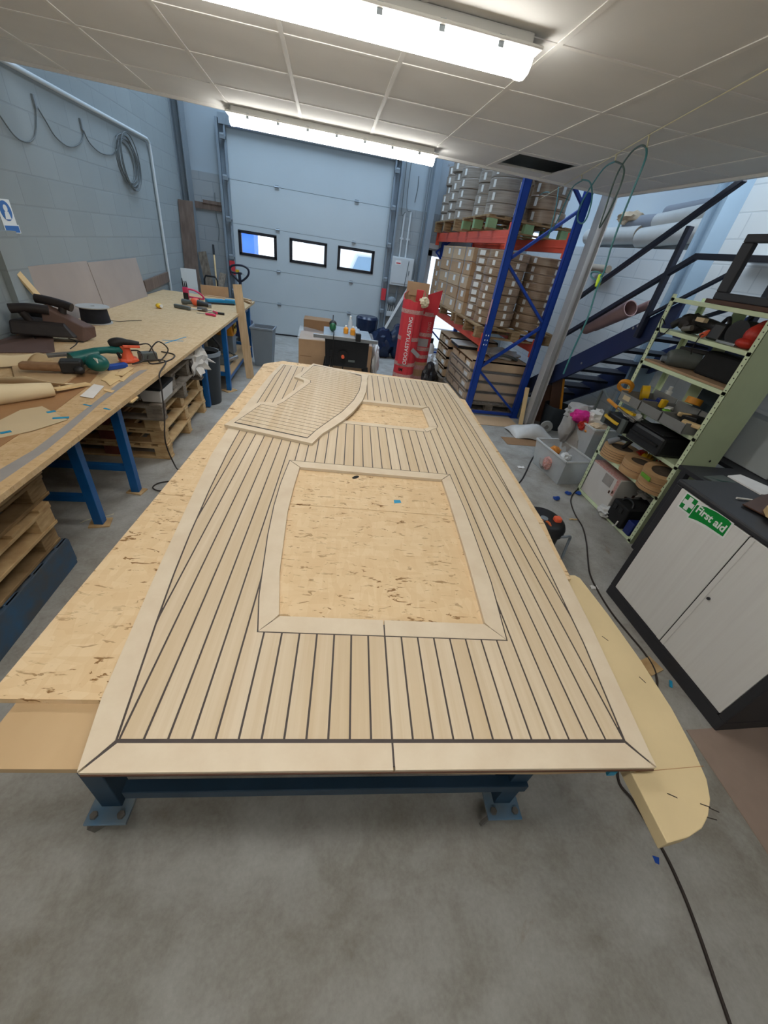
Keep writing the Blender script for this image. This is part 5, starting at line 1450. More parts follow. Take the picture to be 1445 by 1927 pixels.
# clutter between red cartons and rack
tag(MB().ell((1.86, 7.05, .22), (.18, .22, .24), 3, seed=4.4, amp=.09, floor=0).build('waste_bag', 'bag_white', smooth=True), 'crumpled clear waste bag between the red cartons and the rack', 'bag')
tag(MB().ell((1.74, 6.4, .24), (.10, .13, .25), 3, seed=8.8, amp=.05, floor=0).build('waste_bag', 'black_plastic', smooth=True), 'dark crumpled wrap beside the rear red carton', 'bag')
wt_ = thing('white_canister', 'white and black canister between the red cartons and the rack', 'canister', (1.95, 7.5, 0))
MB().lathe([(.001, 0), (.09, 0), (.09, .5), (.05, .56), (.001, .56)], (1.98, 7.6, 0)).build('body', 'white_paint', wt_, smooth=True)
MB().lathe([(.001, .56), (.05, .56), (.05, .64), (.001, .64)], (1.98, 7.6, 0)).build('cap', 'black_plastic', wt_, smooth=True)

# ================================================================ TABLE SAW
ts = thing('table_saw', 'black table saw on splayed legs with a pale metal top beyond the deck panel', 'table saw', (.3, 5.65, 0))
SZ = .86
MB().hull8([(-.02, 5.50, SZ), (-.02, 6.05, SZ), (.62, 6.05, SZ), (.62, 5.50, SZ), (-.02, 5.50, SZ + .025), (-.02, 6.05, SZ + .025), (.62, 6.05, SZ + .025), (.62, 5.50, SZ + .025)]).build('table_top', 'galvanised', ts, bevel=.004)
MB().box(.10, 6.05, SZ, .5, 6.2, SZ + .022).build('rear_extension', 'galvanised', ts, bevel=.004)
MB().box(-.15, 5.45, SZ - .02, .70, 5.49, SZ + .025).build('fence_rail', 'metal', ts, bevel=.004)
MB().box(.40, 5.48, SZ + .026, .45, 6.02, SZ + .075).build('rip_fence', 'metal', ts, bevel=.004)
MB().box(.40, 5.42, SZ - .01, .47, 5.48, SZ + .09).build('fence_clamp', 'black_plastic', ts, bevel=.01)
MB().hull8([(.02, 5.54, .48), (.02, 6.0, .48), (.60, 6.0, .48), (.60, 5.54, .48), (.0, 5.52, SZ - .001), (.0, 6.02, SZ - .001), (.60, 6.02, SZ - .001), (.60, 5.52, SZ - .001)]).build('housing', 'black_plastic', ts, bevel=.02)
MB().cyl((.25, 5.53, .63), (.25, 5.50, .63), .075).build('hand_wheel', 'black_matte', ts, smooth=True)
MB().cyl((.25, 5.50, .63), (.25, 5.46, .63), .022).build('wheel_knob', 'tool_orange', ts, smooth=True)
MB().box(.06, 5.505, .60, .12, 5.53, .70).build('switch_box', 'black_matte', ts, bevel=.006)
MB().box(.33, 5.518, .56, .42, 5.522, .59).build('label', 'tool_grey', ts)
for sx in (0, 1):
    for sy in (0, 1):
        x = .04 + .54 * sx; y = 5.56 + .40 * sy
        MB().bar((x, y, .50), (x + (-.07 if sx == 0 else .07), y + (-.05 if sy == 0 else .05), .0), .05, .05).build('leg', 'black_matte', ts, bevel=.006)
MB().tube([(.09, 5.5, .62), (.09, 5.47, .45), (.10, 5.44, .33), (.16, 5.44, .30), (.24, 5.48, .4), (.27, 5.5, .56)], .007, 6).build('cord', 'black_rubber', ts)
pd = thing('detail_sander', 'green and black power tool resting on the table saw top', 'power tool', (.09, 5.75, SZ + .026))
MB().ell((.10, 5.72, SZ + .085), (.045, .05, .058), 3).build('body', 'tool_green', pd, smooth=True)
MB().ell((.10, 5.75, SZ + .12), (.05, .05, .045), 3).build('grip', 'black_rubber', pd, smooth=True)
MB().cyl((.10, 5.78, SZ + .15), (.10, 5.80, SZ + .22), .006).build('spigot', 'black_plastic', pd)
MB().tube([(.11, 5.66, SZ + .06), (.115, 5.52, SZ + .05), (.112, 5.435, SZ + .02), (.115, 5.43, .70), (.115, 5.44, .5)], .006, 6).build('cord', 'black_rubber', pd)
for i, (x, y, h, m_, lb) in enumerate(((.34, 5.86, .20, 'clear_plastic', 'clear spray bottle standing on the table saw top'), (.28, 5.72, .10, 'amber_plastic', 'small amber jar on the table saw, left of the fence clamp'), (.37, 5.66, .11, 'amber_plastic', 'small amber jar on the table saw, beside the fence'))):
    t = thing('bottle', lb, 'bottle', (x, y, SZ + .026))
    MB().lathe([(.001, 0), (.032, 0), (.034, .01), (.034, h * .6), (.014, h * .8), (.001, h * .8)], (x, y, SZ + .026)).build('body', m_, t, smooth=True)
    MB().cyl((x, y, SZ + .026 + h * .8), (x, y, SZ + .026 + h), .014).build('cap', 'sign_white', t)
# boxes behind the saw
def fl_box(x0, y0, z0, x1, y1, z1, label, m='cardboard'):
    t = thing('cardboard_box', label, 'box', ((x0 + x1) / 2, (y0 + y1) / 2, z0), 0, 'cardboard boxes behind the table saw')
    MB().box(x0, y0, z0, x1, y1, z1).build('box_body', m, t, bevel=.008)
    MB().box(x0 + .02, y0 - .002, z0 + (z1 - z0) * .45, x0 + .2, y0, z0 + (z1 - z0) * .47).build('crease', 'cardboard_dark', t)
    return t
pallet('pallet', 'wrapped pallet carrying the cardboard boxes behind the table saw', (.20, 6.85, 0), 1.25, .9, .14, 'pallet_weathered', 0, 'pallets on the floor behind the saw')
fl_box(-.40, 6.45, .142, .10, 7.1, .60, 'large cardboard box left of the table saw, on the wrapped pallet', 'cardboard')
fl_box(.14, 6.5, .142, .76, 7.1, .60, 'cardboard box seen under and right of the table saw', 'cardboard')
fl_box(-.36, 7.0 + .12, .0, .10, 7.45, .78, 'tall cardboard box behind the others at the big door', 'cardboard_dark')
tag(MB().grid(lambda u, v_: (-.42 + 1.22 * u, 6.42 + .72 * v_, .605 + .05 * abs(math.sin(3 * u + 2 * v_)) * (.4 + v_)), 14, 8, .004).build('plastic_sheet', 'stretch_wrap', smooth=True), 'clear wrap lying over the boxes behind the table saw', 'wrap')
tag(MB().ell((.84, 6.75, .30), (.07, .25, .33), 3, seed=6.1, amp=.06, floor=0).build('plastic_wrap', 'bag_white', smooth=True), 'torn white wrap hanging down right of the boxes', 'wrap')

# ================================================================ BACK WALL, RIGHT OF THE DOOR
ep = thing('electrical_panel', 'white electrical panel box on the block wall right of the big door', 'electrical panel', (1.53, YB - .1, 1.29))
MB().box(1.31, YB - .12, 1.29, 1.77, YB - .001, 1.80).build('box', 'panel_white', ep, bevel=.005)
MB().box(1.33, YB - .128, 1.33, 1.75, YB - .12, 1.78).build('door_leaf', 'panel_white', ep, bevel=.003)
MB().box(1.68, YB - .14, 1.5, 1.70, YB - .128, 1.58).build('lock', 'steel_dark', ep)
MB().box(1.38, YB - .1295, 1.66, 1.50, YB - .128, 1.74).build('label', 'sign_white', ep)
MB().box(1.40, YB - .1305, 1.68, 1.49, YB - .1294, 1.70).build('label_mark', 'red_card', ep)
for i, pts_ in enumerate(([(1.46, YB - .025, 1.80), (1.46, YB - .025, 2.53)], [(1.59, YB - .025, 1.80), (1.58, YB - .025, 2.56)])):
    tag(MB().tube(pts_, .018, 10, smooth=False).box(pts_[0][0] - .035, YB - .03, 2.1, pts_[0][0] + .035, YB - .001, 2.13).build('conduit_pipe', 'panel_white'), ['white conduit rising from the electrical panel, the left of two', 'white conduit rising from the electrical panel, the right of two'][i], 'pipe', 'conduits above the panel')
for i, pts_ in enumerate(([(1.37, YB - .02, 3.9), (1.39, YB - .02, 2.6), (1.46, YB - .06, 2.54)], [(1.46, YB - .02, 3.9), (1.47, YB - .02, 2.7), (1.58, YB - .05, 2.57)], [(1.65, YB + .055, 3.12), (1.66, YB + .055, 2.95), (1.64, YB + .055, 2.72)], [(1.66, YB - .14, 1.75), (1.63, YB - .15, 1.3), (1.60, YB - .10, .95)])):
    tag(MB().tube(pts_, .007, 6).build('electric_cable', 'cable_grey'), ['grey cable down the cladding to the left conduit', 'grey cable down the cladding to the right conduit', 'short dark cable end hanging on the cladding', 'grey cable hanging in front of the electrical panel'][i], 'cable', 'cables on the back wall')
mt = thing('meter_box', 'small meter with white pipes below the electrical panel', 'meter', (1.4, YB - .1, .78))
MB().ell((1.40, YB - .10, .98), (.10, .09, .09), 3).build('dial', 'steel_dark', mt, smooth=True)
for k in range(4):
    MB().cyl((1.33 + .045 * k, YB - .08, .95), (1.33 + .045 * k, YB - .08, .78), .014).build('pipe', 'panel_white', mt, smooth=True)
MB().box(1.32, YB - .13, .68, 1.48, YB - .001, .78).build('housing', 'panel_white', mt, bevel=.006)
MB().tube([(1.5, YB - .05, .8), (1.5, YB - .05, 1.29)], .02, 8).build('riser', 'steel_dark', mt)
tag(MB().box(1.74, YB - .1, 1.28, 1.83, YB - .001, 1.42).build('switch_box', 'panel_white'), 'small white isolator box beside the electrical panel', 'switch')
tag(MB().tube([(1.84, YB - .05, .0), (1.84, YB - .05, 3.5)], .02, 8).build('drain_pipe', 'steel_dark'), 'thin dark vertical pipe between the electrical panel and the glazed door', 'pipe')
tag(MB().box(1.92, YB - .06, 2.03, 2.25, YB - .001, 2.12).build('wall_light', 'panel_white'), 'small white fitting above the glazed door', 'fitting')
tag(MB().bar((1.15, 8.75, .33), (1.72, 9.18, 1.34), .11, .05, up=(1, 0, 0)).build('plastic_profile', 'fabric_roll'), 'long pale plastic profile leaning by the electrical panel', 'profile')
tag(MB().lathe([(.001, 0), (.19, 0), (.235, .66), (.20, .70), (.001, .68)], (.86, 8.85, 0)).build('waste_bin', 'bag_navy', smooth=True), 'dark blue round bin lined with a bag at the right of the big door', 'bin')
for i, (x, y, rx, ry, rz_) in enumerate(((1.18, 8.55, .25, .22, .30), (1.52, 8.6, .2, .22, .36), (.86, 8.45, .16, .14, .12))):
    tag(MB().ell((x, y, rz_ * .85), (rx, ry, rz_), 3, seed=i * 2.7 + 1, amp=.06, floor=.001).build('refuse_bag', 'bag_navy', smooth=True), ['full dark refuse bag in front of the leaning plastic profile', 'dark refuse bag just left of the red cartons', 'small slumped refuse bag in front of the round bin'][i], 'bag', 'refuse bags by the door')

# ================================================================ STAIRS
st_ = thing('staircase', 'navy steel open-tread staircase with handrails along the right wall', 'staircase', (3.6, 5.0, 0))
zt_ = lambda y: 1.66 - .61 * (y - 4.0)
zb_ = lambda y: 1.395 - .61 * (y - 4.0)
for x0, x1 in ((3.235, 3.265), (4.08, 4.11)):
    y0 = 3.62; y1 = 4.0 + 1.395 / .61; y2 = 4.0 + 1.66 / .61
    M = Matrix(((0, 0, 1, 0), (1, 0, 0, 0), (0, 1, 0, 0), (0, 0, 0, 1)))
    MB().prism([(y0, zt_(y0)), (y0, zb_(y0)), (y1, 0), (y2, 0)], x0, x1, M).build('stringer', 'stair_navy', st_)
for k in range(9):
    z = .16 + k * .19
    y = 4.0 - (z - 1.53) / .61
    t_ = MB().box(3.265, y - .13, z, 4.08, y + .10, z + .03).build('tread', 'tread_dark', st_)
    MB().box(3.265, y + .10, z + .0, 4.08, y + .125, z + .034).build('nosing', 'tread', t_)
    MB().box(3.268, y - .1, z - .04, 3.29, y + .1, z - .001).build('bracket', 'tread', t_)
MB().box(3.30, 2.3, 1.58, 4.15, 3.62, 1.64).build('landing', 'stair_navy', st_)
RXX = 3.2
def rail(p, q, w_=.045, nm_='handrail'):
    MB().bar(p, q, w_, w_).build(nm_, 'stair_rail', st_, bevel=.004)
rail((RXX, 5.45, 1.61), (RXX, 3.60, 2.735))
rail((RXX, 5.45, 1.17), (RXX, 3.70, 2.215), nm_='mid_rail')
rail((RXX, 3.71, 2.218), (RXX, 2.4, 2.225), nm_='mid_rail')
rail((RXX, 3.95, 1.70), (RXX, 3.20, 2.16), .03, 'knee_rail')
rail((RXX, 3.28, 1.80), (RXX, 2.95, 1.95), .03, 'knee_rail')
rail((RXX, 3.955, 1.5), (RXX, 3.935, 2.44), .05, 'rail_post')
rail((RXX, 5.40, .7), (RXX, 5.36, 1.66), .05, 'rail_post')
rail((RXX, 2.86, 1.64), (RXX, 2.86, 2.22), .05, 'rail_post')
for y, z in ((4.72, 1.05), (4.05, 1.60), (4.10, 1.57)):
    MB().cyl((3.228, y, z), (3.235, y, z), .014, n=10).build('bolt', 'metal', st_)
# cardboard tubes lying on the stairs
tag(MB().pipe((3.35, 5.1, 1.42), (3.35, 4.43, 1.73), .085, .075).build('cardboard_tube', 'tube_card', smooth=True), 'thick cardboard tube lying on the stairs behind the mid rail', 'tube')
tag(MB().pipe((3.55, 5.2, 1.42), (3.55, 4.40, 1.80), .045, .038).build('cardboard_tube', 'tube_card', smooth=True), 'thin tube lying beside the thick cardboard tube on the stairs', 'tube')
# rolls on the ledge of the right wall
for i, (p, q, r_, m_, lb) in enumerate((((4.3,7.442,2.515), (4.3,6.145,2.537), .11, 'fabric_roll', 'white wrapped roll at the far end of the ledge, lower row'), ((4.3,6.105,2.5), (4.3,5.013,2.58), .12, 'fabric_roll', 'long pale roll on the ledge nearest the blue column, lower row'), ((4.33,6.597,2.685), (4.33,5.964,2.686), .085, 'fabric_roll_grey', 'grey roll lying on top of the lower rolls on the ledge'), ((4.33,5.953,2.685), (4.33,5.07,2.763), .09, 'fabric_roll', 'pale roll in the upper row, running to the blue column'), ((4.36,5.875,2.782), (4.36,5.112,2.827), .075, 'fabric_roll_grey', 'topmost grey roll against the cladding by the blue column'))):
    p = Vector(p); q = Vector(q)
    t = thing('fabric_roll', lb, 'roll', (p + q) / 2 - Vector((0, 0, r_)), 0, 'rolls on the wall ledge')
    MB().cyl(p, q, r_, n=22).build('roll', m_, t, smooth=True)
    d = (p - q).normalized()
    MB().pipe(q - d * .004, q + d * .02, r_ * .98, r_ * .5).build('roll_end', 'fabric_roll_warm', t)
tag(MB().ell((4.3,6.526,2.741), (.12, .25, .07), 3, seed=5.5, amp=.05).build('folded_cloth', 'cloth_cream', smooth=True), 'cream folded cloth on the rolls at the far end of the ledge', 'cloth')
tag(MB().cyl((4.1,6.723,2.095), (4.1,6.252,2.092), .05, n=16).build('short_roll', 'fabric_roll_warm', smooth=True), 'short roll sticking out beside the grey column above the stairs', 'roll')

# hoses hung from the ceiling string
hs = thing('ceiling_string', 'thin white string stretched below the ceiling on the right', 'string', (2.1, 3.7, 2.68))
P0 = Vector((1.666,2.004,2.691)); P1 = Vector((1.935,3.08,2.712)); P2 = Vector((2.065,3.601,2.707)); P3 = Vector((2.275,4.439,2.733)); P4 = Vector((2.599,5.734,2.785)); P5 = Vector((3.02,7.419,2.848))
for v__ in (P0, P1, P2, P3, P4, P5):
    v__.z = min(v__.z, HC - .012)
MB().tube([P0, P1, P2, P3, P4, P5], .0028, 5, smooth=False).build('line', 'string', hs)
for p, px in ((P1, (1.924,3.034,2.64)), (P2, (2.06,3.58,2.665)), (P3, (2.251,4.346,2.653)), (P4, (2.586,5.685,2.72))):
    MB().tube([p, Vector(px)], .004, 5).build('tie', 'string', hs)
    MB().tube([p + Vector((.012, .012, 0)), Vector(px)], .004, 5).build('tie', 'string', hs)
hl = thing('air_hose', 'teal air hose hung in loops from the ceiling string down to the stairs', 'hose', (2.3, 4.2, 1.2))
MB().tube([(2.738,6.292,2.488), (2.944,7.116,2.514), (2.873,6.834,2.709), (2.704,6.154,2.761), (2.586,5.685,2.72)], .005, 7).build('loop', 'hose_teal', hl, smooth=True)
MB().tube([(2.481,5.266,2.719), (2.437,5.088,2.527), (2.422,5.028,2.335), (2.431,5.063,2.278), (2.378,4.852,2.372), (2.346,4.722,2.537), (2.317,4.609,2.64), (2.251,4.346,2.653)], .0055, 7).build('loop', 'hose_teal', hl, smooth=True)
MB().tube([(2.254,4.358,2.662), (2.181,4.062,2.606), (2.128,3.852,2.488), (2.113,3.79,2.361), (2.131,3.865,2.312), (2.177,4.047,2.346), (2.194,4.118,2.431), (2.175,4.039,2.536), (2.117,3.807,2.654), (2.059,3.576,2.662)], .006, 7).build('loop', 'hose_teal', hl, smooth=True)
MB().tube([(2.056,3.563,2.66), (2.005,3.361,2.605), (1.982,3.267,2.527), (1.986,3.285,2.37), (2.01,3.379,2.257), (2.015,3.402,2.38), (2.021,3.424,2.563), (1.992,3.307,2.657), (1.956,3.162,2.673), (1.926,3.043,2.642)], .006, 7).build('loop', 'hose_dark', hl, smooth=True)
MB().tube([(1.926,3.043,2.642), (1.911,2.984,2.578), (1.913,2.99,2.425), (1.914,2.996,2.289), (1.911,2.983,2.127), (1.899,2.938,1.972), (1.922,3.027,1.933), (1.956,3.163,1.948), (1.956,3.163,1.975), (1.919,3.017,1.976), (1.9,2.938,1.94), (1.903,2.95,1.874), (1.891,2.903,1.689), (1.9,2.939,1.48), (1.902,2.948,1.28)], .0065, 7).build('drop_hose', 'hose_teal', hl, smooth=True)
MB().bar((1.908,2.974,1.968), (1.905,2.96,1.89), .03, .03).build('cable_tie', 'lime', hl, bevel=.008)

# ================================================================ GREEN SHELF UNIT
GX, GY0, GY1, GD = 2.835, 2.392, 3.325, .33
gs = thing('shelf_unit', 'pale green metal shelving with perforated posts, crowded with tools', 'shelf unit', (GX + GD / 2, (GY0 + GY1) / 2, 0))
GH_ = 1.925
for y, sy in ((GY0, 1), (GY1, -1)):
    for x, sx in ((GX, 1), (GX + GD, -1)):
        p_ = MB().box(min(x, x + sx * .003), min(y, y + sy * .04), 0, max(x, x + sx * .003), max(y, y + sy * .04), GH_).box(min(x, x + sx * .04), min(y, y + sy * .003), 0, max(x, x + sx * .04), max(y, y + sy * .003), GH_).build('post', 'shelf_pale', gs)
        if x == GX and y == GY0:
            hb = MB()
            for k in range(44):
                z = .04 + k * .0428
                MB().cyl((GX - .0012, y + .02, z), (GX + .001, y + .02, z), .0045, n=8).build('bolt_hole', 'hole_dark', p_)
        if x == GX and y == GY1:
            for k in range(44):
                z = .04 + k * .0428
                MB().cyl((GX - .0012, y - .02, z), (GX + .001, y - .02, z), .0045, n=8).build('bolt_hole', 'hole_dark', p_)
MB().box(GX + .003, GY0 - .002, .0, GX + GD - .003, GY0 + .001, GH_).build('side_panel', 'shelf_green', gs)
MB().cyl((GX + .24, GY0 - .003, .87), (GX + .24, GY0 - .001, .87), .010, n=10).build('side_hole', 'hole_dark', gs)
LV = [.035, .50, .79, 1.04, 1.40, 1.67, 1.90]
for z in LV:
    MB().box(GX, GY0 + .003, z - .03, GX + GD, GY1 - .003, z).build('shelf', 'shelf_pale', gs, bevel=.003)
MB().box(GX + GD - .002, GY0 + .5, .05, GX + GD, GY0 + .62, 1.9).build('back_strap', 'shelf_green', gs)
tag(MB().box(GX + GD + .003, GY0 + .02, .2, GX + GD + .012, GY0 + .50, 1.35).build('back_board', 'shelf_back'), 'grey-blue board standing behind the green shelf unit', 'board')
# brown board on the fifth shelf
tag(MB().box(GX + .012, GY0 + .03, 1.402, GX + .31, GY1 - .03, 1.418).build('shelf_board', 'shelf_board'), 'brown board laid on the shelf under the grey machine hood', 'board')
def sp(y, x=0.0):     # point on the shelf: y along it, x depth from the front
    return GX + x, y
# top shelf: black stand on a brown base
bf = thing('machine_stand', 'black open-frame stand on top of the green shelf unit, cut off by the photo edge', 'stand', (3.0, 2.74, 1.90))
MB().box(2.85, 2.46, 1.901, 3.15, 3.0, 1.93).build('base', 'brown_panel', bf, bevel=.003)
F0 = MB()
ya, yb, za, zc = 2.50, 2.96, 1.93, 2.33
F0.box(2.86, ya, za, 2.90, yb, za + .05).box(2.86, ya, zc - .05, 2.90, yb, zc).box(2.86, ya, za + .05, 2.90, ya + .06, zc - .05).box(2.86, yb - .09, za + .05, 2.90, yb, zc - .05)
F0.box(2.90, ya, za, 3.06, yb, za + .02).box(2.90, ya, zc - .02, 3.06, yb, zc).box(2.90, ya, za + .02, 3.06, ya + .02, zc - .02)
F0.build('frame', 'cab_dark', bf, bevel=.006)
tag(MB().box(4.06, 3.2, 2.275, 4.19, 4.1, 2.29).build('wall_shelf', 'panel_white'), 'thin white shelf on the right wall behind the black stand', 'shelf')
# sixth shelf (1.67): power tools
def tool(name, label, cat, y, x, z):
    return thing(name, label, cat, (GX + x, y, z))
t = tool('chain_hoist', 'dark tool with a brown body at the far end of the uppermost tool shelf', 'power tool', 3.15, .15, 1.671)
MB().ell((GX + .16, 3.14, 1.74), (.12, .10, .07), 3, seed=1.2, amp=.02, floor=1.671).build('body', 'clamp_dark', t, smooth=True)
MB().tube([(GX + .06, 3.24, 1.70), (GX + .10, 3.18, 1.76), (GX + .2, 3.06, 1.77)], .028, 10).build('handle', 'black_plastic', t, smooth=True)
MB().cyl((GX + .05, 3.10, 1.70), (GX + .05, 3.02, 1.72), .02).build('nozzle', 'metal_dull', t, smooth=True)
t = tool('drill', 'black drill with orange trim and a pale tag on the uppermost tool shelf', 'power tool', 3.0, .15, 1.671)
MB().tube([(GX + .12, 3.06, 1.77), (GX + .14, 2.98, 1.765), (GX + .15, 2.90, 1.755)], .038, 12).build('body', 'black_plastic', t, smooth=True)
MB().bar((GX + .15, 2.93, 1.73), (GX + .10, 2.96, 1.675), .04, .035).build('handle', 'tool_orange', t, bevel=.008)
MB().box(GX + .06, 2.96, 1.77, GX + .10, 3.04, 1.80).build('tag', 'pattern_card', t)
t = tool('planer', 'squat black tool in the middle of the uppermost tool shelf', 'power tool', 2.85, .15, 1.671)
MB().hull8([(GX + .08, 2.78, 1.671), (GX + .08, 2.90, 1.671), (GX + .26, 2.90, 1.671), (GX + .26, 2.78, 1.671), (GX + .10, 2.79, 1.79), (GX + .10, 2.89, 1.79), (GX + .24, 2.89, 1.79), (GX + .24, 2.79, 1.79)]).build('body', 'black_plastic', t, bevel=.015)
MB().tube([(GX + .12, 2.79, 1.79), (GX + .14, 2.84, 1.83), (GX + .16, 2.89, 1.79)], .014, 8).build('handle', 'black_rubber', t, smooth=True)
t = tool('circular_saw', 'bright red power saw with a dark guard on the uppermost tool shelf', 'power tool', 2.62, .12, 1.671)
MB().ell((GX + .13, 2.55, 1.755), (.08, .07, .08), 3).build('motor_housing', 'tool_red', t, smooth=True)
MB().ell((GX + .08, 2.55, 1.705), (.06, .065, .036), 3).build('front_casing', 'tool_red', t, smooth=True)
MB().tube([(GX + .14, 2.60, 1.80), (GX + .15, 2.55, 1.845), (GX + .16, 2.48, 1.82)], .02, 10).build('handle', 'tool_red', t, smooth=True)
MB().cyl((GX + .08, 2.66, 1.755), (GX + .20, 2.67, 1.755), .082).build('blade_guard', 'black_plastic', t, smooth=True)
MB().box(GX + .03, 2.58, 1.672, GX + .26, 2.74, 1.69).build('sole_plate', 'metal', t, bevel=.003)
MB().tube([(GX + .16, 2.72, 1.80), (GX + .16, 2.66, 1.885), (GX + .16, 2.58, 1.875), (GX + .18, 2.50, 1.84), (GX + .2, 2.44, 1.80)], .006, 6).build('cord', 'black_rubber', t)
t = tool('router', 'dark teal tool at the near end of the uppermost tool shelf', 'power tool', 2.46, .15, 1.671)
MB().lathe([(.001, 0), (.05, 0), (.055, .02), (.05, .12), (.035, .15), (.001, .15)], (GX + .2, 2.465, 1.671)).build('body', 'tool_teal', t, smooth=True)
MB().cyl((GX + .13, 2.465, 1.72), (GX + .20, 2.465, 1.72), .02).build('side_handle', 'black_plastic', t, smooth=True)
tag(MB().tube([(GX + .02, 3.27, 1.70), (GX - .02, 3.29, 1.74), (GX - .03, 3.25, 1.66), (GX - .02, 3.20, 1.63), (GX - .005, 3.17, 1.69)], .004, 6).build('power_cable', 'black_rubber'), 'black cord loop hanging over the post end of the uppermost tool shelf', 'cord')
tag(MB().tube([(GX + .02, 2.86, 1.70), (GX - .006, 2.85, 1.69), (GX - .008, 2.86, 1.60), (GX + .05, 2.90, 1.55)], .004, 6).build('power_cable', 'black_rubber'), 'black cord hanging over the middle of the uppermost tool shelf', 'cord')
# fifth shelf (1.40): grey hood
t = tool('dust_hood', 'grey rounded machine hood on the brown shelf board', 'hood', 3.08, .15, 1.419)
MB().tube([(GX + .04, 3.10, 1.475), (GX + .12, 3.06, 1.485), (GX + .24, 2.98, 1.49)], [.045, .055, .062, .066, .07, .072, .072, .072, .07, .07, .07, .07, .07], 16).build('hood', 'tool_grey', t, smooth=True)
MB().cyl((GX + .01, 3.12, 1.46), (GX + .05, 3.10, 1.465), .022).build('spout', 'bin_grey', t, smooth=True)
MB().bar((GX + .10, 3.20, 1.44), (GX + .26, 3.14, 1.50), .08, .07).build('mount', 'black_plastic', t, bevel=.01)
MB().bar((GX + .12, 3.1, 1.56), (GX + .30, 2.85, 1.57), .06, .03).build('top_bracket', 'black_plastic', t, bevel=.006)
t = tool('dark_case', 'dark cloth-covered case behind the grey hood', 'case', 2.8, .3, 1.419)
MB().hull8([(GX + .14, 2.52, 1.419), (GX + .14, 2.90, 1.419), (GX + .31, 2.90, 1.419), (GX + .31, 2.52, 1.419), (GX + .16, 2.56, 1.60), (GX + .16, 2.88, 1.60), (GX + .29, 2.88, 1.60), (GX + .29, 2.56, 1.60)]).build('body', 'black_matte', t, bevel=.02)
# fourth shelf (1.04): two open-front grey bins
def obin(y0, y1, label, rz=0.0):
    t = thing('picking_bin', label, 'bin', (GX + .05, (y0 + y1) / 2, 1.041), 0, 'grey picking bins on the shelf')
    mb = MB()
    x0, x1 = GX - .085, GX + .26
    mb.box(x0, y0, 1.041, x1, y1, 1.048).box(x0, y0, 1.048, x0 + .008, y1, 1.12).box(x1 - .008, y0, 1.048, x1, y1, 1.17)
    mb.box(x0, y0, 1.048, x1, y0 + .008, 1.13).box(x0, y1 - .008, 1.048, x1, y1, 1.13)
    mb.build('body', 'picking_grey', t, bevel=.003)
    return t
b1 = obin(2.99, 3.27, 'grey picking bin with a pale label at the far end of its shelf')
MB().box(GX - .0875, 3.12, 1.065, GX - .085, 3.21, 1.105).build('label', 'pattern_card', b1)
b2 = obin(2.73, 2.98, 'middle grey picking bin of the row')
b3 = obin(2.47, 2.72, 'grey picking bin at the near end of the row, by the perforated post')
def ringobj(name, c, r, ri, h, m, label, cat, tilt=(0, 0, 1), group=None):
    c = Vector(c); d = Vector(tilt).normalized()
    return tag(MB().pipe(c, c + d * h, r, ri).build(name, m, smooth=True), label, cat, group)
ringobj('hose_ring', (GX - .06, 3.28, 1.15), .07, .05, .035, 'amber_plastic', 'orange plastic ring hanging on the corner of the far picking bin', 'ring', (.6, .5, .6))
ringobj('tape_roll', (GX + .08, 3.22, 1.135), .065, .04, .06, 'tool_yellow', 'yellow roll of tape standing behind the far picking bin', 'tape roll', (.8, -.5, .2))
ringobj('tape_roll', (GX + .22, 2.80, 1.19), .06, .035, .05, 'amber_plastic', 'amber tape roll above the middle picking bin', 'tape roll', (.2, .1, 1))
for i, (y, x, z, s, m_, lb, ct) in enumerate(((3.06, .06, 1.10, (.10, .05, .05), 'navy_plastic', 'dark blue gadget in the far picking bin', 'tool'), (2.93, .08, 1.135, (.05, .04, .07), 'tool_yellow', 'yellow gadget standing in the middle picking bin', 'tool'), (2.99, .10, 1.13, (.06, .06, .06), 'navy_plastic', 'navy tin beside the yellow gadget', 'tin'), (2.84, .07, 1.12, (.09, .05, .03), 'white_label', 'white card lying on the middle picking bin', 'card'), (2.80, .02, 1.10, (.12, .08, .035), 'black_plastic', 'black clamp in the middle picking bin', 'clamp'), (2.76, .0, 1.115, (.06, .09, .02), 'lime_green', 'lime green tag in the middle picking bin', 'tag'), (2.60, .10, 1.12, (.14, .12, .06), 'black_plastic', 'black tool in the near picking bin', 'tool'), (2.49, -.02, 1.12, (.05, .13, .03), 'scrap_wood', 'wooden handle sticking out of the near picking bin', 'handle'), (2.66, .06, 1.135, (.1, .03, .03), 'scrap_wood', 'short wood stick between the two nearer picking bins', 'stick'))):
    tag(MB().obox((GX + x, y, z), s, R(17 * (i % 4) - 20), R(8 * (i % 3) - 6)).build(['gadget', 'gadget', 'small_tin', 'card', 'clamp', 'tag', 'gadget', 'wooden_mallet', 'wood_stick'][i], m_, bevel=.007), lb, ct)
tag(MB().cyl((GX + .30, 3.16, 1.041), (GX + .30, 3.16, 1.19), .03).cyl((GX + .30, 3.16, 1.19), (GX + .30, 3.16, 1.23), .016).build('glue_bottle', 'white_paint', smooth=True), 'white glue bottle behind the yellow tape roll', 'bottle')
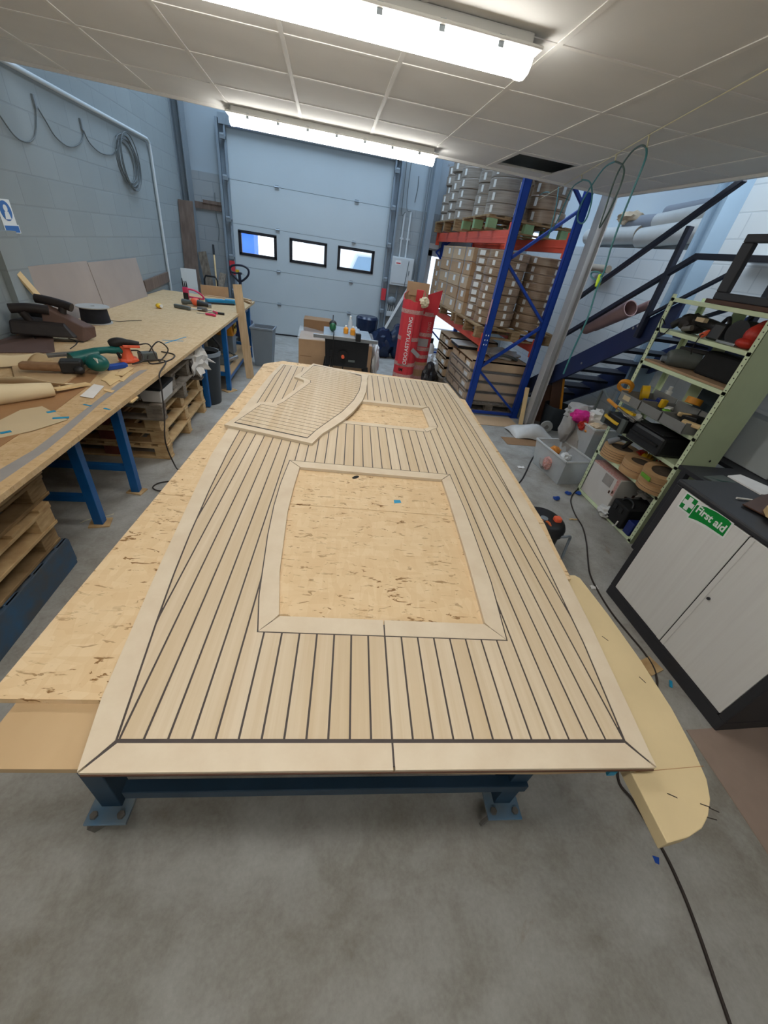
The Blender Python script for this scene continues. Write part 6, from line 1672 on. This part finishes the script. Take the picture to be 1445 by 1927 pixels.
# broom-like bent tool leaning on the shelf
t = thing('caulking_gun', 'bent grey tool with a yellow shaft poking out of the shelf at the far end', 'tool', (GX - .1, 3.5, .9))
MB().tube([(GX + .10, 3.74, .78), (GX + .09, 3.74, .96), (GX + .08, 3.70, 1.0), (GX - .0, 3.52, .99), (GX - .05, 3.42, .985)], .014, 8).build('tube', 'tool_grey', t, smooth=True)
MB().cyl((GX - .05, 3.42, .985), (GX - .11, 3.18, .985), .016).build('shaft', 'amber_plastic', t, smooth=True)
MB().cyl((GX - .11, 3.18, .985), (GX - .08, 2.95, .95), .012).build('rod', 'metal_dull', t, smooth=True)
# third shelf (.79): black case with a yellow handle
t = thing('tool_case', 'black tool case with a yellow handle sticking out of the middle shelf', 'tool case', (GX + .05, 2.8, .791))
MB().hull8([(GX - .09, 2.56, .792), (GX - .09, 2.98, .792), (GX + .31, 2.98, .792), (GX + .31, 2.56, .792), (GX - .07, 2.58, .95), (GX - .07, 2.96, .95), (GX + .31, 2.96, .95), (GX + .31, 2.58, .95)]).build('body', 'black_plastic', t, bevel=.025)
MB().box(GX - .098, 2.60, .865, GX - .07, 2.94, .885).build('seam', 'black_matte', t)
MB().box(GX - .06, 2.62, .951, GX + .3, 2.92, .962).build('lid_panel', 'black_matte', t, bevel=.004)
t2 = thing('tool_bag', 'dark box with a bright yellow bar handle at the far end of the middle shelf', 'tool case', (GX, 3.15, .791))
MB().hull8([(GX - .11, 3.02, .80), (GX - .11, 3.30, .80), (GX + .2, 3.30, .80), (GX + .2, 3.02, .80), (GX - .10, 3.03, .92), (GX - .10, 3.29, .92), (GX + .2, 3.29, .92), (GX + .2, 3.03, .92)]).build('body', 'black_plastic', t2, bevel=.012)
MB().tube([(GX - .13, 3.06, .87), (GX - .15, 3.08, .875), (GX - .15, 3.24, .885), (GX - .13, 3.26, .885)], .014, 8, smooth=False).build('handle', 'tool_yellow', t2, smooth=True)
MB().box(GX - .12, 3.0, .80, GX - .09, 3.06, .93).build('latch', 'tool_grey', t2, bevel=.006)
MB().box(GX - .12, 3.26, .80, GX - .09, 3.32, .93).build('latch', 'tool_grey', t2, bevel=.006)
tag(MB().ell((GX - .03, 3.06, .965), (.07, .1, .03), 3, seed=3.8, amp=.025, floor=.921).build('plastic_bag', 'bag_white', smooth=True), 'clear crumpled packet on the tool boxes of the middle shelf', 'packet')
tag(MB().bar((GX - .10, 2.97, 1.0), (GX - .07, 3.2, .985), .03, .02).build('marker', 'tool_yellow'), 'yellow marker lying under the grey picking bins', 'marker')
tag(MB().bar((GX + .1, 2.45, .80), (GX + .30, 2.55, .92), .1, .1).build('black_sack', 'black_matte', bevel=.03), 'black sack at the near end of the middle shelf', 'sack')
# second shelf (.50): coils of edging
def coil(y, x, z, r, h, n, label, tilt=(0, 0, 1), m='edging_roll'):
    t = thing('edging_coil', label, 'coil', (GX + x, y, z), 0, 'coils of brown edging on the shelf')
    c = Vector((GX + x, y, z)); d = Vector(tilt).normalized()
    MB().pipe(c, c + d * h, r, r * .62, 30).build('outer_coil', m, t, smooth=True)
    for k in range(n):
        MB().pipe(c + d * h * (k + 1) / (n + 1) - d * .0015, c + d * h * (k + 1) / (n + 1) + d * .0015, r + .0008, r - .004, 30).build('winding_line', 'edging_dark', t)
    MB().cyl(c + d * .004, c + d * (h - .008), r * .615, n=24).build('core', 'edging_dark', t)
    return t
coil(3.14, .115, .501, .165, .115, 4, 'coil of edging at the far end, its strips sprung loose, beneath the spray gun')
coil(2.82, .09, .501, .15, .125, 1, 'tall coil of edging in the middle of its shelf')
coil(2.545, .07, .501, .15, .065, 1, 'flat coil of edging at the near end, lowest of two', m='edging_roll')
coil(2.555, .085, .567, .155, .115, 1, 'coil of edging with a lime green mark, resting on a flatter one', (-.16, -.06, 1))
tag(MB().obox((GX - .088, 2.54, .62), (.006, .12, .035), R(-4), 0, R(-9)).build('green_mark', 'lime_green'), 'lime green paper strip on the tilted coil', 'strip')
for i, (y, m_, lb) in enumerate(((3.02, 'tool_red', 'red plastic part behind the tall coil'), (2.95, 'tool_yellow', 'yellow plastic part between the coils'), (2.80, 'tool_red', 'red plastic part under the black tool case'))):
    tag(MB().ell((GX + .25, y, .60), (.05, .05, .05), 3, seed=i + .7, amp=.03).build('plastic_part', m_, smooth=True), lb, 'part', 'red and yellow plastic parts on the shelf')
    tag(MB().box(GX + .2, y - .05, .501, GX + .3, y + .045, .55).build('part_box', 'cardboard_dark'), ['small dark carton under the first red part', 'small dark carton under the yellow part', 'small dark carton under the second red part'][i], 'box', 'small cartons behind the coils')
t = thing('spray_gun', 'pale spray gun lying on the far coil below the yellow-handled box', 'spray gun', (GX + .05, 3.2, .607))
MB().cyl((GX + .0, 3.22, .63), (GX + .10, 3.16, .72), .03, .022).build('cup', 'fabric_roll_grey', t, smooth=True)
MB().bar((GX + .10, 3.12, .62), (GX + .10, 3.06, .72), .03, .03).build('grip', 'black_plastic', t, bevel=.006)
MB().bar((GX + .06, 3.2, .70), (GX + .10, 3.05, .725), .03, .03).build('barrel', 'black_plastic', t, bevel=.006)
# lowest shelf
t = thing('shipping_box', 'white box with pink tape and a clear pouch on the bottom shelf', 'box', (GX + .2, 3.08, .036))
MB().box(GX + .01, 2.84, .036, GX + .315, 3.28, .40).build('box_body', 'box_white', t, bevel=.006)
MB().box(GX + .0085, 2.86, .385, GX + .3, 3.28, .4015).build('top_tape', 'tape_print', t)
MB().box(GX + .0078, 2.845, .22, GX + .0095, 2.885, .40).build('corner_tape', 'tape_print', t)
MB().box(GX + .0070, 2.93, .27, GX + .0095, 3.06, .37).build('document_pouch', 'tape_grey', t)
for y, z in ((2.90, .22), (2.86, .24)):
    MB().box(GX + .0070, y, z, GX + .0095, y + .02, z + .03).build('arrow_mark', 'brown_panel', t)
for x, z in ((.14, .20), (.22, .22)):
    MB().box(GX + x, 2.8385, z, GX + x + .03, 2.841, z + .03).build('glass_mark', 'brown_panel', t)
tag(MB().ell((GX + .0, 2.82, .055), (.06, .09, .05), 3, seed=4.9, amp=.04, floor=.001).build('plastic_bag', 'bag_white', smooth=True), 'white plastic bag spilling out between the white box and the black case', 'bag')
t = thing('battery_case', 'black case with clips on the bottom shelf, in front of the white box', 'case', (GX + .1, 2.65, .036))
MB().box(GX - .02, 2.56, .036, GX + .26, 2.78, .25).build('body', 'black_matte', t, bevel=.012)
for y in (2.62, 2.70):
    MB().box(GX - .028, y, .17, GX - .018, y + .04, .22).build('clip', 'black_plastic', t, bevel=.003)
MB().tube([(GX + .04, 2.60, .25), (GX + .05, 2.63, .29), (GX + .05, 2.71, .29), (GX + .04, 2.74, .25)], .010, 8).build('handle', 'black_plastic', t, smooth=True)
MB().tube([(GX - .03, 2.60, .1), (GX - .04, 2.60, .05), (GX - .045, 2.62, .037)], .008, 6).build('tag_end', 'white_paint', t)
tag(MB().box(GX + .0, 2.45, .036, GX + .28, 2.54, .17).build('tin', 'navy_plastic', bevel=.01), 'dark blue box beside the perforated post on the bottom shelf', 'box')
tag(MB().ell((GX + .25, 2.72, .33), (.06, .11, .045), 3, seed=7.7, amp=.05).build('plastic_bag', 'tape_grey', smooth=True), 'grey crumpled plastic behind the black case', 'bag')
tag(MB().box(GX + .265, 2.58, .036, GX + .32, 2.80, .29).build('black_box', 'black_plastic', bevel=.01), 'black box at the back of the bottom shelf under the grey plastic', 'box')
tag(MB().cyl((GX + .05, 2.425, .036), (GX + .05, 2.425, .055), .025).build('blue_disc', 'navy_plastic', smooth=True), 'blue cap lying at the near corner of the bottom shelf', 'cap')

# ================================================================ FIRST AID CABINET
CX, CY0, CY1, CABH = 2.19, .775, 1.80, 1.0
cb = thing('storage_cabinet', 'dark grey cabinet with two pale sliding doors and a first aid sign', 'cabinet', (CX + .23, (CY0 + CY1) / 2, 0))
MB().box(CX, CY0, 0, CX + .46, CY1, .085).build('plinth', 'cab_dark', cb, bevel=.008)
MB().box(CX - .005, CY0 - .005, CABH - .035, CX + .465, CY1 + .005, CABH).build('top', 'cab_dark', cb, bevel=.012)
for y0 in (CY0, CY1 - .045):
    MB().box(CX, y0, .085, CX + .46, y0 + .045, CABH - .035).build('side_panel', 'cab_dark', cb, bevel=.006)
MB().box(CX + .40, CY0, .085, CX + .46, CY1, CABH - .035).build('back_panel', 'cab_dark', cb)
ds = []
for i, (a, b_) in enumerate(((CY0 + .046, 1.281), (1.287, CY1 - .046))):
    dd = MB().box(CX + .002, a, .10, CX + .02, b_, CABH - .040).build('door', 'cab_door', cb, bevel=.003)
    e = b_ - .03 if i == 0 else a
    MB().box(CX - .003, e, .102, CX + .003, e + .03, CABH - .042).build('grip_strip', 'cab_door', dd, bevel=.003)
    ds.append(dd)
MB().cyl((CX - .006, 1.235, .55), (CX + .002, 1.235, .55), .009, n=14).build('lock', 'cab_dark', ds[0])
MB().box(CX + .0, 1.2815, .09, CX + .004, 1.2865, CABH - .04).build('door_gap', 'black_matte', cb)
MB().box(CX - .002, CY0 + .05, .086, CX + .01, CY1 - .05, .098).build('bottom_track', 'cab_dark', cb)
# first aid sign on the far door
FM = lambda y, z, d=0.0: face_matrix(Vector((CX + .0015 - d, y, z)), (0, -1, 0), (0, 0, 1))
sgn = thing('first_aid_sign', 'green and white first aid sticker on the cabinet door', 'sign', (CX, 1.54, .90))
def splate(poly, d0, d1, nm_, m_):
    MB().prism([(-p[0], p[1]) for p in poly], d0, d1, Matrix(((0, 0, -1, CX + .0018), (-1, 0, 0, 0), (0, 1, 0, 0), (0, 0, 0, 1)))).build(nm_, m_, sgn)
splate([(1.712, .962), (1.605, .962), (1.600, .945), (1.42, .985), (1.385, .975), (1.378, .865), (1.43, .862), (1.615, .835), (1.632, .852), (1.712, .852)], 0, .0012, 'sign_board', 'sign_white')
splate([(1.702, .953), (1.618, .953), (1.618, .862), (1.702, .862)], .0012, .002, 'cross_tile', 'sign_green')
splate([(1.674, .948), (1.646, .948), (1.646, .922), (1.622, .922), (1.622, .893), (1.646, .893), (1.646, .867), (1.674, .867), (1.674, .893), (1.698, .893), (1.698, .922), (1.674, .922)], .002, .0027, 'white_cross', 'sign_white')
splate([(1.612, .932), (1.56, .952), (1.50, .962), (1.42, .965), (1.395, .958), (1.388, .875), (1.43, .872), (1.50, .868), (1.56, .858), (1.612, .842)], .0012, .002, 'text_strip', 'sign_green')
lettering('First aid', .062, FM(1.50, .913, .0012) @ Matrix.Rotation(R(-1.5), 4, 'Z'), 'sign_white', sgn, bold=.0017)
# on the cabinet
bl2 = lambda n_, poly, th, m_, lb, ct, z=CABH: tag(MB().prism([(p[0], p[1]) for p in poly], z + .001, z + .001 + th).build(n_, m_), lb, ct)
bl2('paper_pad', [(2.613,1.871,1), (2.743,1.9,1), (2.812,1.74,1), (2.73,1.635,1), (2.628,1.65,1)], .008, 'paper', 'white paper pad on top of the dark cabinet', 'paper')
tag(MB().cyl((2.38,1.584,1.01), (2.473,1.57,1.01), .006, n=10).build('pen', 'white_paint', smooth=True), 'white pen lying on the cabinet next to the brown clipboard', 'pen')
bl2('brown_folder', [(2.336,1.507,1.005), (2.601,1.622,1.005), (2.895,1.709,1.005), (2.471,1.329,1.005), (2.372,1.394,1.005)], .006, 'brown_panel', 'brown folder on the cabinet top at the right edge of the photo', 'folder', CABH + .011)
bl2('wood_block', [(2.408,1.45,1.02), (2.57,1.514,1.02), (2.349,1.325,1.02), (2.351,1.386,1.02)], .03, 'scrap_wood', 'pale wood block on the brown folder at the right edge of the photo', 'wood scrap', CABH + .019)
# desk with cables behind the cabinet
dk_ = thing('desk', 'black desk between the cabinet and the green shelves', 'desk', (3.2, 1.9, 0))
MB().box(2.80, 1.35, .80, 4.1, 2.37, .83).box(3.32, 2.37, .80, 4.1, 3.0, .83).build('desk_top', 'cab_dark', dk_)
for x in (2.84, 4.06):
    for y in (1.39, 2.32):
        MB().box(x - .025, y - .025, 0, x + .025, y + .025, .80).build('leg', 'cab_dark', dk_)
cpu = thing('computer_case', 'pale grey computer case standing on the black desk', 'computer', (3.54, 2.5, .831))
MB().box(3.44, 2.20, .832, 3.64, 2.78, 1.20).build('case', 'panel_white', cpu, bevel=.008)
MB().box(3.435, 2.66, .98, 3.44, 2.72, 1.18).build('vent_strip', 'tool_grey', cpu)
mon = thing('monitor', 'black monitor seen edge-on behind the green shelf unit', 'monitor', (3.3, 1.7, .831))
MB().box(3.30, 1.45, 1.02, 3.34, 1.84, 1.32).build('screen_case', 'black_plastic', mon, bevel=.006)
MB().box(3.30, 1.62, .845, 3.34, 1.67, 1.02).build('neck', 'black_plastic', mon)
MB().box(3.22, 1.53, .832, 3.42, 1.76, .845).build('foot', 'black_plastic', mon, bevel=.004)
kb = MB()
for k in range(5):
    kb.tube([(2.86 + .03 * k, 2.18 - .05 * k, .836), (2.98 + .02 * k, 2.08 - .02 * k, .845 + .01 * k), (3.08, 2.0 - .06 * k, .838), (3.16, 1.88 - .04 * k, .84 + .006 * k), (3.05, 1.7 - .04 * k, .838)], .004, 6)
tag(kb.build('cable_tangle', 'hose_dark', smooth=True), 'tangle of grey-green cables on the black desk', 'cable')
tag(MB().obox((3.12, 1.92, .855), (.09, .13, .045), .4).build('circuit_board', 'tool_green' if False else 'hose_dark', bevel=.004), 'small green-grey junction box among the desk cables', 'box')
tag(MB().obox((2.96, 2.12, .836), (.22, .16, .008), .2).build('notebook', 'tool_grey'), 'grey notebook lying on the desk corner by the green shelf unit', 'notebook')
tag(MB().tube([(2.95, 1.72, .85), (2.86, 1.68, .845), (2.77, 1.62, .83), (2.70, 1.60, 1.012), (2.60, 1.62, 1.008)] if False else [(3.0, 1.8, .845), (2.9, 1.74, .838), (2.82, 1.68, .838), (2.80, 1.6, .838)], .004, 6).build('phone_cable', 'white_paint'), 'thin white cable at the desk edge', 'cable')

# ================================================================ FLOOR ON THE RIGHT
def tub(cx, cy, z0, lx, ly, h, rz, label, flare=.04):
    t = thing('storage_tub', label, 'storage tub', (cx, cy, z0), rz, 'clear plastic storage tubs')
    def fr8(a, b_, z0_, c_, d, z1_):
        return [(-a, -b_, z0_), (-a, b_, z0_), (a, b_, z0_), (a, -b_, z0_), (-c_, -d, z1_), (-c_, d, z1_), (c_, d, z1_), (c_, -d, z1_)]
    a, b_ = lx / 2, ly / 2
    mb = MB()
    o = [mb.bm.verts.new(p) for p in fr8(a - flare, b_ - flare, 0, a, b_, h)]
    i_ = [mb.bm.verts.new(p) for p in fr8(a - flare - .004, b_ - flare - .004, .004, a - .004, b_ - .004, h)]
    mb.bm.faces.new(o[:4]); mb.bm.faces.new(i_[:4])
    for k in range(4):
        j = (k + 1) % 4
        mb.bm.faces.new((o[k], o[j], o[4 + j], o[4 + k])); mb.bm.faces.new((i_[k], i_[4 + k], i_[4 + j], i_[j])); mb.bm.faces.new((o[4 + k], o[4 + j], i_[4 + j], i_[4 + k]))
    mb.build('body', 'clear_plastic', t, local=True)
    rm = MB()
    for p, q in (((-a, -b_), (a, -b_)), ((a, -b_), (a, b_)), ((a, b_), (-a, b_)), ((-a, b_), (-a, -b_))):
        rm.bar((p[0], p[1], h), (q[0], q[1], h), .022, .018)
    rm.build('rim', 'clear_rim', t, local=True, bevel=.004)
    return t
tub(2.755, 3.69, 0, .36, .60, .30, R(6), 'clear plastic tub on the floor, the lower of two beside the green shelf')
tub(3.10, 3.86, 0, .34, .50, .60, R(4), 'taller clear tub full of rags behind the lower one')
rags = [((3.02, 4.02, .63), (.18, .16, .11), 'cloth_grey', 'grey rag heaped at the back of the rag pile'), ((2.93, 3.90, .64), (.10, .10, .07), 'cloth_pink', 'bright pink rag on the left of the rag pile'), ((3.10, 3.85, .64), (.14, .12, .10), 'cloth_white', 'white crumpled cloth on the rag pile'),
        ((3.08, 3.75, .58), (.14, .08, .05), 'cloth_cream', 'cream printed rag at the front of the rag pile'), ((2.87, 3.98, .47), (.06, .11, .18), 'cloth_grey', 'grey rag hanging over the edge of the rag tub'), ((3.06, 3.74, .53), (.13, .06, .03), 'cloth_orange', 'orange rag under the cream one in the rag tub'), ((2.94, 3.82, .57), (.05, .05, .06), 'tool_red', 'dull red rag below the pink one')]
for i, (c, r_, m_, lb) in enumerate(rags):
    tag(MB().ell(c, r_, 3, seed=i * 1.9 + .4, amp=min(r_) * .45, freq=2.4).build('rag', m_, smooth=True), lb, 'rag', 'rags in the rag tub')
tag(MB().ell((3.05, 3.92, .30), (.155, .19, .29), 3, seed=2.9, amp=.03, floor=.006).build('rag_bundle', 'cloth_grey', smooth=True), 'grey bundle seen through the wall of the rag tub', 'rag')
for i, (c, r_, m_, lb) in enumerate((((2.66, 3.76, .10), (.09, .12, .09), 'cloth_grey', 'grey bundle inside the lower tub'), ((2.60, 3.66, .14), (.05, .07, .08), 'tape_print', 'pink wrapper inside the lower tub'), ((2.75, 3.56, .12), (.08, .09, .11), 'black_matte', 'dark cloth inside the lower tub'), ((2.74, 3.60, .25), (.06, .07, .05), 'bag_white', 'white lump on top in the lower tub'), ((2.72, 3.80, .24), (.06, .06, .05), 'cloth_orange', 'orange net scrap at the far end of the lower tub'), ((2.80, 3.50, .08), (.06, .05, .07), 'tool_grey', 'grey scrap at the near end of the lower tub'))):
    tag(MB().ell(c, r_, 3, seed=i * 1.3 + 3, amp=min(r_) * .4, floor=.006).build('packed_item', m_, smooth=True), lb, 'rag', 'contents of the lower tub')
# vacuum cleaner
vc = thing('vacuum_cleaner', 'round black and orange workshop vacuum at the right edge of the trolley', 'vacuum cleaner', (1.80, 2.28, 0))
VC = (1.76, 2.26, 0)
MB().lathe([(.001, .06), (.145, .06), (.162, .09), (.168, .25), (.162, .26), (.001, .26)], VC).build('drum', 'black_plastic', vc, smooth=True)
MB().lathe([(.162, .26), (.19, .265), (.19, .30), (.175, .33), (.135, .355), (.001, .36)], VC).build('motor_head', 'black_plastic', vc, smooth=True)
MB().box(1.82, 2.18, .335, 1.875, 2.235, .39).build('knob', 'tool_orange', vc, bevel=.012)
MB().cyl((1.74, 2.22, .33), (1.74, 2.22, .37), .03).build('gauge', 'bin_grey', vc, smooth=True)
MB().tube([(1.74, 2.22, .34), (1.755, 2.16, .36), (1.76, 2.10, .30), (1.75, 2.08, .16)], .010, 8).build('hose', 'cable_orange', vc, smooth=True)
MB().tube([(1.74, 2.22, .34), (1.70, 2.18, .36), (1.68, 2.13, .28), (1.67, 2.11, .16)], .010, 8).build('hose', 'cable_orange', vc, smooth=True)
MB().tube([(1.78, 2.12, .27), (1.88, 2.10, .28), (1.95, 2.12, .27), (1.97, 2.13, .20), (1.94, 2.08, .06), (1.90, 2.05, .02)], .011, 8).build('handle', 'bin_grey', vc, smooth=True)
for a in (.8, 2.4, 4.0, 5.5):
    MB().ell((VC[0] + .12 * math.cos(a), VC[1] + .12 * math.sin(a), .03), (.03, .03, .03), 2).build('castor_wheel', 'black_rubber', vc, smooth=True)
# bin with an orange-handled tool under the stairs
db = thing('dark_bin', 'dark grey tub under the stairs behind the rag pile', 'bin', (3.50, 5.2, 0))
MB().lathe([(.001, 0), (.17, 0), (.21, .34), (.195, .34), (.16, .02), (.001, .02)], (3.50, 5.22, 0)).build('body', 'bin_black', db, smooth=True)
oh = thing('orange_squeegee', 'bright orange-edged black tool standing in the dark tub under the stairs', 'tool', (3.45, 5.2, .02))
MB().bar((3.55, 5.23, .28), (3.44, 5.30, .745), .03, .03, up=(1, 0, 0)).build('orange_edge', 'tool_orange' if False else 'amber_plastic', oh, bevel=.005)
MB().bar((3.47, 5.27, .24), (3.38, 5.33, .72), .14, .02, up=(.5, 1, 0)).build('dark_blade', 'brown_panel', oh)
MB().box(3.38, 5.29, .72, 3.46, 5.33, .76).build('hook', 'amber_plastic', oh, bevel=.005)
tag(MB().hull8([(3.26, 5.45, .0), (3.26, 5.48, .0), (3.45, 5.42, .0), (3.45, 5.39, .0), (3.27, 5.50, .56), (3.27, 5.53, .56), (3.44, 5.47, .56), (3.44, 5.44, .56)]).build('leaning_sheet', 'brown_panel'), 'dark brown panel leaning beside the grey column under the stairs', 'panel')
tag(MB().bar((2.98, 5.20, 0), (3.0, 5.40, .5), .06, .02, up=(0, -1, .3)).build('wood_strip', 'scrap_wood'), 'tan wood strip leaning on the left of the grey column', 'wood strip')
dg = thing('sanding_disc', 'round grey disc standing on edge on the floor by the grey column', 'disc', (3.22, 5.0, 0))
MB().cyl((3.26, 4.96, .085), (3.27, 4.99, .09), .085).build('disc', 'spool_flange', dg, smooth=True)
MB().cyl((3.255, 4.955, .085), (3.26, 4.962, .085), .03).build('hub', 'metal_dull', dg, smooth=True)
tag(MB().grid(lambda u, v_: (2.62 + .56 * u + .05 * v_, 4.98 - .16 * u - .34 * v_ * (1 - .3 * u), .02 + .16 * math.sin(PI * u) ** .6 * math.sin(PI * v_) ** .6 + .014 * math.sin(9 * u + 5 * v_)), 22, 14, .008).build('polythene_sheet', 'bag_white', smooth=True), 'crumpled white polythene sheet on the floor at the foot of the grey column', 'sheet')
tag(MB().box(2.45, 4.42, 0, 3.0, 4.66, .004).build('cardboard_sheet', 'cardboard_dark'), 'brown card strip on the floor in front of the polythene', 'cardboard')
# cables on the floor
tag(MB().tube([(3.392,5.219,0.12), (3.244,4.931,0), (2.866,4.346,-0), (2.6,3.993,0), (2.382,3.672,0), (2.217,3.448,0), (2.02, 3.25, .01), (1.7, 3.0, .01)], .009, 8).build('extension_cable', 'black_rubber', smooth=True), 'thick black cable running from the grey disc to under the trolley', 'cable')
tag(MB().tube([(2.832,3.308,0.006), (2.724,3.211,0.006), (2.61,3.057,0.006), (2.524,2.822,0.006), (2.481,2.612,0.006), (2.384,2.388,0.006), (2.268,2.174,0.006), (2.169,1.982,0.006), (2.124,1.799,0.006), (2.1,1.595,0.006), (2.108,1.413,0.006), (2.118,1.264,0.006), (2.096,1.137,0.006), (2.022,1.026,0.006), (1.9, .92, .006), (1.6, .75, .006), (1.461,0.597,0.006), (1.476,0.511,0.006), (1.487,0.41,0.006), (1.49,0.305,0.006), (1.477,0.202,0.006), (1.454,0.105,0.006), (1.424,0.006,0.006), (1.388,-0.111,0.006)], .0062, 8).build('floor_cable', 'cable_brown', smooth=True), 'long dark cable snaking past the cabinet, under the trolley and out at the bottom right', 'cable')
tag(MB().prism([(p[0], p[1]) for p in ((1.433,0.32,0), (1.459,0.311,0), (1.443,0.29,0), (1.43,0.297,-0))], .0005, .0015).build('tape_scrap', 'tool_blue'), 'torn blue tape scrap on the floor beside the dark cable, near the bottom right', 'tape')
for i, (p, lb) in enumerate((((2.46,3.094,0), 'small blue tie with a tail on the floor, leftmost of three by the green shelf'), ((2.665,3.215,0), 'small blue lump on the floor, middle of three by the green shelf'), ((2.794,3.227,0), 'small blue lump touching the foot of the green shelf unit'))):
    tag(MB().ell((p[0], p[1], .016), (.035, .03, .018), 2, seed=i + .3, amp=.012, floor=.0005).build('blue_scrap', 'tool_blue', smooth=True), lb, 'scrap', 'blue scraps on the floor')
for i, (p, s_, m_, lb) in enumerate((((2.359,3.771,0), .05, 'paper', 'torn white paper on the floor beside the black cable'), ((2.115,1.837,0), .035, 'paper', 'white paper scrap on the floor beside the dark cable, near the cabinet corner'), ((2.454,2.737,0), .05, 'scrap_wood', 'thin wood splinter on the floor near the vacuum'))):
    tag(MB().grid(lambda u, v_, p=p, s_=s_: (p[0] + s_ * (u - .5) * 1.8, p[1] + s_ * (v_ - .5) * (1.0 if i < 2 else .3), .003 + .008 * math.sin(5 * u + 3 * v_) ** 2), 6, 4, .002).build('floor_scrap', m_), lb, 'scrap')
tag(MB().obox((2.09, 1.17, .005), (.12, .10, .008), .3).build('wood_packer', 'pallet_fresh'), 'thin wood packer on the floor under the dark cable by the cabinet plinth', 'wood scrap')
tag(MB().obox((2.14, 1.05, .004), (.05, .015, .006), .9).build('tape_scrap', 'tape_blue'), 'blue tape scrap at the foot of the cabinet plinth', 'tape')
